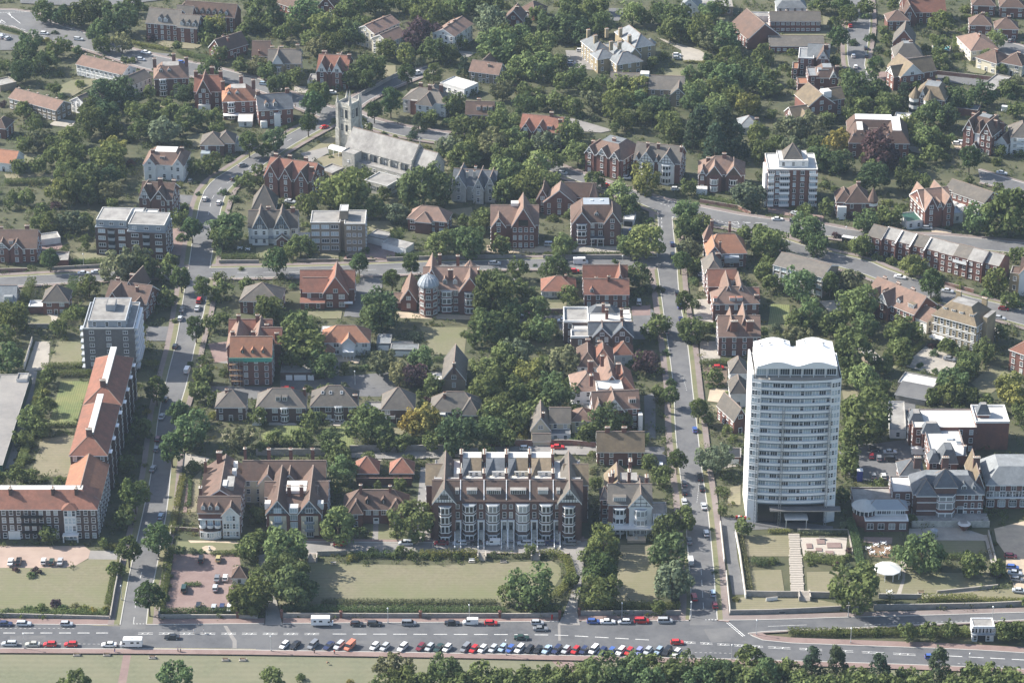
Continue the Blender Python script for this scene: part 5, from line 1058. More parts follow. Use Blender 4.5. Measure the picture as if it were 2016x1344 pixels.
# right-hand street, far side
b=Bld('orange_roofed_house','brick house with bright orange hipped roof and little corner turret',t12(1545,650),t12(1845,645),6.4,'house',dep=13,wall='pb',roof='ot',ref='orange hipped house'); W=b.W; b.wing(roof='hx',rise=5.4,win='FLR',hipf=4); b.wing(-.4,W * .34,-1.4,9,6.3,'gy',3.6,win='FL',rk='ot'); b.wing(-.6,W * .22,9,13.5,8.6,'pyr',5.0,rk='pt',win='L'); b.chim(W * .3,-.4,zt=11.2,w=.9,d=.9); b.chim(W * .18,14,zt=14,w=1.2,d=.9); b.chim(W * .64,12,zt=13.6,w=1.0,d=.9); b.box('glazed_lean_to',W * .42,W * .8,-3,0,3.4,5.6,'ld','ld'); b.finish()
b=Bld('semi_detached_houses','pair of long red-tiled houses with hipped fronts along the street',t12(1585,1045),t12(1945,1040),7.4,'house',dep=17,wall='rb',roof='rt',ref='pair of long red-tiled houses'); W=b.W; g=b.wing(0,W,0,10,7.4,'hx',4.6,win='FLR',fl=2,rk='pt'); b.wing(W * .22,W * .48,4,17,8,'gy',4.8,win='',rk='pt'); b.wing(W * .5,W * .74,4,16,8,'gy',4.8,win='',rk='pt'); b.wing(-.4,W * .6,15,26,7.6,'gx',4.4,win='L',rk='rt'); b.wing(-.8,W * .36,25,39,7.8,'hip',4.4,rk='gt',win='L'); b.wing(W * .76,W + .8,6,14,6,'gx',3,win='R'); b.dorm(W * .42,.12,2.0,1.2,'f'); b.dorm(W * .58,.12,2.0,1.2,'f'); b.dorm(.8,.12,1.2,1.2,'f'); b.chim(W * .5,14,2,1.6,1.0,'wh'); b.chim(W * .3,38,1.5); b.chim(W * .95,1.5,1.6); b.finish()
b=Bld('red_house','red gabled house with two big chimney stacks just above the tower block',t12(1630,1305),t12(1955,1305),8.0,'house',dep=14,wall='rb',roof='pt',ref='house with two big stacks'); W=b.W; b.wing(roof='gx',rise=5.0,win='FLR',fl=3); b.wing(W * .16,W * .44,2,13,8.2,'gy',5.2,win=''); b.wing(W * .5,W * .76,4,16,8.4,'gy',5.6,win=''); b.chim(W * .36,.8,zt=13.8,w=2.4,d=1.2,n=4); b.chim(W * .74,.8,zt=13.8,w=2.6,d=1.2,n=4); b.box('skylight',W * .84,W * .9,7,9,9,11.5,'wp','fw'); b.box('skylight',W * .96,W * 1.02,6,9,9,11.2,'wp','fw'); b.finish()
simple('rendered_cottages','white rendered pair with pale hipped roofs half hidden by the tower block',t22(1720,245),t22(1850,245),5.6,9,'hip',3.8,'wh','gt',ref='white cottages by the tower')
simple('rendered_cottages','second white cottage with grey hipped roof touching the tower block',t22(1722,405),t22(1850,405),5.6,10,'hip',3.8,'wh','gt',ref='second white cottage')
simple('gabled_house','brown gabled house tucked against the tower block side',t22(1750,620),t22(1850,600),5.6,13,'gy',4.2,'rb','gt',ref='house tucked by the tower')
# right side
b=Bld('mansion_flats','yellow brick mansion with brown mansard roof and four white dormers',t13(1300,1130),t13(1640,1225),10.6,'flats',dep=15,wall='yb',roof='lt',ref='yellow brick mansion'); W=b.W; b.wing(roof='mans',rise=4.8,inset=4.8,top='ft',win='FR',fl=3,sp=2.2,wsz=(1.1,2.0))
for p in (.2,.4,.58,.82): b.dorm(W * p,.28,1.5,1.5,'f')
for z in (3.5,7.0): b.box('string_course',-.1,W + .1,-.2,0,z,z + .3,'wp')
b.box('awning',.3,W * .36,-3.0,-.05,2.5,2.8,'wp','fw'); b.box('stair_tower',W,W + 1.8,5,12,0,12.6,'yb','ft'); b.chim(W * .2,13,zt=16,w=2,d=1); b.chim(W * .8,13,zt=16,w=2,d=1); b.finish()
b=Bld('brick_houses','row of red brick houses with tan tiled roof, gables and dormers',t13(770,975),t13(1150,1130),6.6,'house',dep=13,wall='rb',roof='lt',ref='tan-roofed brick row'); W=b.W; g=b.wing(roof='gx',rise=5.2,win='FLR',fl=2,sp=2.8,rk='pt'); b.wing(W * .05,W * .25,-.8,6,6.5,'gy',3.4,gk='wh',win='F',rk='pt'); b.wing(W * .28,W * .52,-1.6,7,6.6,'gy',4.4,gk='wh',win='F',rk='pt'); b.dorm(W * .62,.2,1.6,1.5,'g',wing=g,rk='pt'); b.dorm(W * .88,.2,2.6,1.6,'f',wing=g); b.dorm(W * .3,.3,1.6,1.4,'g',wing=g)
for p in (.12,.4,.7): b.chim(W * p,7.5,1.2,1.8,1.0)
b.wing(W - .3,W + 5.5,1,11,5.0,'gx',3.2,wk='wh',win='R',rk='pt'); b.finish()
b=Bld('brick_flats','three-storey buff and white flats with weathered low roof by the fork',t13(45,740),t13(430,840),8.6,'flats',dep=13,wall='tb',roof='gt',ref='weathered low-roofed flats'); W=b.W; b.wing(roof='gx',rise=2.6,win='',fl=3)
for i in range(3):
 for j in range(7): add('window',win_mesh(1.9,1.5,'t'),b.o,(W * (j + .5) / 7,-.03,.9 + i * 2.9)); 
for j in range(8): b.box('pier',W * j / 7 - .15,W * j / 7 + .15,-.25,-.02,0,8.4,'wp')
b.finish()
b=Bld('brick_terrace','long stepped red brick terrace with grey roofs and tall party walls',t13(780,515),t13(1800,770),7.6,'terrace',dep=11,wall='rb',roof='gt',ref='stepped brick terrace'); W=b.W; n=9
for i in range(n):
 st=(0,1.6,1.6,1.6,1.6,1.2,.6,.2,2.0)[i]; u0,u1=W * i / n,W * (i + 1) / n
 b.wing(u0 + .02,u1 - .02,st,11 + st * .5,7.6 + (.5 if i in (6,7) else 0) + i * .003,'gx',2.9,win='F',fl=3,sp=2.6,wsz=(1.1,1.2),white=False,oh=.15,rk='ft' if i % 3 else 'gt')
 if i in (1,2,3,4,7,8): m=MB(); m.box(u0 - .2,u0 + .2,-.2,3,0,7.6,'rb','wp'); m.poly([(u0 - .22,-.3,7.6),(u0 + .22,-.3,7.6),(u0 + .22,6,10.9),(u0 - .22,6,10.9)],'wp'); m.poly([(u0 - .22,6,10.9),(u0 - .22,6,7),(u0 - .22,-.3,7),(u0 - .22,-.3,7.6)],'rb'); m.poly([(u0 + .22,-.3,7.6),(u0 + .22,-.3,7),(u0 + .22,6,7),(u0 + .22,6,10.9)],'rb'); b.part('party_wall',m)
b.balcony(W * 6.5 / n,6.0,W / n * .95,.8,'wp',v=.6)
for i in range(4): b.box('garage_opening',W * (i + .25) / n,W * (i + .8) / n,1.5 if i else -.06,1.58 if i else 0,0,2.2,'dk')
b.finish()
b=Bld('red_villa','red brick villa with steep paired gables and white window bands',t13(1230,300),t13(1460,275),8.4,'house',dep=15,wall='rb',roof='pt',ref='red villa with paired gables'); W=b.W; b.wing(0,W,0,15,8.4,'gx',5.0,win='FLR',fl=3,wsz=(1.3,1.5)); b.wing(0,W * .42,-1.2,15,8.4,'gy',5.0,win='F',fl=3); b.wing(W * .62,W,-1.2,15.3,8.45,'gy',4.8,win='F',fl=3); b.wing(W * .43,W * .6,-.6,6,8.4,'gy',2.6,win='F'); b.wing(-7,-.2,0,9,3.2,'flat',rk='fg',wk='wh',win='F'); b.wing(W,W + 5,1,8,4,'flat',wk='wh',rk='ld',win='F'); b.dorm(6,.35,1.6,1.5,'g',face='L'); b.finish()
b=Bld('terrace','row of town houses with grey roof and white rear conservatories',t13(1450,170),t13(1700,255),6.0,'terrace',dep=11,wall='tb',roof='gt',ref='grey-roofed town houses'); W=b.W; b.wing(roof='gx',rise=3.0,wk='rb',win='FR',fl=2,sp=2.4,wsz=(1.3,1.2)); b.wing(-5,0,2.5,11,5.6,'gx',2.6,wk='rb',win='F')
for i in range(4): b.box('conservatory',W * (.05 + .25 * i),W * (.2 + .25 * i),-3.5,-.1,0,2.6,'wp','fw')
b.finish()
b=Bld('turret_house','brick house with pointed brown turret and white bay near the flats',t13(615,250),t13(800,250),7.0,'house',dep=12,wall='rb',roof='bt',ref='house with pointed turret'); W=b.W; b.wing(0,W * 1.0,0,12,7,'hip',5.0,win='FLR'); b.wing(-3.6,W * .3,1,11,7,'hip',3.6,win='FL',rk='bt'); b.box('glazed_bay',-3.4,.2,-1.2,1,0,5.4,'wp','fw'); m=MB(); m.cone(W + 1.4,1.2,2.0,0,2.0,7.4,8,'rb'); m.cone(W + 1.4,1.2,2.05,5.4,2.05,6.6,8,'wp'); m.cone(W + 1.4,1.2,2.4,7.4,0,13.2,8,'bt'); b.part('turret',m); b.chim(W * .6,9,1.8); b.finish()
# tall flats with white balconies
b=Bld('apartment_block','eight-storey brick flats with white balcony stacks and set-back pyramid roof',(1512,335),(1610,335),16.5,'flats',dep=17,wall='pb',roof='gt',ref='eight-storey balcony flats'); W=b.W; b.wing(roof='flat',win='',par=.4,top='fw',rk='fw')
b.wing(W * .22,W * .82,3,14,19.2,'flat',wk='wh',rk='fw',win='F',z0=16.4,par=.2); b.wing(W * .34,W * .7,5,13,19.5,'pyr',5.2,z0=19,win='')
for i in range(6):
 z=.9 + i * 2.65
 for (p,w_) in ((.07,.12),(.34,.2),(.92,.16)): b.balcony(W * p,z + .2,W * w_,1.3,'wp')
 for (p,w_) in ((.07,2.2),(.2,1.4),(.34,3.2),(.53,1.3),(.7,1.3),(.9,2.4)): add('window',win_mesh(w_,1.5,'t'),b.o,(W * p,-.03,z + .4))
for p in (.48,.6,.78): b.box('brick_pier',W * p - .5,W * p + .5,-.3,-.02,0,16.4,'rb')
b.box('white_side',-1.0,-.02,1,12,0,15,'wp'); b.finish()
b=Bld('edge_house','red brick and white gabled house cut by the right edge',t13(1985,800),t13(2160,820),9,'house',dep=10,wall='wh',roof='bt',ref='gabled house at the right edge'); b.wing(roof='gx',rise=4,win='FL',fl=3); b.wing(-3.8,0,1,8,7.5,'flat',wk='yb',win='FL'); b.wing(0,6,-1.4,6,9,'gy',3.8,gk='wh',win='F',fl=3); b.finish()
b=Bld('edge_house','brick block with white corner at the right edge above the hotel',t23(1905,60),t23(2100,130),8.5,'house',dep=12,wall='rb',roof='rt',ref='brick block at the right edge',at='e'); b.wing(roof='hip',rise=4,win='FL',fl=3); b.finish()
# sheds by the hotel
b=Bld('shed','long corrugated grey shed with open front behind the hotel',t23(1005,410),t23(1240,455),2.8,'shed',dep=9,at='e',wall='gwall',roof='ft',ref='corrugated shed'); b.wing(roof='shed',rise=1.0,win='',rk='asp2'); b.wing(-2,b.W,9,18,2.6,'flat',rk='fw',win='')
b=Bld('outbuilding','low flat outbuilding with white gabled porch at the hotel car park',t23(960,700),t23(1090,705),3.0,'shed',dep=22,at='e',wall='wh',roof='ft',ref='car park outbuilding'); b.wing(roof='flat',win='F',fl=1); b.finish()
b=Bld('outhouse','small flat roofed garage beyond the hedge behind the tower',t23(840,180),t23(925,165),2.8,'garage',dep=13,at='e',wall='tb',roof='ft',ref='garage beyond the hedge'); b.wing(roof='flat',win='')
for nm,lb,A_,B_,hh,dp,wk_,rk_ in (('garage','white flat-roofed garage beside the slate-grey gabled flats',t12(872,435),t12(958,440),2.8,9,'wh','fw'),('garden_room','long pale green garden room by the lawn',t21(1060,115),t21(1278,118),2.6,5,'lg','lg'),('garden_room','small grey-green outbuilding beside the white villa',t21(950,70),t21(1060,72),2.8,8,'lg','lg'),('garage','small flat garage left of the red-roofed bungalow',t12(0,965),t12(58,965),2.6,8,'tb','ft'),('garage','dark-roofed garage near the tower side',t22(1690,965),t22(1800,968),2.6,7,'rb','dk')):
 q=Bld(nm,lb,A_,B_,hh,'garage',dep=dp,at='g',wall=wk_,roof=rk_); q.wing(roof='flat',win='',par=.2); q.box('garage_door',q.W * .12,q.W * .88,-.07,-.02,0,2.1,'dk' if 'beside the slate' in lb else 'wp')
# three villas facing the drive
b=Bld('gabled_flats','tall brick flats with one great front gable and teal glazing',t12(-165,432),t12(208,432),9.6,'flats',dep=15,wall='rb',roof='bt',ref='great-gabled flats'); W=b.W; b.wing(0,W,1,14,9.6,'gx',5.4,win='FLR',fl=3,rk='pt'); g=b.wing(W * .44,W * .92,-1,14.4,9.7,'gy',7.6,rk='pt',win='F',fl=3,sp=2.0); b.box('glazed_gable',W * .58,W * .78,-1.3,-1.02,9.9,12.4,'glc'); b.box('lift_housing',W * .42,W * .58,7,10,12,16.0,'wh','fw'); b.wing(W * .02,W * .3,-.8,6,9.6,'gy',3.6,win='F',rk='pt'); b.finish()
b=Bld('courtyard_house','pinkish brown roofed L-shaped house with skylight and spiky corner',t12(195,215),t12(500,225),5.6,'house',dep=9,wall='rb',roof='pt',ref='L-shaped pink-roofed house'); W=b.W; b.wing(W * .0,W * .32,-2,9,5.6,'gy',4.6,win='F',rk='bt'); b.wing(W * .2,W,-4,5,5.6,'gy',5.4,win='FR'); b.wing(W * .7,W * 1.5,3,12,5.4,'gx',4.2,rk='bt',win='R'); b.wing(W * 1.36,W * 1.56,1,6,6,'pyr',6,win='',rk='pt'); b.finish()
b=Bld('slate_flats','brick flats with slate flat roof, skylights and two white-edged gables',t12(470,405),t12(860,405),9.6,'flats',dep=16,wall='pb',roof='bt',ref='slate-topped gabled flats'); W=b.W; b.block=[(W * .2,-.5,2)]; g=b.wing(roof='mans',rise=5.6,inset=4.6,top='ld',win='FLR',fl=3,wsz=(1.4,1.8)); b.wing(W * .02,W * .38,-1.2,9,9.65,'gy',4.6,win=''); b.wing(W * .66,W * .98,-1.2,9,9.7,'gy',4.6,win='F',fl=3); b.bay(W * .2,4.2,.9,[(1.2,2.8),(4.6,6.2),(7.4,9.0)],'pb',.6,v=-1.2); b.dorm(W * .5,.2,1.6,1.8,'g',wing=g,rk='bt'); b.dorm(W * .44,.6,2.6,1.0,'f',wing=g); b.dorm(W * .6,.6,2.6,1.0,'f',wing=g); b.box('porch',W * .38,W * .66,-2.8,-.1,3.4,3.7,'wp','sl')
for p in (.4,.52,.64): b.box('porch_post',W * p - .1,W * p + .1,-2.7,-2.5,0,3.4,'wp')
b.box('skylight',W * .38,W * .44,8,9.2,15,15.5,'wp','glt'); b.box('skylight',W * .58,W * .64,8,9.2,15,15.5,'wp','glt'); b.finish()
# ------------------------------------------------------------------ church and far rows
b=Bld('church','flint church with square pinnacled tower and long grey slate nave',(681,288),(811,323),7.4,'church',dep=11.5,wall='fl',roof='gt',ref='flint church'); W=b.W
b.wing(0,W,0,11.5,7.4,'gx',6.6,win='',rk='ft',white=False); b.wing(W + .1,W + 9,1.0,10.5,7.0,'gx',5.4,win='',rk='ft',white=False)
for i in range(6):
 u=W * (.14 + .155 * i); b.box('buttress',u + 2.2,u + 2.9,-.9,0,0,6.6,'st'); add('window',win_mesh(1.0,2.9,'d'),b.o,(u,-.03,3.2))
b.box('gable_parapet',W - .3,W + .3,-.5,.6,0,9.4,'st'); m=MB(); m.poly([(W - .25,-.6,7.2),(W + .25,-.6,7.2),(W + .25,5.75,14.6),(W - .25,5.75,14.6)],'dk'); m.poly([(W + .25,12.1,7.2),(W - .25,12.1,7.2),(W - .25,5.75,14.6),(W + .25,5.75,14.6)],'dk'); b.part('roof_coping',m); b.box('cross_shaft',W - .12,W + .12,5.6,5.9,14.4,17.4,'st'); b.box('cross_arm',W - .7,W + .7,5.62,5.88,16.3,16.6,'st')
(tu,tv)=b.L(667,289,0); TS=6.6
b.wing(tu,tu + TS,tv,tv + TS,19.5,'flat',rk='ft',wk='st',par=1.2,top='st',win='',z0=0)
for z in (6.5,12.5,18.8): b.box('string_course',tu - .2,tu + TS + .2,tv - .2,tv + TS + .2,z,z + .35,'st')
for (x,y,t) in ((0,0,3.4),(TS,0,7.2),(TS,TS,3.6),(0,TS,3.4)):
 m=MB(); m.box(-.65,.65,-.65,.65,0,20.4,'st'); m.box(-.95,.95,-.95,.95,0,9,'st'); m.cone(0,0,.8,20.4,0,20.4 + t,8,'st'); b.part('pinnacle',m,(tu + x,tv + y,0))
for dx in (.32,.68):
 for f,loc,rz in (('F',(tu + TS * dx,tv - .03,14.2),0),('R',(tu + TS + .03,tv + TS * dx,14.2),math.pi / 2),('L',(tu - .03,tv + TS * dx,14.2),-math.pi / 2)): add('belfry_opening',win_mesh(1.0,3.4,'d'),b.o,loc,rz)
 add('window',win_mesh(.8,2.6,'d'),b.o,(tu + TS * dx,tv - .03,8.2),0)
(au,av)=b.L(674,331,0); b.wing(au,au + 6.5,av,av + 5,7.4,'flat',rk='ft',win='F',wk='fl',fl=1,sp=5,wsz=(.7,.9)); b.wing(au + 6.5,W - 1,av + 1.5,-.9,3.6,'flat',rk='ft',wk='fl',win='F',par=.3,fl=1,sp=5)
m=MB(); (cu,cv)=b.L(646,304,0); 
for k in range(8):
 a0,a1=math.pi * k / 8,math.pi * (k + 1) / 8; p,q=(2.0 - 2.0 * math.cos(a0),2.6 + 1.1 * math.sin(a0)),(2.0 - 2.0 * math.cos(a1),2.6 + 1.1 * math.sin(a1)); m.poly([(0,p[0],p[1]),(8.5,p[0],p[1]),(8.5,q[0],q[1]),(0,q[0],q[1])],'wp')
for i in range(4):
 for y in (0,3.9): m.box(i * 2.8 - .1,i * 2.8 + .1,y,y + .15,0,2.6,'wp')
b.part('entrance_canopy',m,(cu,cv,0)); b.finish()
b=Bld('church_hall','low flat-roofed stone hall in front of the church',(718,376),(763,388),4.6,'hall',dep=10.5,at='g',wall='st',roof='fw',ref='flat church hall'); b.wing(roof='flat',rk='ft',par=.4,top='fw',win='FR',fl=1,sp=2.4,wsz=(1.8,1.3),st='d'); b.finish()
# around the church
b=Bld('gothic_house','large red brick gothic house with many gables left of the church',(521,345),(612,357),8.8,'house',dep=15,wall='rb',roof='pt',ref='red gothic house'); W=b.W; b.wing(roof='gx',rise=5.0,win='FLR',fl=3,rk='rt'); b.wing(W * .02,W * .3,-1.2,9,8.9,'gy',5.2,win='F',fl=3,rk='rt'); b.wing(W * .35,W * .6,-1.2,9,8.8,'gy',4.6,win='F',fl=3,rk='bt'); b.wing(W * .68,W * .95,-1.2,9,8.8,'gy',4.6,win='F',fl=3,rk='bt')
for u,v in ((.1,8),(.4,8),(.75,8),(.95,4)): b.chim(W * u,v,1.8,1.6,.9)
b.finish()
simple('garage','flat garages beside the red gothic house',t11(500,40),t11(600,72),2.6,8,'flat',None,'tb','ft',cat='garage',ref='gothic house garages',at='g',win='',door=False)
b=Bld('stone_house','grey flint gothic house with steep slate gables right of the church hall',t11(1545,110),t11(1880,130),6.6,'house',dep=12,wall='fl',roof='sl',ref='flint gothic house'); W=b.W; b.wing(roof='gx',rise=4.6,win='FLR',fl=2); b.wing(0,W * .34,-2,11,6.8,'gy',4.8,win='F',fl=2); b.wing(W * .52,W * .76,-3,10,6.6,'gy',4.6,win='F'); b.wing(W * .78,W * 1.02,-1,12,6.7,'gy',4.4,win='F'); b.chim(W * .33,3,2.4,.9,.9,'fl'); b.chim(W * .5,3,2.8,.9,.9,'fl'); b.chim(W * .48,8,2.0,.9,.9,'fl'); b.wing(-3.4,0,0,4,3.2,'flat',rk='sl',win='F'); b.finish()
simple('red_villas','red brick pair with tile-hung gables and bright roof lights behind the drive',t02(590,1195),t02(870,1260),9.0,16,'mans',4.6,'rb','pt',ref='red pair with roof lights',gables=((.1,4.2,3.0,'wh',.8),(.45,5.0,3.4,'wh',.8),(.8,4.2,3.0,'wh',.8)),chims=((.02,.3,2),(.55,.4,2)),top='lg',inset=4.5,fl=3)
b=Bld('villa','brick villa with two big white timbered gables and bay windows',t02(960,1255),t02(1320,1290),9.0,'house',dep=13,wall='rb',roof='gt',ref='white-gabled villa'); W=b.W; b.wing(roof='gx',rise=5.0,win='LR',fl=3,rk='gt'); b.block=[(W * .27,-2,2.5),(W * .7,-2,2.5)]
for c in (.28,.72): b.wing(W * (c - .17),W * (c + .17),-1.4,8,9.05,'gy',4.2,gk='wh',wk='wh',win='',fl=3); b.timber(W * c,W * .34,4.2,9.05,-1.4,5); b.bay(W * c,3.8,1.2,[(.9,2.6),(3.9,5.6),(6.8,8.2)],'wh',.6,v=-1.4)
b.wing(W * .02,W * .12,-1,5,9,'gy',2.2,gk='wh',win='F'); b.wing(W * .46,W * .54,-.8,5,9,'gy',2.0,gk='wh',win='F'); b.chim(W * .25,5,1.8,1.2,1.0); b.chim(W * .48,5,2,1.2,1); b.chim(W * .98,5,1.6,1,1.6); b.finish()
b=Bld('twin_villas','pair of brick villas with red tiled bays and white conservatory',t12(1470,20),t12(1830,30),7.6,'house',dep=13,wall='pb',roof='pt',ref='villas with red tiled bays'); W=b.W; b.block=[(W * .34,-2,2.4),(W * .76,-2,2.4)]; b.wing(roof='hx',rise=5.2,win='LR',fl=3)
for c in (.34,.76): b.wing(W * (c - .16),W * (c + .16),-1.4,8,7.6,'gy',4.0,gk='bt',win='',fl=3); b.bay(W * c,3.4,1.0,[(.8,2.4),(3.8,5.6)],'pb',.6,'rt',v=-1.4)
b.wing(W * .02,W * .14,-.8,5,7.6,'gy',2.4,gk='wh',win='F'); b.box('conservatory',-.8,W * .2,-5,-1.5,0,2.6,'wp','fw'); b.chim(W * .2,6,1.4); b.chim(W * .55,6,1.6); b.finish()
simple('brick_villa','brick villa with orange roof slopes and square chimney left of the oaks',t02(60,1020),t02(380,1050),7.4,13,'gx',4.6,'pb','rt',ref='brick villa by the oaks',gables=((.16,4.6,3.4,'pb',1),(.5,4.6,3.4,'pb',1)),chims=((.7,.5,1.8),(.95,.3,1.8)),dorms=((.72,.15,2.0,1.4),),fl=3)
# slate mansion
b=Bld('mansion','rambling grey slate-roofed stone mansion with many hips and tall chimneys',t02(690,460),t02(1160,390),8.0,'mansion',dep=18,wall='yb',roof='lg',ref='slate-roofed mansion'); W=b.W; b.wing(0,W * .3,2,10,7.0,'hip',2.8,win='FLR',fl=2); b.wing(W * .05,W * .3,8,24,8,'hip',3.2,win='L'); b.wing(W * .2,W * .62,-6,4,6.4,'hx',3.4,win='FLR',fl=2); b.wing(W * .3,W * .7,2,16,8,'flat',rk='lg',win=''); b.wing(W * .28,W * .42,0,9,7.6,'gy',2.8,win=''); b.wing(W * .48,W * .66,-1,9,7.6,'gy',3.2,win=''); b.wing(W * .64,W * .96,3,25,9.6,'hy',4.2,win='FR',fl=3); m=MB(); m.cone(W * .94,6,2.6,0,2.6,9.4,10,'yb'); m.cone(W * .94,6,2.9,9.4,.3,11.6,10,'lg'); b.part('turret',m)
for u,v in ((.14,14),(.14,22),(.42,20),(.62,8),(.25,4),(.36,2),(.62,18)): b.chim(W * u,v,zt=13.4,w=1.6,d=1.0,k='yb')
b.finish()
b=Bld('care_home','long low building with grey pitched roofs and white lift housing in the trees',t02(770,690),t02(1350,710),6.0,'flats',dep=16,wall='tb',roof='gt',ref='long grey-roofed building'); W=b.W; b.wing(0,W * .52,4,15,6,'gx',3.4,win='FLR',fl=2); b.wing(W * .53,W * 1.0,0,13,6,'gx',3.8,win='FR',fl=2); b.wing(W * .84,W * 1.03,-5,6,5.8,'gy',2.8,win='F',fl=2); b.box('lift_housing',W * .4,W * .52,6,10,8,10.6,'wh','fw'); b.finish()
# right far side
b=Bld('chapel','plain steep-roofed brick chapel gable above the school yard',t02(1720,190),t02(1860,310),5,'chapel',dep=16,wall='rb',roof='bt',ref='steep brick chapel',at='e'); b.wing(roof='gx',rise=6.5,win='F'); b.finish()
b=Bld('school_block','two-storey brown flats with long flat pitched roof and rooftop vents',t03(20,168),t03(415,168),5.6,'flats',dep=11,wall='rb',roof='gt',ref='long brown flats'); b.wing(roof='gx',rise=2.6,win='FLR',fl=2,sp=2.2,wsz=(1.4,1.0)); b.chim(b.W * .33,7,.8,.8,.8,'dk',1); b.chim(b.W * .75,7,.8,.8,.8,'dk',1); b.finish()
b=Bld('school_block','lower grey-roofed range of flats with lawn in front',t03(15,365),t03(440,365),3.4,'flats',dep=12,wall='rb',roof='gt',ref='lower grey-roofed range'); b.wing(roof='gx',rise=2.8,win='F',fl=1,sp=2.4,wsz=(1.4,1.0)); b.finish()
simple('garage','white-doored lock-ups along the top of the school yard',t02(1850,175),t02(2030,175),2.6,6,'flat',None,'wh','ft',cat='garage',ref='school yard lock-ups',at='g',win='',door=False)
b=Bld('red_house','red brick house with pale lead flat, gable and orange porch roofs',t03(240,460),t03(480,470),8,'house',dep=13,wall='rb',roof='lg',ref='upper red house'); W=b.W; b.wing(0,W * .5,0,13,8,'flat',rk='lg',win='FL',fl=3,top='wh'); b.wing(W * .3,W,3,13,8,'gx',4.4,win='FR',fl=3,rk='lg'); b.wing(W * .62,W * .98,0,9,8,'gy',4,gk='wh',win='F',rk='bt'); b.wing(-2.5,.2,-6,2,5,'flat',rk='ot',win='FL'); b.chim(W * .9,6,2); b.finish()
b=Bld('red_house','red brick house with lead roof and small white gable below its twin',t03(318,610),t03(555,610),7.4,'house',dep=11,wall='rb',roof='lg',ref='lower red house'); W=b.W; b.wing(0,W * .3,0,11,7.8,'flat',rk='lg',win='FL'); b.wing(W * .28,W,0,11,7.4,'mans',3.6,inset=2.8,top='lg',rk='bt',win='FR',fl=2); b.wing(W * .72,W * .95,-.8,5,7.4,'gy',2.8,gk='wh',win='F'); b.dorm(W * .5,.4,4.6,1.3,'f',wing=b.wings[1]); b.wing(-4.6,0,-1,7,4.4,'flat',rk='ot',win='FL'); b.chim(W * .98,5,3); b.finish()
b=Bld('brown_flats','tan-roofed brick flats with tall gable and glazed roof box',t03(315,830),t03(625,790),7.6,'flats',dep=14,wall='rb',roof='lt',ref='tan-roofed flats'); W=b.W; b.wing(0,W * .64,-1,14,7.6,'gy',4.6,win='F',fl=2); b.wing(W * .5,W,3,12,7.4,'gx',3.6,win='FR',fl=3); b.box('roof_box',W * .44,W * .64,2,6,9,12,'wp','fw'); b.wing(-8.6,.2,-4,5,4.2,'gx',3.4,wk='pb',win='FL',fl=1); b.wing(-5.4,-1,-5,0,4.1,'gy',2.4,win='F'); b.finish()
b=Bld('courtyard_flats','U-shaped brown tiled flats with bright white flat roof',t03(640,1120),t03(1110,1130),7.0,'flats',dep=18,wall='rb',roof='bt',ref='U-shaped flats with white roof'); W=b.W; b.wing(0,W * .36,0,16,7,'mans',4.4,inset=3.2,top='fw',win='FLR',fl=2); b.wing(0,W * .86,12,24,7.05,'mans',4.5,inset=3.0,top='wp',win='R',fl=2); b.wing(W * .6,W * 1.0,0,22,7.1,'mans',4.4,inset=3.2,top='wp',win='FR',fl=2); b.wing(W * .34,W * .62,3,13,6.9,'gx',3.4,win='F')
for p in (.08,.2,.3,.66,.8): b.dorm(W * p,.25,1.4,1.4,'g',wing=b.wings[0] if p < .5 else b.wings[2])
b.finish()
b=Bld('gothic_villa','red brick and white gothic villa with tall twin gables and parked cars',t03(1545,1010),t03(1780,1060),9.4,'house',dep=13,wall='rb',roof='bt',ref='gothic villa with twin gables'); W=b.W; b.wing(0,W,0,13,9.4,'mans',5,inset=4.4,top='lg',win='FLR',fl=3); b.wing(W * .02,W * .36,-1.4,9,9.5,'gy',4.8,gk='rb',win='F',fl=3,sp=2); b.wing(W * .6,W * .98,-1.8,9,9.5,'gy',5.0,gk='rb',win='F',fl=3,sp=2); b.wing(W * .4,W * .56,-1,6,9.6,'hy',4,win='F',fl=3,wk='wh'); b.wing(W * .36,W * .56,-3,0,3,'gy',2,win='F',wk='wh')
for u,v in ((.1,6),(.3,11),(.7,11),(.9,4),(1.0,8)): b.chim(W * u,v,2.4,1.6,.9)
b.wing(W,W + 5,3,12,5,'gy',3,win='R',wk='wh'); b.finish()
b=Bld('turret_villa','white-banded villa with round corner turrets and pale flat roof',t03(1150,760),t03(1390,790),7.8,'house',dep=14,wall='pb',roof='lt',ref='villa with round turrets'); W=b.W; b.wing(roof='mans',rise=4.4,inset=3.6,top='lg',win='FLR',fl=3); 
for u,v in ((.4,.5),(W * .52,-.6)): m=MB(); m.cone(u,v,2.5,0,2.5,7.6,12,'wh'); m.cone(u,v,2.52,1,2.52,2.6,12,'gl'); m.cone(u,v,2.52,4.2,2.52,5.8,12,'gl'); m.cone(u,v,2.9,7.6,0,12.4,12,'lt'); b.part('turret',m)
b.wing(W * .18,W * .4,-1,7,7.8,'gy',4,gk='wh',win='F'); b.chim(W * .3,11,2); b.chim(W * .6,11,2); b.chim(W * .95,9,2); b.wing(W + 1,W + 14,4,11,3,'flat',rk='lg',wk='rb',win=''); b.finish()
simple('garage','long flat garage roof behind the turreted villa',t03(1775,720),t03(1915,610),2.6,7,'flat',None,'tb','ft',cat='garage',ref='long garage behind turrets',at='e',win='',door=False)
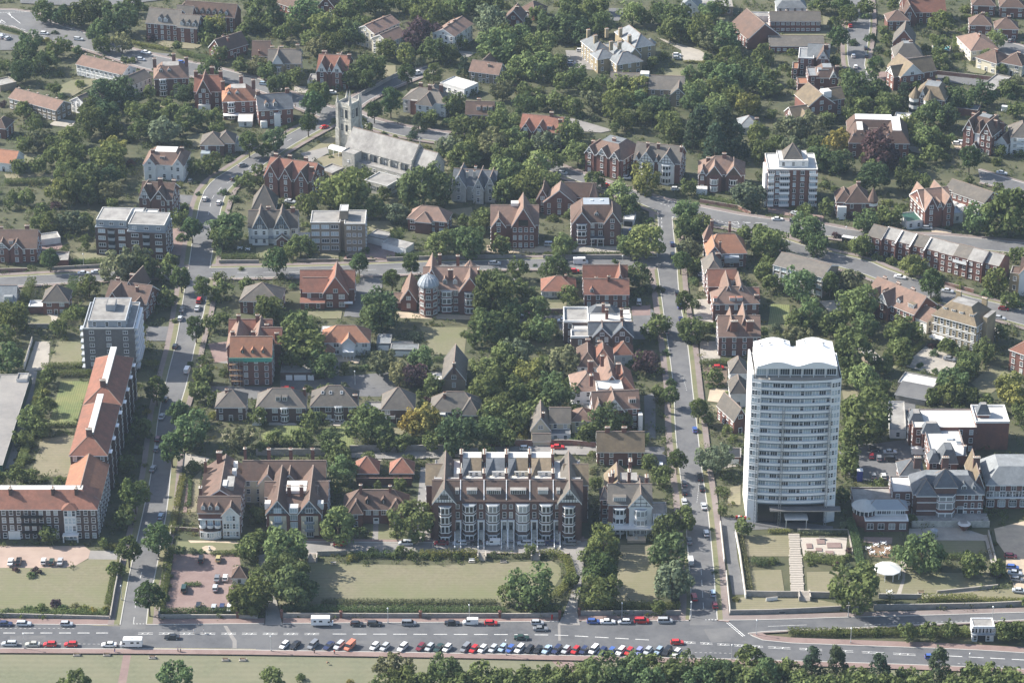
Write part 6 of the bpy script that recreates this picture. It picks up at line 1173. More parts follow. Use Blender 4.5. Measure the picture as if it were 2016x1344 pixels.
b=Bld('gabled_house','tan-roofed house with white timbered end beside the hill street',t03(1040,600),t03(1330,560),7,'house',dep=13,wall='rb',roof='lt',ref='tan-roofed corner house'); W=b.W; b.wing(W * .0,W * .6,-1,13,7,'gy',5.2,gk='wh',win='FL'); b.wing(W * .3,W,1,12,7,'gx',4.8,win='FR'); b.wing(-2.6,W * .2,1,8,6.8,'gx',3.6,gk='wh',win='L'); b.finish()
simple('gabled_house','grey-brown hipped house with white roof vent, second up the hill street',t03(1000,450),t03(1220,450),6.5,12,'mans',5.0,'rb','gt',ref='second house up the hill street',inset=4.2,top='lg',chims=((.6,.5,1.2),))
simple('gabled_house','steep dark-roofed house, third up the hill street',t03(985,330),t03(1150,340),6.5,12,'gy',6.0,'rb','gt',ref='third house up the hill street')
b=Bld('long_house','long red-tiled house with white panels at the top of the hill street',t03(1070,100),t03(1400,95),5.6,'house',dep=12,wall='rb',roof='rt',ref='long red-tiled hilltop house'); b.wing(roof='gx',rise=4.8,win='FLR',fl=2); b.wing(-1,5,-4,6,5.4,'gy',5,win='F',rk='bt'); b.chim(b.W * .1,6,2); b.chim(b.W * .45,6,1); b.wing(-9,1,-9,0,5,'hip',3.4,rk='bt',win='F'); b.finish()
for i,(x0,x1,y,lb) in enumerate(((1590,1760,195,'small hipped house with brown roof light by the close'),(1790,1970,225,'small hipped house with white garage by the close'),(1830,2020,55,'hipped house with white bay high at the right edge'),(1610,1790,40,'white-windowed hipped house at the top right'))):
 simple('suburban_house',lb,t03(x0,y),t03(x1,y + 5),5.4,9,'hip',3.8,'rb','bt',ref=lb.split(' by ')[0].split(' at ')[0],chims=((.6,.5,.8),),wsz=(1.5,1.3),win='FLR')
for i,(x0,y0,x1,y1,dp,lb) in enumerate(((1490,290,1600,400,13,'long pinkish-roofed semi with cream walls'),(1640,450,1800,500,11,'cream house with brown hip roof and garden terrace'),(1840,490,2000,520,11,'brown hipped house with white conservatory'))):
 simple('suburban_house',lb,t03(x0,y0),t03(x1,y1),5.4,dp,'hip',3.8,'cr','bt' if i else 'pt',ref=lb.split(' with ')[0],chims=((.6,.5,.8),),wsz=(1.5,1.3))
b=Bld('edge_flats','brown-roofed flats with white balconies cut by the right edge',t03(1915,1080),t03(2100,1085),8,'flats',dep=13,wall='wh',roof='gt',ref='balcony flats at the right edge'); b.wing(roof='hip',rise=4.5,win='FL',fl=3); [b.balcony(4.5,1.5 + 2.6 * i,4,1.2,'wp') for i in range(3)]; b.finish()
simple('white_bungalow','white bungalow with slate-grey roof among the trees',t02(1790,1000),t02(1950,1000),3.6,10,'hip',3.2,'wh','lg',ref='white bungalow',chims=((.9,.5,1.2),))
simple('glass_house','low white outbuilding under trees near the U-shaped flats',t03(990,940),t03(1110,950),2.6,8,'flat',None,'wh','fw',ref='low white outbuilding',door=False)
# left far side
b=Bld('church_street_villas','white-gabled red brick villa with flat garage above the church',t01(480,560),t01(720,570),8.2,'house',dep=15,wall='rb',roof='rt',ref='villa above the church'); W=b.W; b.wing(roof='gx',rise=5.0,win='FLR',fl=3,rk='rt'); b.wing(W * .0,W * .34,-1.2,13,8.3,'gy',4.6,gk='wh',win='F',fl=3,rk='rt'); b.wing(W * .5,W * .84,-1.2,13,8.3,'gy',4.4,gk='wh',win='F',fl=3,rk='bt'); b.wing(W * .36,W * .48,-.5,6,8.2,'gy',2.4,gk='wh',win='F'); b.chim(W * .1,11,2.4); b.chim(W * .55,14,2.4); b.chim(W * 1.0,6,2); b.wing(-4.5,-.2,0,9,3,'flat',wk='wh',rk='ft',win=''); b.finish()
b=Bld('stone_villa','cream stone villa with grey gables and bay left of the brick villa',t01(95,500),t01(350,500),7.2,'house',dep=12,wall='yb',roof='gt',ref='cream stone villa'); W=b.W; b.block=[(W * .3,-2,2.2)]; b.wing(roof='gx',rise=4.4,win='FLR',fl=2); b.wing(W * .12,W * .48,-1.4,9,7.3,'gy',4.4,gk='wh',win='',fl=2); b.bay(W * .3,3.2,1.0,[(.9,2.6),(4.0,5.8)],'yb',.6,v=-1.4); b.chim(W * .1,8,2); b.chim(W * .4,8,2); b.chim(W * .9,6,2); b.finish()
simple('dark_house','dark brown house with plain steep roof and twin pale chimneys',t01(-30,440),t01(110,440),5.5,11,'gx',5.0,'bb','bt',ref='dark steep-roofed house',chims=((.4,.1,1.0,.8,.8),))
b=Bld('slate_house','slate-roofed house with flint-blue gables and white bays left of the church',t01(20,870),t01(290,850),7.6,'house',dep=12,wall='rb',roof='sl',ref='slate house by the church road'); W=b.W; b.wing(roof='gx',rise=4.8,win='FLR',fl=2); b.dorm(W * .25,.15,1.6,1.7,'g',rk='bt'); b.dorm(W * .5,.15,1.6,1.7,'g',rk='bt'); b.box('glazed_bay',.6,3.4,-2,0,0,3,'wp','fw'); b.box('glazed_bay',W * .44,W * .62,-2,0,0,6,'wp','fw'); b.chim(W * .05,6,1.5); b.chim(W * .5,10,1.2); b.chim(W * .9,6,1.8); b.finish()
b=Bld('hipped_villa','grey hipped villa with white and brick bays across from the church',t01(1145,790),t01(1480,830),6.4,'house',dep=13,wall='wh',roof='gt',ref='grey hipped villa'); W=b.W; b.wing(0,W,2,13,6.4,'hx',4.0,win='FLR',fl=2); b.wing(W * .38,W * .74,-2,9,6.3,'hy',3.4,win='F',fl=2); b.box('brick_bay',W * .2,W * .36,.4,2.2,0,6.6,'rb','ft'); b.wing(W * .3,W * .7,10,20,6.2,'hip',3,wk='tb',win=''); b.chim(W * .3,9,2.4); b.chim(W * .55,7,2); b.chim(W * .8,8,3); b.finish()
simple('brick_house','brown house with three white dormers below the big trees',t01(1650,900),t01(1870,905),6.4,10,'gx',4.0,'bb','bt',ref='house with three white dormers',dorms=((.45,.3,1.5,1.6),(.68,.3,1.5,1.6),(.88,.3,1.5,1.6)),chims=((.45,.6,1.5),),fl=2)
simple('white_hall','white flat-roofed hall with tan gable behind the grey hipped villa',t01(1450,655),t01(1640,710),4.0,10,'flat',None,'wh','fw',cat='hall',ref='white flat hall',door=False)
b=simple('tan_house','tan-roofed L-shaped house behind the white flat hall',t01(1680,560),t01(1910,590),5.0,9,'gx',3.6,'tb','pt',ref='tan L-shaped house',chims=((.6,.3,1.2,.8,.8),)); b.wing(b.W * .1,b.W * .5,6,16,5,'gy',3.4,win='L',rk='pt')
b=Bld('white_terrace','cream terrace with tan roof stepping down the slope',t01(930,265),t01(1130,180),8,'terrace',dep=11,wall='cr',roof='pt',ref='cream stepped terrace'); b.wing(roof='gx',rise=2.6,win='FLR',fl=3,sp=2.4); b.wing(-3,b.W * .55,-11,-1,7,'gx',2.6,win='FLR',fl=3,sp=2.4); b.chim(b.W * .3,5,.8); b.chim(b.W * .7,5,.8); b.finish()
simple('white_flats','white gable-ended flats with tan roof among dark trees',t01(1560,290),t01(1705,190),8,11,'gx',2.8,'wh','pt',cat='flats',ref='white gable-ended flats',fl=3,sp=2.4,chims=((.3,.5,.8),(.6,.5,.8)))
# red victorian row upper left
for i,(A_,B_,lb,rk_,wl) in enumerate(((t00(1215,620),t00(1480,610),'tall red-roofed house with two white dormers in the upper left row','pt','pb'),(t00(1530,720),t00(1740,720),'narrow red house with steep white-edged gable in the upper left row','rt','rb'),(t00(1755,800),t00(2010,790),'red house with columned porch and curved bay, last of the upper left row','ot','rb'))):
 b=Bld('victorian_house',lb,A_,B_,8.6,'house',dep=13,wall=wl,roof=rk_,ref=('two-dormer red house','narrow steep-gabled house','porch and bay red house')[i]); W=b.W
 if i == 1: b.wing(roof='gx',rise=5,win='FLR',fl=3); b.wing(W * .1,W * .62,-1.6,10,8.6,'gy',6,gk='bt',win='F',fl=3,sp=2.2); b.box('glazed_bay',W * .15,W * .6,-3,-1.6,0,3.2,'wp','fw')
 else: b.wing(roof='mans',rise=4.4,inset=3.8,top='ft',win='FLR',fl=3); b.dorm(W * .2,.3,1.7,1.8,'g'); b.dorm(W * .45,.3,1.7,1.8,'g'); b.bay(W * .25,3.4,1.2,[(.9,2.6),(3.9,5.4),(6.6,8.0)],wl,.6)
 if i == 2: b.wing(W,W + 6,3,12,5,'flat',wk='rb',win='F',rk='ft'); b.box('porch',0,W * .5,-3,-.1,2.8,3.1,'wp')
 b.chim(.4,6,zt=15.5); b.chim(W * .6,11,zt=15.5); b.chim(W - .4,6,zt=15.5); b.finish()
b=Bld('gabled_house','white and brick house with pale flat roof and dormer above the corner',t00(1130,1290),t00(1450,1300),7.0,'house',dep=14,wall='wh',roof='pt',ref='white house with flat roof'); W=b.W; b.wing(roof='mans',rise=4,inset=4,top='fw',win='FLR',fl=2); b.wing(W * .02,W * .3,-1,6,7,'gy',3,gk='wh',win='F'); b.wing(W * .72,W * .98,-1,6,7,'gy',3,gk='wh',win='F'); b.dorm(W * .45,.25,2,1.5,'f'); b.chim(W * .2,4,2.4); b.chim(W * .85,10,2); b.finish()
b=Bld('hipped_house','hipped house with conservatory and flat garage on the corner above',t00(1580,1140),t00(1870,1140),5.0,'house',dep=11,wall='pb',roof='gt',ref='hipped corner house'); W=b.W; b.wing(W * .0,W * .62,0,11,5,'hip',3.6,win='FL'); b.wing(W * .4,W * .9,2,12,5,'hip',3.4,win='FR'); b.box('conservatory',.2,W * .26,-4,-.1,0,2.6,'wp','glt'); b.wing(W * .9,W + 5,5,14,2.8,'flat',wk='wh',rk='ft',win=''); b.finish()
simple('white_kiosk','white summer house with gabled roof behind the hipped corner house',t00(1880,1000),t00(1985,1000),2.6,9,'gx',1.4,'wh','fw',cat='shed',ref='white summer house',at='g',door=False)
for nm,A_,B_,dp,lb,rf in (('terrace',t00(600,505),t00(960,590),10,'tan-roofed terrace with white panels facing a sunny lawn','upper tan terrace'),('terrace',t00(70,770),t00(440,870),10,'tan-roofed brick terrace below the sunny lawn','lower tan terrace')):
 b=Bld(nm,lb,A_,B_,5.4,'terrace',dep=dp,wall='tb' if 'below' in lb else 'wh',roof='pt',ref=rf); b.wing(roof='gx',rise=2.6,win='FLR',fl=2,sp=2.4,wsz=(1.4,1.2)); [b.chim(b.W * p,dp * .55,.7,.8,.6,'bb',1) for p in (.05,.25,.45,.65,.85)]; b.finish()
b=Bld('terrace','narrow tan-roofed row with white gable end across the lawn',t00(555,790),t00(640,800),5.2,'terrace',dep=36,wall='wh',roof='gt',ref='crosswise tan row'); b.o.rotation_euler[2]=b.rz=R(-37); b.wing(0,9,0,42,5.2,'gy',2.6,win='FLR',fl=2,sp=2.6); b.finish()
b=Bld('long_flats','long brick flats with tan roof and row of pointed dormers at the top',t00(1150,180),t00(1400,200),8.0,'flats',dep=13,wall='rb',roof='gt',ref='long flats with pointed dormers'); W=b.W; b.wing(roof='gx',rise=5.0,win='FLR',fl=3,sp=2.6); b.dorm(W * .42,.12,1.8,1.8,'g'); b.dorm(W * .6,.12,1.8,1.8,'g'); b.wing(W + .1,W + 9.5,-1,10,7.6,'gx',4.2,win='FR',fl=3); [b.dorm(W + p,.12,1.5,1.5,'g',wing=b.wings[1]) for p in (2,5,8)]; b.wing(W * .7,W + 3,11,18,8,'gx',4.4,rk='gt',win=''); b.wing(W * .8,W + 22,17,27,7.5,'gx',4.6,rk='bt',win='F',fl=3); [b.dorm(W * .8 + 6 + 3.0 * p,.1,1.4,1.5,'g',wing=b.wings[3]) for p in range(6)]; b.wing(W * .55,W * .95,18,26,7,'gy',4,gk='wh',win='F'); b.finish()
simple('brick_lodge','small orange brick lodge with tall brown roof beyond the hedge',t00(1745,410),t00(1950,345),4.6,9,'gx',4.6,'rb','bt',ref='small brick lodge',chims=((.4,.3,1.6,1,.9),(.45,.8,2,1,.9)))
simple('brick_flats','brick flats half hidden by trees at the top of the picture',t01(165,20),t01(310,70),7,11,'gx',4,'rb','bt',cat='flats',ref='top brick flats'); simple('brick_flats','dark brick gable behind the trees, beside the top brick flats',t01(490,40),t01(620,60),6,10,'gy',4.5,'rb','bt',cat='flats',ref='dark brick gable')
simple('gabled_house','dark gabled house at the top left of the centre trees',t02(-60,150),t02(80,160),6,10,'gy',4.4,'rb','bt',ref='dark gabled house in trees',chims=((.6,.5,1),)); simple('low_house','brown low roof at the top edge above the conifers',t02(60,70),t02(180,100),4,10,'hip',3.4,'rb','bt',ref='brown low roof')
simple('white_house','white gabled house at the top edge above the mansion',t02(1330,50),t02(1470,60),5,9,'gy',4,'wh','lg',ref='white gabled house at the top'); simple('flat_house','long flat grey building at the top edge',t02(1480,60),t02(1740,60),4,12,'flat',None,'tb','ft',ref='long flat grey building',door=False)
simple('white_house','white flat-topped house in trees at the very top right of centre',t03(70,60),t03(300,60),5,9,'mans',2.6,'wh','lg',ref='white flat-topped house')
simple('edge_house','white and orange cottage at the left edge below the woods',t00(-60,1270),t00(110,1290),4,10,'gx',3.6,'wh','ot',ref='white and orange cottage'); simple('edge_shed','pale flat shed at the left edge by the lower tan terrace',t00(0,680),t00(130,650),2.8,8,'flat',None,'tb','ft',cat='shed',ref='pale flat shed',door=False,win='')
simple('edge_house','brick corner of a dark house at the left edge',t00(-60,1000),t00(40,1010),5,9,'hip',3,'rb','bt',ref='dark house at left edge')
# ------------------------------------------------------------------ trees, shrubs, hedges
LEAF={}
def leaf_cloud(rng,cl,per,size,flat=.5):
 """quads on the skins of clumps: cl = array of x, y, z, r"""
 n=len(cl) * per; c=np.repeat(cl,per,axis=0)
 d=rng.normal(size=(n,3)); d[:,2] += .25; d /= np.linalg.norm(d,axis=1)[:,None]
 p=c[:,:3] + d * (c[:,3:4] * rng.uniform(.72,1.06,(n,1)))
 nr=d + rng.normal(size=(n,3)) * flat; nr /= np.linalg.norm(nr,axis=1)[:,None]
 a=np.cross(nr,rng.normal(size=(n,3))); a /= np.linalg.norm(a,axis=1)[:,None] + 1e-9; b=np.cross(nr,a)
 s=size * rng.uniform(.6,1.35,(n,1)); a=a * s; b=b * s * rng.uniform(.55,1.0,(n,1))
 v=np.stack([p - a,p - b * .9,p + a,p + b * .9],1).reshape(-1,3)
 return v
def quads_mesh(name,v,k):
 n=len(v) // 4; me=bpy.data.meshes.new(name)
 me.vertices.add(len(v)); me.vertices.foreach_set("co",v.astype(np.float32).ravel())
 me.loops.add(len(v)); me.loops.foreach_set("vertex_index",np.arange(len(v),dtype=np.int32))
 me.polygons.add(n); me.polygons.foreach_set("loop_start",np.arange(0,len(v),4,dtype=np.int32)); me.polygons.foreach_set("loop_total",np.full(n,4,np.int32))
 me.materials.append(MATS[k]); me.update(calc_edges=True); return me
def crown(kind,seed):
 g=np.random.default_rng(seed)
 if kind == 'c':
  cl=[]
  for i in range(60):
   z=g.uniform(-1.0,1.25); r=.95 * (1 - (z + 1.0) / 2.5) ** .7 * g.uniform(.55,1); t=g.uniform(0,6.283); cl.append((r * math.cos(t),r * math.sin(t),z,g.uniform(.16,.26)))
  return quads_mesh('crown',leaf_cloud(g,np.array(cl),34,.075),'leaf')
 zs,zb=(1.18,.62) if kind == 'k' else (.88,.7)
 cl=[(0,0,-.05,.74),(.1,.1,.15,.66),(0,0,0,.7),(-.1,0,.1,.66)]
 n={'k': 54,'w': 46}.get(kind,50)
 ph=g.uniform(0,6.28,3); am=g.uniform(.05,.2,3)
 if kind != 'k': zs *= g.uniform(.85,1.3); n=int(n * g.uniform(.7,1.15))
 for i in range(n):
  d=g.normal(size=3); d /= np.linalg.norm(d); t=math.atan2(d[1],d[0])
  L=1 + am[0] * math.sin(2 * t + ph[0]) + am[1] * math.sin(3 * t + ph[1]) + am[2] * math.sin(4 * d[2] + ph[2])
  q=d * (L * g.uniform(.7,.84)); q[2] *= zs if q[2] > 0 else zb * (1.05 if kind != 'k' else 1.5)
  if kind == 'k': q[:2] *= 1.0 - .28 * max(0,q[2])
  cl.append((*q,g.uniform(.19,.32) if kind != 'w' else g.uniform(.15,.27)))
 return quads_mesh('crown',leaf_cloud(g,np.array(cl),40,.088,.38),'leaf')
def trunk_mesh(kind,seed):
 g=random.Random(seed); m=MB(); top=-.05
 m.tube((0,0,-2.0),(.02,.01,-.6),.085,.06,7,'bark'); m.tube((.02,.01,-.6),(0,0,.35 if kind != 'c' else 1.2),.06,.02,6,'bark')
 if kind != 'c':
  for i in range(5): a=g.uniform(0,6.28); m.tube((.02,.01,-.6 + .12 * i),(math.cos(a) * .55,math.sin(a) * .55,-.1 + .13 * i),.035,.01,5,'bark')
 return m.mesh('trunk')
CR={k: [crown(k,10 * i + s) for s in range(n)] for i,(k,n) in enumerate((('d',9),('k',4),('w',3),('c',3)))}
TR={k: [trunk_mesh(k,s) for s in range(3)] for k in 'dc'}
def shrub_mesh(seed):
 g=np.random.default_rng(seed); cl=[(0,0,.1,.6)]
 for i in range(12): d=g.normal(size=3); d /= np.linalg.norm(d); d[2]=abs(d[2]) * .8 - .1; cl.append((*(d * g.uniform(.5,.75)),g.uniform(.22,.36)))
 return quads_mesh('shrub',leaf_cloud(g,np.array(cl),34,.1,.5),'leaf')
SHR=[shrub_mesh(300 + s) for s in range(5)]
TONE={'d': (.122,.158,.064),'l': (.19,.21,.076),'k': (.084,.12,.048),'o': (.09,.12,.054),'w': (.152,.168,.094),'c': (.064,.087,.05),'p': (.095,.062,.066),'g': (.27,.23,.07)}
WORD={'d': 'green','l': 'light green','k': 'dense dark green','o': 'dark green','w': 'grey-green','c': 'dark evergreen','p': 'purple-leaved','g': 'golden'}
DATA={
 't00': '350,90,95,o;500,120,85,o;640,110,100,o;780,70,85,o;960,150,120,o;1110,65,55,d;1040,40,70,o;430,265,35,c;365,325,40,g;225,340,80,d;300,330,50,d;150,380,50,d;780,250,80,d;800,350,65,l;960,340,80,w;1190,310,45,p;500,370,65,o;420,400,60,d;620,400,50,d;190,470,75,o;330,490,80,o;160,570,80,o;390,470,60,d;470,590,40,d;620,665,52,l;400,690,42,d;480,760,40,d;980,480,45,d;1040,490,45,d;1130,660,55,l;790,750,110,o;960,740,110,o;720,860,90,o;830,900,90,o;720,960,110,o;860,1000,80,o;1100,900,90,d;1200,850,60,d;1050,860,60,d;1270,920,60,d;1100,1020,80,d;1280,1030,110,w;1000,1100,50,d;1360,870,60,d;1480,920,90,d;1600,930,70,d;1420,1000,60,d;1700,920,60,d;1720,1020,60,d;1450,740,80,o;1650,550,80,d;1730,500,50,o;1730,430,60,w;1630,240,80,d;1700,200,90,l;1780,150,70,d;1650,330,60,d;1900,520,60,d;1990,560,50,d;1970,50,60,o;1960,200,60,o;1900,270,60,o;270,990,60,w;360,980,40,w;290,1090,80,w;190,1140,60,d;410,1120,60,d;560,1080,80,d;400,1230,70,w;540,1220,100,d;870,1230,110,d;900,1170,90,l;760,1230,60,d;1030,1290,40,p;620,1200,60,d;480,1160,60,d;70,920,40,w;190,870,60,d;30,830,40,p;1480,1130,40,d;1660,1290,80,d;1960,1120,75,k;1530,1310,60,o;1800,1260,45,d;300,1310,60,d;150,1310,60,d;580,1320,60,d',
 't01': '70,90,110,o;380,110,120,d;550,200,110,l;740,60,100,d;110,190,60,p;280,220,70,d;200,270,60,d;420,310,70,l;480,370,80,w;610,340,80,d;700,250,90,o;800,270,80,o;820,180,60,d;1030,390,75,d;1130,30,60,o;1370,100,110,d;1500,90,60,d;1290,270,120,p;1180,430,80,l;1400,400,90,d;1530,420,70,o;1540,310,70,d;1290,510,55,w;1400,580,75,d;1190,580,65,k;1640,540,60,c;1850,180,120,w;1900,380,130,d;1960,60,50,l;1970,280,80,d;900,540,110,d;780,600,90,o;720,620,70,o;860,630,80,d;640,700,45,w;180,670,90,d;310,600,65,d;500,750,90,k;450,820,80,k;410,970,65,k;440,690,40,d;620,960,35,d;650,830,40,k;930,870,60,k;1060,800,75,k;1280,970,65,c;1230,1080,50,c;1370,930,60,p;1560,820,85,d;1500,970,55,d;1690,730,50,d;1940,720,75,w;1980,620,60,d;1600,960,60,d;1890,900,90,d;1950,980,110,d;1680,1060,130,o;1530,1150,90,w;1640,1220,100,d;1850,1150,120,w;1950,1250,100,d;1720,1180,90,d;1970,1100,70,w;140,1110,90,o;70,1180,60,d;840,950,40,d;1090,1090,30,l;1150,1110,25,l;1350,1165,35,l;1000,1060,35,d;590,1240,22,d;20,520,70,w;90,560,70,d;900,20,90,o;1000,30,80,d;1230,40,80,o;1620,40,90,d;1750,40,90,o;1850,40,90,d',
 't02': '200,110,60,d;350,40,35,l;460,140,110,o;290,210,100,o;420,230,100,o;600,90,90,d;700,190,90,d;540,260,90,o;230,360,100,d;60,280,80,d;80,400,70,d;200,520,110,d;50,520,80,l;370,490,60,d;320,590,60,l;520,600,80,d;400,650,70,l;710,640,55,d;620,680,70,d;950,110,90,l;1030,140,60,d;1170,110,80,d;1300,150,110,d;1250,230,90,o;1380,220,90,o;1500,240,110,d;1560,90,70,d;1680,290,110,d;1580,330,80,w;1120,30,25,c;850,680,90,l;1000,700,80,l;820,820,110,d;1000,810,100,d;1200,690,60,d;1150,850,100,o;640,800,80,w;480,840,70,d;340,800,70,d;220,800,60,d;110,840,90,d;210,720,45,w;1060,900,80,o;1430,730,90,l;1420,800,80,d;1240,970,90,d;890,940,80,d;1560,570,80,d;1680,460,80,d;1800,540,90,d;1700,620,110,d;1900,640,90,o;1600,700,80,d;1620,830,90,l;1850,830,90,l;1950,520,60,d;1970,680,70,d;1740,760,80,d;1550,900,90,d;1400,600,70,d;1480,1010,120,c;1650,1060,140,c;1600,1150,110,c;1770,1120,100,c;1420,1080,90,c;1260,1050,80,o;1930,1040,80,d;1960,1180,80,d;1550,1220,25,d;1980,420,70,d;520,1210,100,l;450,1070,100,d;270,1120,80,w;200,1300,110,l;60,1190,90,d;40,1080,80,d;340,1270,70,d;760,1310,50,d;660,940,40,w;540,910,50,d;30,700,40,p;60,200,40,p;1200,440,45,o;1540,460,50,d;460,40,80,d;700,40,60,d;1640,60,60,d',
 't03': '590,40,70,d;640,120,70,d;770,60,60,d;770,140,50,d;560,290,75,k;660,345,50,k;810,310,55,k;855,510,60,k;430,40,60,d;360,40,50,d;870,400,45,c;950,430,40,d;930,270,50,d;710,690,130,d;860,720,90,o;740,830,70,w;640,890,60,d;940,810,80,d;900,910,70,d;1070,770,70,c;1280,900,110,d;1450,780,90,o;1420,920,80,o;1690,740,90,o;1540,790,80,d;1080,990,75,l;1240,1090,100,d;1370,1130,60,d;1290,1210,70,p;870,1180,140,p;960,1250,80,p;180,1000,110,w;330,980,100,w;460,940,60,d;560,1110,90,g;200,1150,80,w;370,1130,60,d;400,1240,90,d;560,1280,90,o;60,1130,60,d;600,1330,50,l;820,1310,60,l;1110,1290,70,d;1200,1300,50,d;1400,1250,50,k;1590,1240,80,k;1790,1280,50,d;1980,1220,50,d;1960,860,60,p;1370,180,85,d;1550,80,50,d;1550,240,40,d;1610,270,35,d;1800,320,70,l;1560,150,50,d;1980,570,50,d;1960,640,50,w;1880,690,60,d;1900,760,50,d;1300,310,50,d;1370,340,60,d;1250,380,45,d;1350,480,60,w;1490,450,50,d;1560,430,40,d;1420,520,50,w;1240,270,50,w;130,540,55,d;180,590,40,d;20,600,60,o;10,700,60,o;190,410,50,d;40,400,50,l;270,660,40,w;1450,1090,45,d;1690,1250,50,w;1700,90,50,d;700,920,60,d',
 't10': '600,130,110,o;700,60,90,o;480,160,95,l;690,190,80,o;860,170,80,w;330,330,70,w;400,400,80,d;300,410,60,d;460,480,55,c;580,400,85,w;660,400,70,w;440,285,50,p;210,210,60,d;110,210,50,w;390,690,65,k;590,720,35,k;630,720,35,d;220,690,45,d;920,760,110,w;1060,730,110,w;1130,760,90,o;1000,800,80,w;1300,790,70,w;1425,840,75,k;1590,920,65,k;1510,450,75,k;1430,530,55,d;1460,290,45,k;1400,370,70,w;1565,190,30,k;1760,180,45,k;1800,450,120,d;1740,530,80,d;1690,570,25,l;1310,1000,65,l;1370,1190,35,k;1540,1240,70,k;1730,850,55,d;1740,930,65,d;1700,1020,55,d;1680,1190,60,d;1900,780,28,k;700,910,75,d;620,1130,60,d;520,1130,50,l;100,1160,100,d;60,1090,60,d;40,1290,70,d;1950,80,70,d;1840,230,45,d;1880,110,50,d;780,1000,30,l;1230,1080,40,d;670,540,40,d;850,50,90,o;500,20,80,d;1790,1010,30,d',
 't11': '2000,1120,80,d;1990,1240,90,d;1760,1180,70,d;700,170,165,d;860,30,60,d;1320,130,170,o;1100,330,85,w;920,290,85,d;410,270,85,d;350,590,75,d;160,700,80,k;810,720,65,k;860,640,40,d;1220,740,60,k;1440,580,90,l;1670,560,110,d;1920,590,70,d;1780,370,75,d;1740,430,60,d;200,840,40,k;290,920,35,d;190,940,40,w;250,300,50,d;970,1090,130,o;950,1160,110,o;1860,1010,150,o;1900,930,110,o;1820,1240,120,d;1250,1310,55,w;100,1090,90,d;340,1300,130,d;450,1230,40,d;290,1140,45,d;1790,860,40,w;1890,820,50,d;1960,160,90,d;1940,50,110,d;1070,850,60,k;460,640,45,w;390,430,35,l;1650,1290,40,d',
 't12': '60,1300,70,d;150,1240,60,w;300,1230,60,d;60,920,60,w;150,960,50,d;130,130,120,d;40,40,80,d;290,90,90,d;640,80,75,o;850,200,110,l;900,280,80,d;1050,70,110,l;1390,130,60,w;1860,180,110,w;1370,320,85,d;1380,440,95,d;1500,420,80,d;1090,400,45,k;400,590,80,l;1060,570,120,l;920,590,75,d;1390,620,80,w;1330,710,65,k;340,760,85,d;810,720,32,k;180,750,25,k;1000,830,80,o;1160,940,45,k;1080,950,40,c;1000,960,55,d;450,980,65,d;200,1080,80,d;1360,1020,60,k;1440,1060,45,d;1165,1210,70,d;1410,1250,90,d;1080,1270,60,d;1990,580,100,d;1840,500,60,d;1950,480,60,d;1980,800,60,d;1430,880,40,d;40,780,70,w;230,1260,80,d;370,1310,35,d;700,20,50,d;320,380,50,d;1550,1250,50,d',
 't13': '30,560,90,d;310,470,110,d;390,590,75,d;770,400,90,d;900,340,60,d;980,360,70,d;530,520,45,p;740,590,75,d;1140,750,80,l;1290,880,80,k;250,910,110,d;490,890,65,k;640,860,90,w;710,1050,120,d;760,1220,80,d;330,1120,90,d;240,1170,70,d;1900,330,170,d;1650,380,110,d;1790,880,90,d;1730,980,50,d;860,690,45,l;970,720,40,d;1520,910,45,d;840,50,110,o;1070,60,80,o;1200,90,70,d;440,120,50,d;520,150,40,d;460,290,60,d;620,360,50,p;1100,410,45,d;940,260,50,l;1900,1020,60,d;1960,1060,50,d;1340,1030,30,c;1060,1240,90,d;1150,1270,70,d;1000,1290,70,d;560,1170,60,d;480,1200,70,w;600,1290,70,w;220,1310,80,w;60,1250,50,w;30,880,60,o;100,950,45,w;20,760,60,d;1840,780,50,d',
 't20': '60,130,110,d;10,520,40,d;250,610,85,d;1230,380,80,k;1410,560,80,k;1500,700,120,d;1350,850,90,k;1060,1190,110,k;1120,690,70,p;1180,750,35,k;1160,560,35,g;1570,390,70,d;1550,580,60,l;1680,590,40,l;1600,260,70,d;1600,150,55,k;1500,190,35,k;1770,250,50,d;1140,980,30,l;990,1320,50,l;1080,860,45,o;1880,770,90,w;1250,770,35,p;380,270,60,l;350,410,45,l;290,470,45,l;380,490,50,d;130,1050,70,w;260,820,30,d;200,930,50,l;350,1100,30,d;470,1100,50,d;1000,960,60,o;960,1150,30,l',
 't21': '1700,480,60,d;1930,500,90,d;1990,420,80,l;2010,600,80,d;1960,760,70,d;350,60,150,d;990,170,90,w;1130,260,85,w;1250,270,80,p;1300,150,90,d;1390,340,70,l;1290,420,45,d;1870,360,140,d;1790,230,80,l;1960,100,80,l;2000,180,60,d;900,660,130,d;1230,640,90,g;1340,620,100,g;450,620,70,l;370,760,75,p;370,610,50,w;750,600,50,p;590,790,90,d;1600,740,130,o;1390,780,70,d;1840,590,80,d;1860,680,50,p;1860,710,90,d;660,890,70,d;680,1000,100,d;630,1120,80,d;870,800,45,l;1150,800,60,d;1020,800,60,d;540,200,90,d;700,360,40,w;600,365,35,w;850,90,50,w;860,210,45,d;20,590,60,d;60,830,50,w;240,830,50,w;1350,470,40,p;700,200,35,l;770,740,30,l',
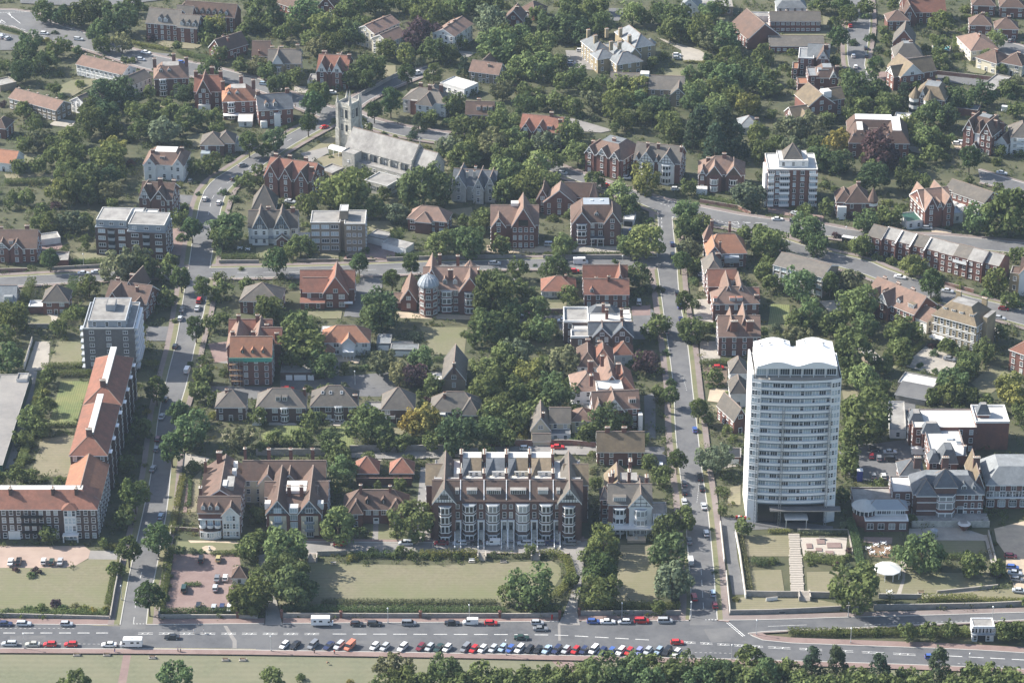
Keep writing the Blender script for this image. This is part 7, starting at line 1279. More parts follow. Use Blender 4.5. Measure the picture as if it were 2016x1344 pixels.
 't22': '60,430,90,d;150,560,80,d;60,640,70,o;240,540,80,d;300,320,80,d;480,560,60,d;180,380,70,l;60,80,90,w;130,250,90,l;250,200,70,d;400,150,120,w;370,430,120,d;420,360,70,d;740,630,110,o;870,630,70,o;590,720,70,d;100,740,45,l;500,790,50,d;1215,95,45,k;1060,170,80,p;1140,240,55,l;930,180,40,d;1250,330,50,k;1250,420,60,k;1180,470,50,d;1150,380,45,d;1470,530,70,k;1170,690,45,w;1300,930,70,k;1590,930,100,w;1510,920,55,k;1400,10,40,k;630,890,35,d;640,1030,35,w;1180,1060,70,d;1700,700,50,l;1590,270,60,d;1560,350,40,d;1700,420,35,l;1760,460,40,w;1650,1180,55,d;1740,770,40,d;1380,1330,50,d;340,580,50,d;10,330,60,d',
 't23': '680,100,130,d;640,270,60,w;760,290,90,l;910,190,60,d;1040,50,70,d;770,600,180,d;640,770,80,l;620,910,80,d;640,980,70,l;800,450,80,w;1580,170,80,d;1450,330,110,d;1440,400,90,d;1540,240,70,d;1300,430,60,d;1700,80,80,o;1900,360,100,l;1950,430,90,l;1200,195,35,k;1320,235,35,k;1290,40,40,p;1420,40,60,d;1310,100,40,o;1720,480,60,d;1990,560,60,d;870,340,40,d;590,500,30,w;1600,430,60,d',
 't30': '1010,290,95,k;1240,200,100,k;1170,660,105,k;990,40,75,l;230,765,40,d;320,770,55,d;430,730,55,p;500,760,40,d;590,750,40,w;660,760,45,l;740,780,40,g;830,770,40,l;120,455,30,p;290,465,42,p;240,495,40,d;65,790,40,w;190,760,30,w;1930,680,110,d;1950,290,80,w;1420,300,45,d;1520,310,35,w;1590,310,30,d;600,1330,80,l;1380,1310,110,d;1990,230,60,w;1310,590,40,d;1300,680,40,d;1330,510,35,d',
 't31': '1320,1370,90,d;1620,1360,90,l;1850,1370,80,d;1000,1370,80,d;230,290,150,d;250,470,130,o;270,580,140,o;350,600,110,o;170,440,90,o;650,120,130,d;1230,80,140,o;20,650,100,d;750,360,45,l;830,340,40,d;915,310,45,l;1080,350,45,d;1220,345,50,d;1330,350,45,l;1400,350,45,l;1580,350,40,d;1680,350,40,d;1880,340,40,w;1970,640,60,d;130,1310,80,d;350,1310,40,d;1080,1220,100,w;1160,1320,100,d;1490,1260,110,d;1760,1290,90,d;1930,1310,80,l;740,1340,30,g;30,200,60,w;840,150,35,d;1090,180,35,d',
 't32': '20,1375,90,d;180,1370,90,d;330,1360,90,l;560,1330,90,d;830,1350,100,d;1060,1330,100,d;1220,1300,90,l;1480,1330,100,d;1660,1340,90,l;1850,1330,90,d;560,1240,60,l;150,600,140,d;720,240,110,d;700,450,130,k;700,640,120,d;1200,140,90,o;1350,60,80,d;1230,330,130,o;1260,540,140,w;1600,480,30,k;1570,140,25,d;1760,685,30,l;700,1280,130,d;950,1250,120,d;1100,1170,60,l;1350,1230,120,d;1590,1260,110,d;1880,1140,90,w;1750,1290,90,d;2000,1280,100,d;100,1300,80,l;250,1290,80,l;400,1270,70,l;1820,120,60,d',
 't33': '300,1380,90,d;450,1385,90,l;640,1380,90,d;800,1385,90,d;980,1380,90,d;1220,1375,90,l;1480,1380,90,d;1680,1385,90,d;1850,1380,90,l;2000,1385,90,d;680,600,155,d;1210,330,130,d;1620,410,85,d;1790,480,50,p;350,1200,95,c;540,1200,90,c;150,1210,60,d;60,1270,90,d;880,1270,110,c;1350,1230,110,c;1100,1310,80,l;220,1310,70,l;1600,1290,90,d;1760,1290,80,l;1920,1310,80,d;720,1310,80,l;540,420,35,p;645,430,35,w;340,410,30,d;40,390,40,d;610,110,45,w;640,300,35,p;620,360,40,d;1270,930,60,l;1430,930,60,l;1550,950,50,l;1850,930,70,l;1970,920,60,l;1100,940,60,d;540,945,50,d;700,945,45,l;860,945,50,d',
}
TREES,SHRUBS=[],[]
TL=dict(t00=t00,t01=t01,t02=t02,t03=t03,t10=t10,t11=t11,t12=t12,t13=t13,t20=t20,t21=t21,t22=t22,t23=t23,t30=t30,t31=t31,t32=t32,t33=t33)
for t,d in DATA.items():
 for e in d.split(';'):
  x,y,r,k=e.split(','); px,py=TL[t](float(x),float(y)); r=float(r) / 4
  Rm=r / S(py,5.0) * ((1.28 if py > 470 else 1.16) if k != 'k' else 1.14)
  if r < 14.5:
   p=P(px,py + r * .25,0 if 1 else 0); SHRUBS.append((px,py,Rm,k,p))
  else:
   hc=Rm * (.78 if k not in 'kc' else 1.28 if k == 'k' else .9) + (1.6 if k == 'k' else .3 if k == 'c' else 1.0)
   TREES.append((px,py,Rm,k,P(px,py,hc),hc))
rt=random.Random(5)
def tint(k,o,am=.24):
 c=TONE[k]; f=1 + rt.uniform(-am,am); h=rt.uniform(-.12,.13); o.color=(c[0] * f * (1 + h),c[1] * f,c[2] * f * (1 - h),1)
def inside_any(x,y,polys,grow=1.0):
 p=np.array([[x,y]])
 return any(pip(p,q)[0] for q in polys)
TREES.sort(key=lambda t: -t[2]); few=[]; nb=0; NT=[]
for (px,py,Rm,k,p,hc) in TREES:
 if k not in 'kc':
  nb += 1
  if nb > 296: few.append((px,py,Rm,k,p,hc)); continue
 nm={'k': 'street_tree','c': 'conifer_tree','p': 'copper_tree','g': 'golden_tree'}.get(k,'broadleaf_tree')
 e=bpy.data.objects.new(nm,None); col.objects.link(e); e.empty_display_size=.5; e.location=(p.x,p.y,0)
 rz=rt.uniform(0,6.28); ck=k if k in CR else 'd'; sc=Rm * rt.uniform(.97,1.08)
 o=add('crown',rt.choice(CR[ck]),e,(0,0,hc),rz,(sc,sc * rt.uniform(.92,1.08),sc * rt.uniform(.92,1.06))); tint(k,o)
 tm=add('trunk',rt.choice(TR['c' if k == 'c' else 'd']),e,(0,0,hc),rz,(Rm * .9 if Rm < 4 else 3.2 + Rm * .1,Rm * .9 if Rm < 4 else 3.2 + Rm * .1,hc / 2.0))
 NT.append((e,px,py,Rm,k,'tree' if k != 'c' else 'conifer','trees of the gardens and streets'))
for (px,py,Rm,k,p) in SHRUBS:
 nm={'c': 'conifer_shrub','p': 'purple_shrub','g': 'golden_shrub'}.get(k,'shrub')
 o=add(nm,rt.choice(SHR),None,(p.x,p.y,.12 * Rm),rt.uniform(0,6.28),(Rm * 1.05,Rm * 1.05,Rm * rt.uniform(1.0,1.35))); tint(k,o)
 NT.append((o,px,py,Rm,k,'shrub','large shrubs of the gardens'))
# hedges: leafy boxes along a line
def hedge(tl,pts,w=1.4,h=1.6,k='d',label=''):
 wp=[P(*(tl(*p) if tl else p)) for p in pts]; v=[]; g=RNG
 for a,b in zip(wp,wp[1:]):
  L=(b - a).length; n=max(1,int(L / .5)); d=(b - a) / n; e=(b - a).normalized(); nr=Vector((-e.y,e.x,0))
  for i in range(n):
   for j in range(max(2,int(w / .7)) + 1):
    q=a + d * (i + g.uniform(0,1)) + nr * ((j / max(2,int(w / .7)) - .5) * w * .8)
    v.append((q.x,q.y,h * g.uniform(.72,.92),g.uniform(.28,.5))); v.append((q.x,q.y,h * .38,.5))
 o=add('hedge',quads_mesh('hedge',leaf_cloud(g,np.array(v),11,.17,.45),'leaf')); tint(k,o,.1)
 m_=wp[len(wp) // 2]; tag(o,label,'hedge','hedges of the gardens')
 pa=np.array([p[:2] for p in wp]); return o
EVG='l'
hedge(t30,[(1265,795),(1870,790)],1.6,1.7,'d','trimmed hedge along the seaward side of the small brick-paved car park')
hedge(t31,[(210,775),(800,790),(1960,795)],3.2,2.0,'d','long hedge on the wall between the great lawn and the parade')
hedge(t31,[(520,715),(1280,720),(1900,720)],2.4,1.3,'w','lower shrub border along the seaward edge of the great lawn')
hedge(t31,[(1290,350),(1740,345)],2.6,2.4,'l','clipped hedge on the terrace side of the great lawn')
hedge(t31,[(720,355),(1290,350)],2.0,2.0,'d','uneven hedge between terrace lane and great lawn, beside the stone steps')
hedge(t32,[(210,350),(340,330),(440,400),(470,500),(420,600),(340,670)],2.6,2.0,'l','curved hedge round the far end of the great lawn')
hedge(t32,[(0,355),(150,355)],1.6,1.2,'w','low hedge piece beside the second lawn steps'); hedge(t32,[(560,750),(900,750),(1330,755)],2.4,1.9,'l','hedge along the seaward end of the tree-shaded lawn'); hedge(t32,[(200,780),(370,775)],2,1.8,'d','last hedge stretch beside the lane mouth')
hedge(t33,[(640,90),(690,240),(720,420),(780,520)],2.6,2.8,'d','tall hedge dividing the tower garden from the marquee garden'); hedge(t33,[(285,360),(460,380),(600,400)],6,1.5,'l','wide planted bed below the paved patio'); hedge(t33,[(1210,700),(1640,700)],3,2.4,'l','clipped hedge above the retaining wall by the upper drive'); hedge(t33,[(1640,705),(2060,715)],2,1.6,'l','lower hedge continuing along the upper drive wall to the picture edge')
hedge(t33,[(160,960),(480,965),(900,960),(1300,960),(1590,970)],3.4,1.9,'d','shrub hedge on the strip between parade and upper drive'); hedge(t33,[(1800,950),(2060,950)],3.5,2.2,'d','hedge right of the glazed promenade shelter'); hedge(t33,[(0,160),(170,160)],1.6,1.2,'l','hedge at the head of the striped tower lawn'); hedge(t33,[(1340,365),(1540,360)],2,1.8,'d','hedge across the hotel lawn'); hedge(t33,[(240,165),(620,170)],2.4,.9,'w','low planted strip at the top of the paved patio')
hedge(t32,[(1790,180),(1820,340),(1870,620)],2.0,1.1,'w','mixed low planting inside the white wall of the tower garden'); hedge(t32,[(1890,400),(2016,420)],4,2.0,'o','dark clipped bushes between the two tower lawns')
hedge(t20,[(330,215),(730,200)],2.2,2.0,'l','hedge across the top of the striped lawn'); hedge(t20,[(440,275),(725,268)],2.6,2.4,'d','second thicker hedge below the top one by the striped lawn'); hedge(t20,[(340,672),(590,668)],1.4,1.4,'o','hedge between the two mansion lawns'); hedge(t20,[(1045,185),(1250,195)],2.4,2.2,'l','hedge beyond the end of the mansion range'); hedge(t20,[(1440,1070),(1390,1320)],1.8,1.8,'l','bright narrow hedge beside the street by the scalloped-balcony house'); hedge(t20,[(330,260),(300,440),(230,800),(150,1000)],3,1.8,'l','long shrub border between lane and mansion lawns'); hedge(t20,[(1500,1100),(1490,1300)],.9,.9,'d','thin clipped hedge in the side garden of the scalloped-balcony house')
hedge(t30,[(1385,0),(1350,180)],1.8,1.8,'l','bright hedge continuing beside the street toward the parade'); hedge(t30,[(1340,300),(1300,600),(1260,790)],2.6,2.6,'d','dark bushy hedge between street and brick-paved car park'); hedge(t30,[(1660,335),(1870,330)],2,1.2,'d','low bushes along the top of the car park'); hedge(t30,[(1450,575),(1580,575)],1.4,.9,'d','small bush strip in the middle of the car park'); hedge(t30,[(0,805),(400,800),(850,800)],3,1.4,'l','mixed shrub border behind the parade wall of the mansion lawn'); hedge(t30,[(830,280),(915,285)],2,1.4,'l','short hedge by the mansion driveway gate'); hedge(t30,[(915,420),(880,600),(850,740)],2,1.4,'d','narrow shrub border inside the mansion lawn side wall')
hedge(t10,[(655,735),(845,722)],2,2,'l','clipped hedge before the staggered brick flats'); hedge(t10,[(185,1090),(215,1000),(260,900)],3.4,4.2,'d','tall clipped conifer hedge left of the pyramid-roofed house'); hedge(t10,[(560,1020),(590,900)],4,4.6,'d','tall clipped hedge right of the pyramid-roofed house'); hedge(t10,[(500,1220),(560,1100)],3,3.4,'l','rounded hedge row beside the pyramid house lawn'); hedge(t10,[(1725,600),(1725,690)],1.8,2,'d','side hedge of the half-timbered house at the street corner'); hedge(t10,[(1740,695),(2040,695)],1.8,2,'d','front hedge of the half-timbered house along the cross street'); hedge(t10,[(1360,130),(1440,130)],2.4,2,'l','hedge before the tall red turret house'); hedge(t10,[(40,110),(400,100)],3,2.4,'d','long garden hedge at the left edge below the woods')
hedge(t11,[(228,685),(245,590)],1.6,2.4,'l','bright hedge between half-timbered house and buff flats'); hedge(t11,[(1100,685),(1480,672)],2,1.8,'d','hedge before the white-fronted garages'); hedge(t11,[(790,900),(800,840)],2,2,'l','small bright hedge at the corner of the red tiled house'); hedge(t11,[(1480,340),(1700,400)],1.4,1.2,'l','diagonal bright hedge below the flint gothic house'); hedge(t11,[(180,1195),(480,1195)],2,2,'d','hedge between red tiled house garden and white villa')
hedge(t12,[(250,662),(850,660)],1,.9,'d','low hedge on the wall before the gabled flats'); hedge(t12,[(1395,800),(1570,795)],1.6,1.6,'d','hedge beside the orange hipped house driveway'); hedge(t12,[(1470,225),(1620,245),(1780,280)],2,1.8,'l','bright hedge before the villas with red tiled bays'); hedge(t12,[(1500,1250),(1610,1240)],2.4,2,'d','bushes between the red houses of the right street')
hedge(t13,[(560,600),(670,630)],2,1.8,'l','bright hedge before the stepped brick terrace'); hedge(t13,[(1270,1090),(1340,1010)],2.4,2.4,'d','hedge beside the yellow brick mansion'); hedge(t23,[(1010,205),(1120,110),(1225,25)],1.6,2,'d','long diagonal hedge behind the hotel garages'); hedge(t23,[(1490,130),(1600,30)],2.4,2.2,'d','hedge beside the mansion driveway steps')
hedge(t21,[(1000,770),(1300,800)],2.2,2,'d','hedge below the gold-leaved tree by the back lane'); hedge(t21,[(50,810),(330,830)],2.4,1.4,'w','flower border at the foot of the green lawn'); hedge(t21,[(1320,370),(1600,375)],2.4,2.2,'d','hedge before the small gabled house'); hedge(t21,[(1400,160),(1480,160)],2,2,'d','hedge behind the small gabled house'); hedge(t22,[(1480,185),(1710,180)],2.4,2.2,'d','hedge beside the red car drive on the right street')
hedge(t00,[(1030,345),(1330,405)],1.8,1.6,'l','hedge before the long flats with pointed dormers'); hedge(t00,[(1410,425),(1540,460)],2.4,2.4,'l','bright double hedge by the upper road'); hedge(t00,[(1545,470),(1710,500)],3,3,'d','darker block hedge by the upper road beside the bright one'); hedge(t00,[(0,225),(180,275)],2,1.8,'d','hedge beside the upper left car park'); hedge(t02,[(1350,495),(1590,505)],1.4,1.2,'l','curved low hedge on the mansion forecourt'); hedge(t03,[(420,105),(560,115)],2,1.8,'d','hedge above the long brown flats lawn'); hedge(t03,[(1480,300),(1480,400)],3,2.4,'l','bright hedge by the swimming pool garden'); hedge(t01,[(10,1110),(350,970)],1.8,1.6,'d','hedge on the wall left of the church road')
# ground cover of shrubs wherever nothing else lies
prm=[tuple(P(*p)[:2]) for p in ((-260,1262),(400,1270),(1140,1285),(1120,1320),(720,1345),(700,1480),(-260,1480))]
KEEP_CLEAR.append(prm); KEEP_CLEAR.append([tuple(P(*p)[:2]) for p in ((1412,1020),(1680,1040),(1720,1210),(1430,1215))]); isl=[tuple(P(*p)[:2]) for p in ((1400,1240),(2200,1200),(2200,1330),(1400,1300))]; KEEP_CLEAR.append(isl)
KEEP_CLEAR.append([tuple(P(*p)[:2]) for p in ((1130,1285),(2200,1310),(2200,1334),(1130,1312))])
N=22000; cand=np.stack([RNG.uniform(-60,2080,N),-30 + 1420 * RNG.uniform(0,1,N) ** 1.15],1)
wxy=np.array([P(a,b)[:2] for a,b in cand])
ok=np.ones(N,bool)
for q in KEEP_CLEAR: ok &= ~pip(wxy,q)
for q in FOOT:
 qa=np.array(q); c=qa.mean(axis=0); dd=qa - c; L=np.linalg.norm(dd,axis=1)[:,None]; ok &= ~pip(wxy,[tuple(x) for x in c + dd * (1 + 1.7 / L)])
wxy=wxy[ok]; n=len(wxy); tone=((np.sin(wxy[:,0] * .05) + np.sin(wxy[:,1] * .043 + 1) + RNG.normal(0,.9,n)) > .2).astype(int) + (RNG.uniform(0,1,n) > .82) * 2
ex=wxy[RNG.uniform(0,1,n) < np.where(wxy[:,1] > 40,.035,.03)]; exr=RNG.uniform(1.7,3.4,len(ex))
if few:
 vv=[]
 for (px,py,Rm,k,p,hc) in few + [(0,0,r_,'d',Vector((x,y,0)),r_ * .85 + .8) for (x,y),r_ in zip(ex,exr)]:
  me=rt.choice(CR['d']); a=np.empty(len(me.vertices) * 3,np.float32); me.vertices.foreach_get("co",a); a=a.reshape(-1,4,3)
  th=rt.uniform(0,6.28); c_,s_n=math.cos(th),math.sin(th); a=a[::3] * 1.0; ctr=a.mean(axis=1,keepdims=True); a=ctr + (a - ctr) * 1.6
  a=a.reshape(-1,3); vv.append(np.stack([p.x + Rm * (a[:,0] * c_ - a[:,1] * s_n),p.y + Rm * (a[:,0] * s_n + a[:,1] * c_),hc + Rm * a[:,2]],1))
 o=add('garden_trees',quads_mesh('garden_trees',np.concatenate(vv),'shrub')); o.color=(.122,.15,.058,1); tag(o,'smaller garden trees filling the gaps between houses','trees',kind='stuff')
for tn,(cl_,lb) in enumerate((((.096,.12,.045),'dense dark green garden shrubs and undergrowth between the houses'),((.112,.136,.062),'lighter green garden shrubs and undergrowth between the houses'),((.11,.115,.07),'greyish garden planting scattered through the gardens'),((.14,.135,.05),'yellowish dry planting scattered through the gardens'))):
 q=wxy[tone == tn]; g=RNG; cl=[]
 for (x,y) in q:
  s=g.uniform(.6,1.75) ** 1.25
  for j in range(3): cl.append((x + g.normal(0,.5) * s,y + g.normal(0,.5) * s,s * g.uniform(.3,.8),s * g.uniform(.45,.8)))
 o=add('shrubbery',quads_mesh('shrubbery',leaf_cloud(g,np.array(cl),13,.26,.5),'shrub')); o.color=(*cl_,1); tag(o,lb,'shrubs',kind='stuff')
# labels: what each one stands beside
ORD='first second third fourth fifth sixth seventh eighth ninth tenth eleventh twelfth'.split()
SZ=lambda r,c: ('large ' if r > 6 else '' if r > 3.6 else 'small ') if c != 'shrub' else ('' if r > 1.9 else 'small ')
tmp={}
for (o,px,py,Rm,k,c,grp) in NT:
 x,y=o.location.x,o.location.y; best=min(REFS,key=lambda q: (q[0] - x) ** 2 + ((q[1] + 5 - y) * .8) ** 2); dx,dy=x - best[0],y - best[1] - 5
 rel=('behind' if dy > 0 else 'in front of') if abs(dy) > abs(dx) * .9 else ('right of' if dx > 0 else 'left of')
 base='%s%s %s %s the %s' % (SZ(Rm,c),WORD[k],c,rel,best[2]); base=base if len(base.split()) < 13 else base[len(SZ(Rm,c)):]; tmp.setdefault(base,[]).append((px,o)); tag(o,base,c,grp)
for base,L in tmp.items():
 if len(L) < 2: continue
 L.sort(key=lambda q: q[0])
 for i,(px,o) in enumerate(L): o["label"]='%s, %s from left' % (base,ORD[i] if i < 12 else '%dth' % (i + 1))
# ------------------------------------------------------------------ vehicles
def car_parts(t):
 L,W,H,belt,hood,sc0,sc1,rf0,rf1,tail={'h': (3.9,1.7,1.45,.92,.88,.95,.45,.1,-1.45,.95),'s': (4.5,1.75,1.42,.92,.86,1.05,.35,.1,-1.0,.98),'e': (4.5,1.75,1.46,.94,.88,1.05,.4,.1,-1.9,.95),
  'm': (4.5,1.8,1.68,1.02,.98,1.35,.7,.2,-1.95,1.0),'v': (4.6,1.8,1.95,1.05,1.0,1.5,1.0,.5,-2.2,1.0),'b': (5.6,2.0,2.5,1.25,1.2,2.2,1.7,1.2,-2.7,1.2)}[t]
 van=t in 'vb'; b=MB(); g=MB(); w=W / 2; x0,x1=-L / 2,L / 2; zb=.28
 # lower body: rounded plan, bonnet and boot heights
 st=[(x0,w * .82,.45,tail * .86),(x0 + .18,w * .96,zb,tail),(x0 + .9,w,zb,belt),(x1 - 1.3,w,zb,belt),(x1 - .6,w * .97,zb,hood),(x1 - .15,w * .9,zb,hood * .88),(x1,w * .78,.42,hood * .66)]
 sec=[[(x,-ww,a),(x,-ww,(a + c) / 2 + .1),(x,-ww * .9,c),(x,ww * .9,c),(x,ww,(a + c) / 2 + .1),(x,ww,a)] for x,ww,a,c in st]
 for p,q in zip(sec,sec[1:]):
  for i in range(5): b.poly([p[i],p[i + 1],q[i + 1],q[i]][::-1],'paintcar')
 b.poly(sec[0],'paintcar'); b.poly(sec[-1][::-1],'paintcar')
 # cabin
 xb=x0 + (.12 if t in 'hemvb' else .95); c0,c1,r0,r1,wr,wb=sc0,xb,sc1,(rf1 if t != 's' else -1.05),w * .74,w * .9
 if van: wr=w * .86
 Bq=[(c0,-wb,belt),(c0,wb,belt),(c1,wb,belt),(c1,-wb,belt)]; Rq=[(r0,-wr,H),(r0,wr,H),(r1,wr,H),(r1,-wr,H)]
 Rm=[(r0 + .07,-wr - .02,H - .06),(r0 + .07,wr + .02,H - .06),(r1 - .05,wr + .02,H - .06),(r1 - .05,-wr - .02,H - .06)]
 b.poly(Rq,'paintcar')
 for i in range(4): j=(i + 1) % 4; b.poly([Rm[i],Rm[j],Rq[j],Rq[i]],'paintcar')
 for i in range(4):
  j=(i + 1) % 4; k='paintcar' if van and i in (1,2,3) else None
  A,B_,C_,D_=Vector(Bq[i]),Vector(Bq[j]),Vector(Rm[j]),Vector(Rm[i])
  (b if k else g).poly([A,B_,C_,D_],k or 'glc')
  if not k:
   for s,e in ((A,D_),(B_,C_)):
    m_=(A + B_) / 2; d1=(m_ - s).normalized() * .09; n_=(B_ - A).cross(D_ - A).normalized() * -.015
    b.poly([s + n_,s + d1 + n_,e + d1 + n_,e + n_],'paintcar')
 if van:
  for sy in (-1,1): g.poly([(r0 - .05,sy * (wr + .03),H - .25),(r0 - .95,sy * (wr + .03),H - .25),(r0 - .95,sy * (wb + .02),belt + .08),(c0 - .3,sy * (wb + .02),belt + .08)],'glc')
 else:
  xm=(r0 + r1) / 2
  for sy in (-1,1): b.poly([(xm - .06,sy * (wr + .03),H - .06),(xm + .06,sy * (wr + .03),H - .06),(xm + .06,sy * (wb + .02),belt),(xm - .06,sy * (wb + .02),belt)],'paintcar')
 return b.mesh('body'),g.mesh('windows'),[(x0 + .8,-w + .1),(x0 + .8,w - .1),(x1 - .85,-w + .1),(x1 - .85,w - .1)],(x1,w,hood)
wm_=MB()
for s in (-.1,.1): pass
for i in range(12):
 a,c=2 * math.pi * i / 12,2 * math.pi * (i + 1) / 12; r=.32
 wm_.poly([(r * math.cos(a),-.1,r * math.sin(a)),(r * math.cos(c),-.1,r * math.sin(c)),(r * math.cos(c),.1,r * math.sin(c)),(r * math.cos(a),.1,r * math.sin(a))],'dk')
for y in (-.1,.1): wm_.poly([(.32 * math.cos(2 * math.pi * i / 12),y,.32 * math.sin(2 * math.pi * i / 12)) for i in range(12)],'dk'); wm_.poly([(.2 * math.cos(2 * math.pi * i / 8),y * 1.03,.2 * math.sin(2 * math.pi * i / 8)) for i in range(8)],'gal')
WHEEL=wm_.mesh('wheel'); q=MB(); q.box(-.03,.03,-.16,.16,-.08,.08,'gal',bottom=True); LAMP=q.mesh('headlight'); q=MB(); q.box(-.03,.03,-.14,.14,-.1,.1,'red',bottom=True); TAIL=q.mesh('tail_light')
CARS={t: car_parts(t) for t in 'hsemvb'}
CC={'w': ('white',(.72,.72,.71)),'s': ('silver',(.45,.47,.49)),'g': ('grey',(.2,.21,.225)),'k': ('black',(.022,.023,.026)),'r': ('red',(.5,.025,.025)),'n': ('navy',(.03,.04,.1)),'b': ('blue',(.06,.12,.36)),'l': ('pale blue',(.32,.42,.52)),'d': ('dark green',(.025,.055,.045)),'m': ('maroon',(.17,.02,.03)),'o': ('gold',(.42,.36,.16)),'i': ('beige',(.42,.41,.36)),'v': ('violet-blue',(.25,.27,.55)),'x': ('orange',(.62,.2,.12))}
TW={'h': 'hatchback','s': 'saloon','e': 'estate car','m': 'people carrier','v': 'van','b': 'large van'}
ctmp={}
def ground_z(x,y):
 z=.27
 for r in ROADS:
  if pip(np.array([[x,y]]),r['poly'])[0]: z=max(z,r['z'] + .01)
 return z
def car(px,py,hd,t,c,where,grp):
 p=P(px,py); bm,gm,wh,(hx,hw,hh)=CARS[t]
 e=bpy.data.objects.new('van' if t in 'vb' else 'car',None); col.objects.link(e); e.location=(p.x,p.y,ground_z(p.x,p.y)); e.rotation_euler=(0,0,R(hd)); e.empty_display_size=.4
 f=random.uniform(.9,1.08); o=add('body',bm,e); o.color=(*[min(1,v * f) for v in CC[c][1]],1); add('windows',gm,e); e.scale=(1.06,1.04,1.04)
 for (x,y) in wh: add('wheel',WHEEL,e,(x,y,.32))
 for s in (-1,1): add('headlight',LAMP,e,(hx - .06,s * hw * .6,hh * .62)); add('tail_light',TAIL,e,(-hx + .02,s * hw * .68,.75))
 base='%s %s %s' % (CC[c][0],TW[t],where); tag(e,base,'van' if t in 'vb' else 'car',grp); ctmp.setdefault(base,[]).append((px + py * .01,e))
def cars(tl,dy,where,grp,s):
 for e in s.split(';'):
  x,y,h,t,c=e.split(','); q=tl(float(x),float(y)); car(q[0],q[1] + dy,float(h),t,c,where,grp)
W1='angle-parked on the seaward side of the parade'; G1='cars parked at an angle along the parade'
cars(t31,1.5,W1,G1,'225,1058,242,h,w;310,1058,242,s,k;450,1058,242,m,g;575,1063,242,s,n;655,1060,242,e,s;740,1068,242,v,x;935,1068,242,h,w;1015,1073,242,h,s;1155,1076,242,e,w;1297,1073,242,h,m;1368,1076,242,h,s;1440,1080,242,s,d;1507,1081,242,h,w;1650,1081,242,m,g;1717,1089,242,h,r;1785,1088,242,h,w;1868,1086,242,h,s;1943,1081,242,h,l;2003,1088,242,h,b')
cars(t32,1.5,W1,G1,'60,1086,242,e,w;137,1090,242,h,k;205,1095,242,h,k;275,1093,242,s,l;352,1093,242,e,n;425,1096,242,h,s;500,1098,242,h,r;565,1099,242,h,n;645,1095,242,m,w;712,1105,242,h,n;782,1108,242,h,b;855,1106,242,e,w;922,1108,242,h,r;998,1108,242,h,v;1070,1103,242,h,s;1155,1103,242,h,l;1220,1108,242,m,k;1297,1118,242,h,w')
cars(t30,2,'parked nose to tail on the seaward kerb','cars parked along the parade kerbs','75,1045,180,e,s;260,1050,180,s,i;395,1050,180,h,r;560,1050,180,h,r;860,1053,180,s,w')
cars(t30,2,'parked by the inland kerb of the parade','cars parked along the parade kerbs','40,888,0,s,n;190,888,0,e,s;525,890,0,h,s'); cars(t31,2,'parked by the inland kerb of the parade','cars parked along the parade kerbs','795,890,0,h,k;935,888,0,e,k;1205,885,0,m,g;1545,882,0,s,k;1690,878,180,v,w;1850,882,0,h,r'); cars(t32,2,'parked by the inland kerb of the parade','cars parked along the parade kerbs','200,880,0,h,s;640,870,0,h,b;755,872,0,s,w;885,872,180,h,w;1020,866,0,m,r;1205,866,0,m,s')
cars(t30,2,'driving along the parade','cars driving on the parade','1355,993,180,s,k'); cars(t32,2,'driving along the parade','cars driving on the parade','225,928,0,s,g;75,998,0,s,d;1300,1035,0,h,r'); cars(t33,2,'driving behind the promenade pine','cars driving on the parade','1285,1150,0,h,b')
for i,x in enumerate((869,905,938,971,1000,1032,1059,1087,1121)): car(x,1073.5,180,'seheheese'[i] if i != 3 else 'v','mskwgssng'[i],'parked before the bay-fronted terrace','cars parked on terrace lane')
cars(t31,1,'parked on terrace lane beside the two trees','cars parked on terrace lane','660,265,180,h,r;1180,258,180,m,s'); cars(t32,1,'parked at the bend of terrace lane','cars parked on terrace lane','585,345,80,m,g')
cars(t30,2,'on the pink mansion forecourt','cars on the mansion forecourt','85,398,92,s,w;148,393,92,s,k;345,393,92,h,w;408,398,92,h,d;475,395,92,s,s'); cars(t30,2,'in the brick-paved car park','cars in the brick-paved car park','1585,378,90,m,k;1720,373,90,h,o;1710,528,90,s,g;1775,523,90,h,w;1695,603,90,h,s;1450,608,90,m,d;1565,748,90,m,k;1685,758,90,h,s;1750,753,90,h,n;1810,758,90,s,w')
G2='cars parked along the side streets'; W2='on the street by the mansion flats'
cars(t30,1,W2,G2,'1268,45,85,h,l'); cars(t20,1,W2,G2,'1275,605,83,s,s;1305,470,83,h,k;1235,860,83,h,g;1205,1015,83,s,g;1245,780,83,h,m;1475,242,83,v,w;1380,50,83,h,k')
cars(t10,1,'on the street between the staggered flats and the corner',G2,'1435,1105,85,s,g;1420,1175,85,h,s;1555,1095,85,s,s;1570,1035,85,m,r;1725,265,82,h,w;1615,235,82,h,w;1850,75,40,h,k;1340,625,85,h,l;1500,90,85,h,g;1682,465,84,h,w'); cars(t10,1,'on the cross street before the staggered flats',G2,'660,820,2,s,s;765,812,2,s,s')
cars(t11,1,'on the cross street',G2,'1880,742,0,e,s;750,690,20,h,k'); cars(t12,1,'on the cross street',G2,'540,735,2,b,w;490,800,0,h,r'); cars(t12,1,'on a drive between cross street and church road','cars on house drives','300,592,0,m,s;935,485,85,h,b;1000,1045,88,m,w;50,1150,0,h,s;150,1150,0,s,r;400,1190,180,h,w;1505,830,0,h,s')
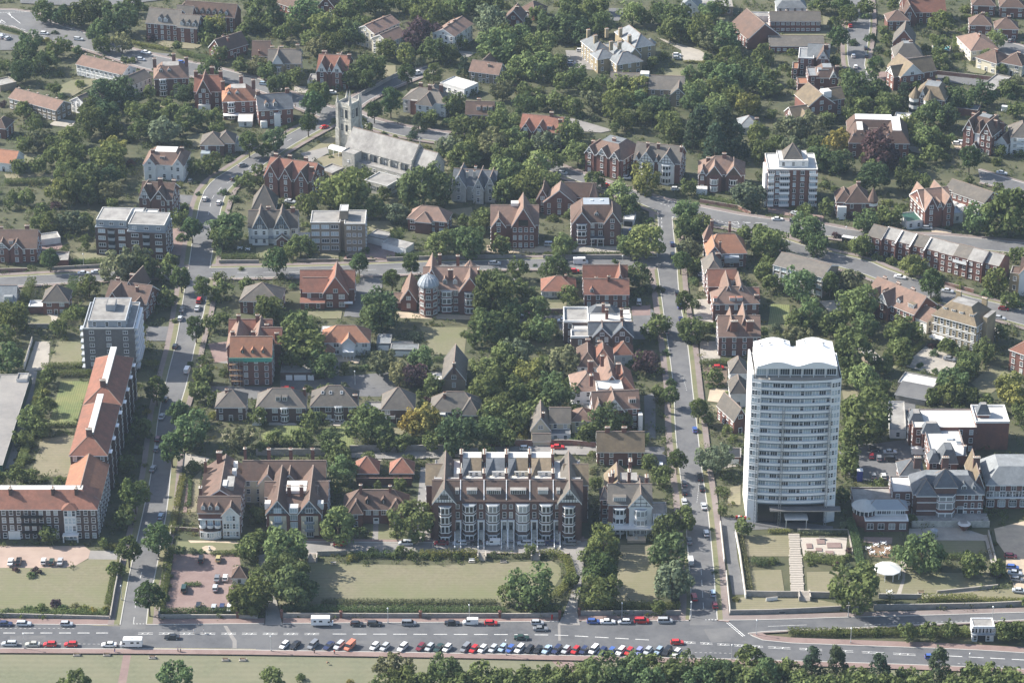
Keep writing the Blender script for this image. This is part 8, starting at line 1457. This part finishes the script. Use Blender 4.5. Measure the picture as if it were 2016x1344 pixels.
W3='on the long street beside the tower block'; cars(t32,1,W3,G2,'1530,178,93,h,w;1395,238,93,s,g;1405,400,93,v,w;1580,652,94,h,l;1597,745,94,h,m;1435,682,94,e,r'); cars(t22,1,W3,G2,'1440,708,93,h,b;1480,1085,93,m,k;1495,1170,93,h,k;1355,1130,93,h,g;1355,1200,93,h,k;1357,1275,93,s,s;1510,1310,93,s,s'); cars(t12,1,'on the upper part of the long street',G2,'1330,1185,93,s,n;1320,1080,93,h,b;1260,590,93,h,n;1265,680,93,m,k;1215,1275,93,h,s;1300,975,93,h,k')
cars(t22,1,'on a drive or lane by the long street','cars on house drives','1170,985,90,h,w;1625,215,5,h,r;105,855,0,h,w;360,845,0,s,r'); cars(t13,1,'near the fork of the two roads','cars near the fork','220,348,-35,s,s;285,360,-50,h,s;75,392,0,s,w;205,407,0,h,g;1255,460,-10,h,s;1040,850,-22,s,w;1415,960,-20,s,s;1855,1100,-18,h,m;1820,1170,-18,s,s;1840,28,-20,s,s'); cars(t12,1,'near the church road trees','cars on church road','900,65,-15,h,w;740,130,0,h,r;400,30,-15,h,s;1290,155,0,h,w')
cars(t23,1,'in the hotel car park','cars in the hotel car park','960,882,0,s,s;875,928,85,h,g;970,938,0,m,k;1195,888,0,b,w;815,912,85,h,m;840,862,0,h,k;830,1068,90,h,g;910,1072,90,h,w'); cars(t23,1,'on the mansion driveway','cars on house drives','1430,148,-25,s,g'); cars(t33,1,'parked along the hotel drive','cars along the hotel drive','1910,355,-8,h,m;1925,445,-10,h,b;1945,490,-12,s,s;1960,540,-14,h,g;1980,630,-12,s,s')
cars(t00,1,'in the upper left streets','cars in the upper left streets','620,320,-15,e,s;1150,425,-20,s,w;1110,480,-15,h,s;1430,505,-10,h,b;20,302,60,h,s;62,312,60,h,s;350,275,-10,h,w;1910,1312,35,h,g;15,292,60,h,s'); cars(t01,1,'near the church','cars near the church','60,672,-20,h,l;540,1012,40,h,r;600,738,0,h,w;1270,592,30,v,w'); cars(t02,1,'on the slate mansion forecourt','cars at the slate mansion','540,407,0,h,w;470,502,0,h,s;1300,442,0,h,w;1300,467,0,h,s;465,520,0,h,n'); cars(t03,1,'in the upper right streets','cars in the upper right streets','648,215,88,h,r;672,453,88,h,w;690,540,88,h,w;775,452,88,s,k;770,392,88,h,k;1490,1142,-10,h,w;1535,1132,-10,e,s;1890,882,-15,b,w;1940,332,70,h,k;1905,332,70,h,g;1560,1172,-10,h,k'); cars(t21,1,'by the asphalt close','cars on house drives','250,382,0,s,r;530,147,0,h,w'); cars(t11,1,'near the gothic houses','cars near the church','270,252,-20,s,s;490,32,0,h,r')
for base,L in ctmp.items():
 if len(L) < 2: continue
 L.sort(key=lambda q: q[0])
 for i,(_,o) in enumerate(L): o["label"]='%s, %s from left' % (base,ORD[i] if i < 12 else '%dth' % (i + 1))
def motorhome(tl,X,Y,hd,label):
 p=P(*tl(X,Y)); e=bpy.data.objects.new('motorhome',None); col.objects.link(e); e.location=(p.x,p.y,ground_z(p.x,p.y)); e.rotation_euler=(0,0,R(hd)); tag(e,label,'motorhome','motorhomes on the parade')
 m=MB(); m.box(-3.4,1.6,-1.1,1.1,.5,2.9,'wp',bottom=True); m.poly([(1.6,-1.1,1.9),(2.5,-1.05,2.1),(2.4,-1.05,2.85),(1.6,-1.1,2.9)],'wp'); m.poly([(1.6,1.1,2.9),(2.4,1.05,2.85),(2.5,1.05,2.1),(1.6,1.1,1.9)],'wp'); m.poly([(1.6,-1.1,2.9),(2.4,-1.05,2.85),(2.4,1.05,2.85),(1.6,1.1,2.9)],'wp'); m.poly([(2.5,-1.05,2.1),(2.5,1.05,2.1),(2.4,1.05,2.85),(2.4,-1.05,2.85)],'wp'); m.box(1.6,3.4,-.98,.98,.4,1.15,'wp'); m.poly([(1.6,-.98,1.15),(3.0,-.98,1.15),(2.4,-.98,1.95),(1.6,-.98,1.95)],'wp'); m.poly([(3.0,.98,1.15),(1.6,.98,1.15),(1.6,.98,1.95),(2.4,.98,1.95)],'wp'); m.build('body',e)
 g=MB(); g.poly([(3.02,-.9,1.17),(3.02,.9,1.17),(2.42,.9,1.95),(2.42,-.9,1.95)],'glc')
 for s in (-1,1):
  for x0,x1 in ((-2.6,-1.8),(-.9,.1)): g.poly([(x0,s * 1.11,1.6),(x1,s * 1.11,1.6),(x1,s * 1.11,2.2),(x0,s * 1.11,2.2)],'glc')
  g.poly([(1.8,s * .99,1.25),(2.7,s * .99,1.25),(2.3,s * .99,1.85),(1.8,s * .99,1.85)],'glc')
 g.build('windows',e); r=MB(); r.box(-.6,.2,-.35,.35,2.9,3.02,'gal'); r.box(-2.6,-2.1,-.3,.3,2.9,3.0,'gal'); r.build('roof_hatch',e)
 for x in (-2.2,2.4):
  for y in (-.95,.95): add('wheel',WHEEL,e,(x,y,.34))
motorhome(t30,1035,1062,180,'white motorhome parked on the seaward kerb behind a white saloon'); motorhome(t31,522,893,0,'white camper with small side windows on the inland kerb')
# ------------------------------------------------------------------ walls
def wall(tl,pts,h=1.1,t=.3,k='gwall',label='',cap='conc'):
 wp=[P(*(tl(*p) if tl else p)) for p in pts]; m=MB()
 for a,b in zip(wp,wp[1:]):
  e=(b - a).normalized(); n=Vector((-e.y,e.x,0)) * t / 2; q=[a + n,a - n,b - n,b + n]; m.prism([(v.x,v.y) for v in q],0,h + .3,k,cap)
 tag(m.build('garden_wall'),label,'wall','garden walls')
wall(t30,[(-60,822),(860,848)],1.2,.4,'gwall','low grey wall along the parade before the mansion lawn'); wall(t30,[(870,850),(905,640),(955,385)],1.6,.35,'gwall','wall between the mansion lawn and the street'); wall(t30,[(1260,838),(1870,838),(2030,845)],1.3,.4,'gwall','pale wall along the parade before the brick-paved car park'); wall(t30,[(1250,835),(1300,500),(1350,130)],1.2,.35,'gwall','wall between street and brick-paved car park'); wall(t30,[(1365,140),(1560,150)],1.0,.3,'rwall','red balustraded terrace wall before the scalloped-balcony house')
wall(t31,[(205,832),(1000,835),(2016,835),(2390,832)],1.6,.4,'gwall','long pale wall along the parade below the great lawn'); wall(t32,[(535,815),(1330,812)],1.6,.4,'gwall','pale wall along the parade below the tree-shaded lawn'); wall(t31,[(480,340),(720,335)],1.4,.4,'gwall','stone wall beside the lawn steps under the terrace lane')
wall(t32,[(1640,100),(1672,400)],1.4,.3,'wh','upper white wall between street and tower lane'); wall(t32,[(1686,490),(1718,810)],1.4,.3,'wh','lower white wall beside the tower lane'); wall(None,[(1437,1210),(1512,1209),(1600,1205),(1690,1200)],1.6,.4,'gwall','grey retaining wall at the foot of the tower garden'); wall(t33,[(830,770),(1200,765),(1700,755),(2060,738)],1.8,.4,'gwall','long retaining wall along the upper drive'); wall(t32,[(1760,165),(1795,350),(1840,680)],1.4,.35,'wh','white stepped wall along the side of the tower garden'); wall(t32,[(1840,660),(2016,665),(2250,665)],1.8,.4,'gwall','retaining wall under the lower tower lawns'); wall(t33,[(320,668),(520,672)],1.8,.4,'gwall','short retaining wall piece right of the garden stairs'); wall(t33,[(230,155),(630,157),(665,330)],.9,.3,'conc','low pale wall round the paved patio')
wall(t21,[(0,893),(600,893)],2.2,.4,'gwall','back lane wall behind the timbered gables'); wall(t21,[(740,868),(1100,868),(1480,862)],2.2,.4,'gwall','long back lane wall below the hipped houses'); wall(t22,[(-190,822),(0,822),(440,818),(660,838)],2.0,.4,'rwall','brick back lane wall behind the terrace'); wall(t10,[(410,788),(830,765)],1.4,.35,'gwall','cross street wall before the staggered flats'); wall(t10,[(1725,735),(2040,735)],1.5,.35,'gwall','cross street wall before the half-timbered house'); wall(t10,[(-40,800),(215,795)],1.3,.35,'rwall','garden wall before the brown gabled house'); wall(t11,[(320,725),(650,722)],1.2,.35,'tb','low wall before the buff brick flats'); wall(t11,[(690,722),(940,722)],1.2,.35,'tb','low wall beside the buff flats entrance'); wall(t11,[(1030,718),(1500,700),(2016,695),(2090,695)],1.6,.35,'gwall','long garden wall on the inland side of the cross street'); wall(t12,[(245,700),(700,700),(1020,700)],1.8,.35,'gwall','garden wall before the slate-topped gabled flats'); wall(t10,[(200,1240),(440,1240)],1.6,.3,'gwall','wall at the end of the pyramid house lawn'); wall(t12,[(0,1125),(430,1120)],1.6,.3,'rwall','brick wall behind the drive of the white flat-roofed house'); wall(t13,[(1370,895),(1620,960)],1.2,.3,'rwall','red wall before the stepped brick terrace'); wall(t03,[(1320,590),(1780,640)],1.8,.3,'rwall','brick wall along the court behind the turreted villa'); wall(t12,[(1480,250),(1780,300),(1880,350)],1.2,.3,'rwall','red wall along church road before the twin villas'); wall(t32,[(2000,700)] + [(2090,690)],1.0,.3,'wh','white stair wall in the tower garden slope')
wall(t01,[(830,760),(960,690),(1120,600)],1.8,.35,'gwall','stone wall beside the shaded hill road'); wall(t20,[(190,220),(255,0)],1.8,.25,'wh','white boundary wall between yard and lane'); wall(t33,[(1735,170),(1800,430)],1.2,.4,'gwall','wall between hotel lawn and hotel drive'); wall(t33,[(870,675),(1210,680)],1.4,.4,'conc','pale wall at the foot of the marquee lawn'); wall(t33,[(1330,640),(1810,590)],.8,.4,'conc','sloping low wall below the hotel lawn')
for i,(tl,X,Y) in enumerate(((t31,670,838),(t31,1295,838),(t31,1920,838),(t30,1872,838),(t32,375,838),(t32,530,815),(t31,203,832))):
 p=P(*tl(X,Y)); m=MB(); m.box(-.4,.4,-.4,.4,0,2.6,'rb'); m.box(-.5,.5,-.5,.5,2.6,2.8,'rb'); m.cone(0,0,.5,2.8,0,3.2,4,'rb',ph=R(45)); tag(m.build('brick_pier',None,(p.x,p.y,0)),'red brick pier in the parade walls, %s from left' % ORD[(3,4,5,0,6,7 - 0,1)[i] if i != 5 else 6] if i not in (3,4) else ('red brick pier at the car park wall end' if i == 3 else 'red brick pier at the near side of the lane mouth'),'pier','brick gate piers')
# ------------------------------------------------------------------ lamps, benches, people, small buildings
lm=MB(); lm.cone(0,0,.11,0,.07,5.0,8,'gal'); lm.box(-.16,.16,-.16,.16,0,.8,'gal'); LPOST=lm.mesh('post'); lm=MB(); lm.cone(0,0,.12,5.0,.28,5.45,8,'wp'); lm.cone(0,0,.3,5.45,.05,5.7,8,'gal'); LHEAD=lm.mesh('lantern')
for i,(tl,X,Y,w) in enumerate(((t30,195,1080,'by the beige saloon'),(t31,120,1100,'left of the angled cars'),(t31,1040,880,'on the inland pavement below the great lawn'),(t31,1680,850,'behind the white van'),(t31,1970,1132,'among the angled cars'),(t32,865,836,'behind the white and black hatchback'),(t32,1730,1168,'right of the angled cars'),(t32,1925,972,'on the road island nose'),(t33,630,830,'below the tower garden wall'),(t33,650,1036,'on the pavement under the island shrubs'),(t33,1765,866,'beside the promenade shelter'),(t33,1582,1236,'on the seaward pavement before the pines'),(t30,960,700,'on the verge of the mansion street'),(t21,780,345,'on the asphalt close island'),(t32,1410,830,'at the shaded street corner'),(t12,870,775,'on the cross street'),(t12,1270,470,'on the long street near church road'),(t13,612,545,'by the bus shelter at the fork'),(t10,660,760,'on the cross street before the flats'))):
 p=P(*tl(X,Y)); e=bpy.data.objects.new('street_lamp',None); col.objects.link(e); e.location=(p.x,p.y,ground_z(p.x,p.y)); add('post',LPOST,e); add('lantern',LHEAD,e); tag(e,'pale street lamp ' + w,'street lamp','street lamps')
def bench(tl,X,Y,label,rz=0.0,k='wood'):
 p=P(*tl(X,Y)); e=bpy.data.objects.new('bench',None); col.objects.link(e); e.location=(p.x,p.y,.3); e.rotation_euler=(0,0,rz); tag(e,label,'bench','benches')
 m=MB(); m.box(-1.1,1.1,-.9,.5,-.25,.02,'conc'); m.build('plinth',e)
 for y in (-.45,-.25,-.05): q=MB(); q.box(-.9,.9,y - .08,y + .08,.42,.48,k,bottom=True); q.build('slat',e)
 for z in (.6,.78): q=MB(); q.box(-.9,.9,.1,.15,z,z + .12,k,bottom=True); q.build('slat',e)
 for x in (-.8,.8): q=MB(); q.box(x - .05,x + .05,-.5,.18,0,.42,'met'); q.box(x - .05,x + .05,.12,.2,.42,.9,'met'); q.build('leg',e)
for i,X in enumerate((605,842,1200,1775,1912)): bench(t30,X,1128 if i < 2 else 1150 if i == 2 else 1168,'wooden bench on a pale plinth on the promenade lawn, %s from left' % ORD[i],math.pi)
bench(t31,1700,388,'white bench at the hedge side of the great lawn',0,'wp'); bench(t31,1950,390,'dark bench at the hedge side of the great lawn',0,'dk'); bench(t33,110,800,'dark bench on the pavement below the tower garden',0,'dk'); bench(t33,1205,640,'wooden bench on the hotel marquee lawn'); bench(t33,425,215,'pale bench on the paved patio',0,'slab')
p=P(*t31(610,410)); e=bpy.data.objects.new('picnic_table',None); col.objects.link(e); e.location=(p.x,p.y,.15); tag(e,'grey picnic table at the corner of the great lawn','picnic table'); m=MB(); m.box(-.9,.9,-.4,.4,.7,.76,'ft',bottom=True); m.build('table_top',e)
for y in (-.75,.75): m=MB(); m.box(-.9,.9,y - .14,y + .14,.42,.47,'ft',bottom=True); m.build('seat',e)
for x in (-.6,.6): m=MB(); m.tube((x,-.7,0),(x,-.2,.7),.05,.05,4,'ft'); m.tube((x,.7,0),(x,.2,.7),.05,.05,4,'ft'); m.build('leg',e)
def skin(name,verts,edges,rad,k,parent):
 me=bpy.data.meshes.new(name); me.from_pydata(verts,edges,[]); o=add(name,me,parent); md=o.modifiers.new('skin','SKIN'); me.materials.append(MATS[k])
 for i,r in enumerate(rad): me.skin_vertices[0].data[i].radius=(r,r)
 me.skin_vertices[0].data[0].use_root=True; o.modifiers.new('sub','SUBSURF').levels=1; return o
def person(tl,X,Y,rz,shirt,trs,label,sit=False):
 p=P(*tl(X,Y)); e=bpy.data.objects.new('person',None); col.objects.link(e); e.location=(p.x,p.y,ground_z(p.x,p.y) + .1); e.rotation_euler=(0,0,rz); tag(e,label,'person','people on the parade')
 h=.45 if sit else 0; kf=(.42,.1,.5) if sit else (.08,.1,.5)
 V=[(0,0,.95 - h * 1.6),(0,0,1.2 - h * 1.6),(0,0,1.42 - h * 1.6),(.01,0,1.52 - h * 1.6),(.03,0,1.66 - h * 1.6),(0,.19,1.4 - h * 1.6),(.04,.25,1.12 - h * 1.6),(.14,.24,.9 - h * 1.6),(0,-.19,1.4 - h * 1.6),(-.02,-.25,1.12 - h * 1.6),(.1,-.24,.9 - h * 1.6)]
 legs=[(0,.1,.88),(.1,.11,.48),(-.06,.11,.08),(.1,.12,.05),(0,-.1,.88),(.0,-.11,.48),(.14,-.11,.08),(.28,-.12,.05)] if not sit else [(.05,.1,.2),(.45,.12,.45),(.75,.12,.06),(.9,.13,.06),(.05,-.1,.2),(.45,-.12,.42),(.75,-.12,.06),(.9,-.13,.06)]
 skin('body',V + legs,[(0,1),(1,2),(2,3),(3,4),(2,5),(5,6),(6,7),(2,8),(8,9),(9,10),(0,11),(11,12),(12,13),(13,14),(0,15),(15,16),(16,17),(17,18)],[.13,.12,.13,.06,.11,.07,.05,.045,.07,.05,.045,.09,.065,.045,.045,.09,.065,.045,.045],'skin',e)
 skin('shirt',V[:3] + [V[5],V[6],V[8],V[9]],[(0,1),(1,2),(2,3),(3,4),(2,5),(5,6)],[.16,.15,.16,.085,.065,.085,.065],shirt,e); skin('trousers',[V[0]] + [legs[0],legs[1],legs[2],legs[4],legs[5],legs[6]],[(0,1),(1,2),(2,3),(0,4),(4,5),(5,6)],[.16,.11,.085,.07,.11,.085,.07],trs,e)
 m=MB(); zz=1.66 - h * 1.6; m.cone(.01,0,.115,zz - .02,.09,zz + .09,8,'bark'); m.cone(.01,0,.09,zz + .09,.02,zz + .14,8,'bark'); m.build('hair',e)
person(t30,905,1108,3,'dk','blu','person in dark top walking on the seaward pavement by the motorhome'); person(t30,1402,1105,0,'blu','dk','person in blue of the walking pair on the seaward pavement'); person(t30,1422,1105,0,'gal','dk','person in grey of the walking pair on the seaward pavement'); person(t31,460,1118,1,'dk','dk','person in dark clothes standing beside the angled cars'); person(t31,618,1125,1,'red','dk','person in red top behind the silver estate car'); person(t31,560,1198,.3,'pot','dk','person sitting on the promenade lawn',True); person(t30,1530,962,3.1,'wp','gal','left-hand person in white crossing at the road centre'); person(t30,1605,962,3.1,'wp','gal','right-hand person in white crossing at the road centre'); person(t01,310,850,2,'i' if 0 else 'cr','dk','pale-dressed person by the slate house near the church road')
# marquee, kiosk, shelter, hut
p=P(*t33(940,500)); e=bpy.data.objects.new('marquee',None); col.objects.link(e); e.location=(p.x,p.y,.1); tag(e,'white eight-sided party marquee on the hotel lawn','marquee'); m=MB(); m.cone(0,0,4.3,2.4,4.3,2.75,10,'wp'); m.cone(0,0,4.4,2.75,.3,4.4,10,'wp'); m.build('canopy',e)
for k in range(10): a=2 * math.pi * k / 10; q=MB(); q.box(-.09,.09,-.09,.09,0,2.4,'wp'); q.build('leg',e,(4.15 * math.cos(a),4.15 * math.sin(a),0))
p=P(*t33(1305,185)); e=bpy.data.objects.new('kiosk',None); col.objects.link(e); e.location=(p.x,p.y,.1); tag(e,'small round grey kiosk with shallow cone roof on the hotel terrace','kiosk'); m=MB(); m.cone(0,0,1.1,0,1.1,2.1,12,'gal'); m.build('wall',e); m=MB(); m.cone(0,0,1.35,2.1,0,2.8,12,'ld'); m.build('roof',e)
b=Bld('promenade_shelter','flat white-roofed promenade shelter with glazed upper floor on the island',t33(1605,1015),t33(1775,1015),5.2,'shelter',dep=5,at='g',wall='gwall',roof='fw',ref='promenade shelter'); b.wing(roof='flat',rk='ft',par=.25,top='wp',win='',wk='wh'); b.box('doorway',b.W * .25,b.W * .62,-.06,-.01,0,2.2,'dk'); b.box('ledge',-.3,b.W + .3,-.8,-.02,2.6,2.85,'ld')
for i in range(6): add('window',win_mesh(1.6,1.5,'s'),b.o,(b.W * (i + .5) / 6,-.03,3.2))
for i in (.14,.74): add('window',win_mesh(.9,1.6,'s'),b.o,(b.W * i,-.03,.4))
b=Bld('garden_hut','little brick hut with brown pyramid roof beside the brick-paved car park',t30(1832,565),t30(1940,565),2.6,'hut',dep=5,at='g',wall='wh',roof='bt'); b.wing(roof='pyr',rise=2.8,win='F',fl=1); b.finish()
b=Bld('bus_shelter','dark glazed bus shelter with white roof by the fork',t13(580,570),t13(700,590),2.6,'bus shelter',dep=2,at='g',wall='glc',roof='fw'); b.wing(roof='flat',rk='fw',par=.1,top='wp',win='',wk='dk')
p=P(*t23(720,1095)); e=bpy.data.objects.new('portable_toilet',None); col.objects.link(e); e.location=(p.x,p.y,.2); tag(e,'blue portable toilet with white roof in the hotel car park','toilet'); m=MB(); m.box(-.9,.9,-.9,.9,0,3.8,'blu'); m.build('body',e); m=MB(); m.box(-1,1,-1,1,3.8,4.0,'wp'); m.cone(0,0,1.0,4.0,.5,4.4,8,'wp'); m.build('roof',e); q=MB(); q.box(-.6,.6,-.94,-.9,.2,3.2,'blu'); q.build('door',e)
for i,(px0,py0,n) in enumerate(((1448,1021,6),(1516,1022,6))):
 for j in range(n // 2):
  p=P(px0 + j * 8.5,py0 + (.6 * j if i == 0 else 0)); e=bpy.data.objects.new('barrier',None); col.objects.link(e); e.location=(p.x,p.y,.2); tag(e,'red and white plastic barrier %s the tower entrance, %s from left' % ('left of' if i == 0 else 'before',ORD[j]),'barrier','red and white barriers')
  for s in (0,1): m=MB(); m.box(s * .75,s * .75 + .72,-.2,.2,0,1.0,'red' if s == 0 else 'wp'); m.build('panel',e)
p=P(*t32(315,850)); m=MB(); m.cone(0,0,.27,0,.27,1.5,12,'red'); m.cone(0,0,.32,1.5,.1,1.75,12,'red'); m.box(-.2,.2,-.3,-.2,1.1,1.2,'dk'); tag(m.build('post_box',None,(p.x,p.y,.4)),'red pillar post box on the pavement by the lane mouth','post box')
p=P(*t30(1650,298)); m=MB(); m.cone(0,0,.6,0,.5,.4,12,'st'); m.cone(0,0,.25,.4,.2,1.2,10,'st'); m.cone(0,0,.45,1.2,.4,1.3,12,'st'); tag(m.build('sundial',None,(p.x,p.y,.2)),'stone sundial on the round path before the car park','sundial')
p=P(*t32(980,225)); m=MB(); m.box(-3,3,-1.5,1.5,0,.9,'tan','tan'); m.cone(0,0,.7,.9,.5,1.3,10,'st'); m.cone(0,0,.3,1.3,.15,2.6,8,'st'); tag(m.build('statue',None,(p.x,p.y,.1)),'pale stone statue on a tan terrace before the verandah villa','statue')
sheet('swimming_pool',[t03(1300,370),t03(1430,375),t03(1425,405),t03(1300,400)],'pool',z=.42); sheet('patio',[t03(1290,362),t03(1440,368),t03(1436,412),t03(1290,408)],'slab',z=.4)
# stone steps from the terrace lane down to the lawn, and in the tower garden
def steps(tl,X,Y,w,n,label,k='slab',dd=.4,hh=.16,rz=0.0):
 p=P(*tl(X,Y)); e=bpy.data.objects.new('garden_steps',None); col.objects.link(e); e.location=(p.x,p.y,0); e.rotation_euler=(0,0,rz); tag(e,label,'steps','garden steps')
 for i in range(n): m=MB(); m.box(-w / 2,w / 2,i * dd,(i + 1) * dd,0,.2 + hh * (i + 1),k); m.build('step',e)
 for s in (-1,1): m=MB(); m.box(s * (w / 2 + .2) - .2,s * (w / 2 + .2) + .2,-.2,n * dd,0,.6 + hh * n,'gwall','slab'); m.build('side_wall',e)
steps(t31,445,395,2.2,8,'stone steps at the tree end of the great lawn'); steps(t31,1778,382,2.2,8,'middle stone steps down to the great lawn'); steps(t32,185,378,2.2,8,'stone steps at the curved hedge end of the great lawn'); steps(t33,290,700,3.0,8,'stone stairs below the tower garden path',dd=.5)
e=bpy.data.objects.new('stepping_path',None); col.objects.link(e); p0=P(1572,1168); e.location=(p0.x,p0.y,0); tag(e,'broad path of pale stone slabs down the tower garden','path'); sl={}
for i in range(34):
 py=1167 - i * 3.45; c=P(1570 - (1170 - py) * .06 + (1.5 if i % 5 == 0 else 0),py) - p0; w=4.2 if i < 22 else 3.6
 if w not in sl: m=MB(); m.box(-w / 2,w / 2,-.42,.42,0,.3,'slab'); sl[w]=m.mesh('slab')
 add('slab',sl[w],e,(c.x,c.y,.06 + .002 * i))
for i,(X,Y,sx,sy) in enumerate(((325,270,1.9,3.0),(415,235,2.6,3.2),(400,297,2.0,2.0),(345,322,2.8,2.2),(520,265,4.6,3.2),(485,325,2.6,2.6))):
 c=P(*t33(X,Y)); m=MB(); m.box(-sx / 2,sx / 2,-sy / 2,sy / 2,0,.34,'bpav'); tag(m.build('planting_square',None,(c.x,c.y,.05)),'reddish square bed in the pale patio, %s of six from left' % ORD[(0,3,2,1,5,4)[i]],'garden bed','reddish beds in the patio')
for i,(tl,X,Y) in enumerate(((t21,600,632),(t21,680,630),(t33,790,295),(t33,850,270),(t33,910,255),(t33,940,300),(t33,820,330),(t33,900,335),(t33,955,640),(t10,1890,620),(t10,1950,630))):
 p=P(*tl(X,Y)); e=bpy.data.objects.new('patio_table',None); col.objects.link(e); e.location=(p.x,p.y,.15); tag(e,('white patio table before the house with three skylights, %s of two' % ORD[i]) if i < 2 else ('white table on the hotel wooden deck, %s of six' % ORD[i - 2]) if i < 8 else 'pale table at the foot of the marquee lawn' if i == 8 else ('white table in the half-timbered house garden, %s of two' % ORD[i - 9]),'table','patio tables')
 m=MB(); m.cone(0,0,.6,.68,.6,.74,10,'wp'); m.build('table_top',e); m=MB(); m.cone(0,0,.06,0,.06,.68,6,'wp'); m.build('leg',e)
 for k in range(4): a=R(45 + 90 * k); m=MB(); m.box(-.22,.22,-.22,.22,.4,.45,'wp',bottom=True); m.box(-.22,.22,.16,.22,.45,.85,'wp'); m.build('chair',e,(1.0 * math.cos(a),1.0 * math.sin(a),0),a - math.pi / 2)
# ------------------------------------------------------------------ hazy summer air
hz=MB(); hz.box(-3200,3200,-1700,6200,-1.5,CH + 8,'wp',bottom=True); hm=bpy.data.materials.new('haze'); hm.use_nodes=True; hm.node_tree.nodes.clear()
vo=hm.node_tree.nodes.new("ShaderNodeVolumePrincipled"); vo.inputs["Color"].default_value=(.62,.78,1.0,1); vo.inputs["Density"].default_value=HAZE; vo.inputs["Anisotropy"].default_value=0.2
ho=hm.node_tree.nodes.new("ShaderNodeOutputMaterial"); hm.node_tree.links.new(vo.outputs[0],ho.inputs["Volume"])
hme=hz.mesh('haze'); hme.materials.clear(); hme.materials.append(hm); tag(add('haze',hme),'thin pale summer haze over the town','haze',kind='stuff')
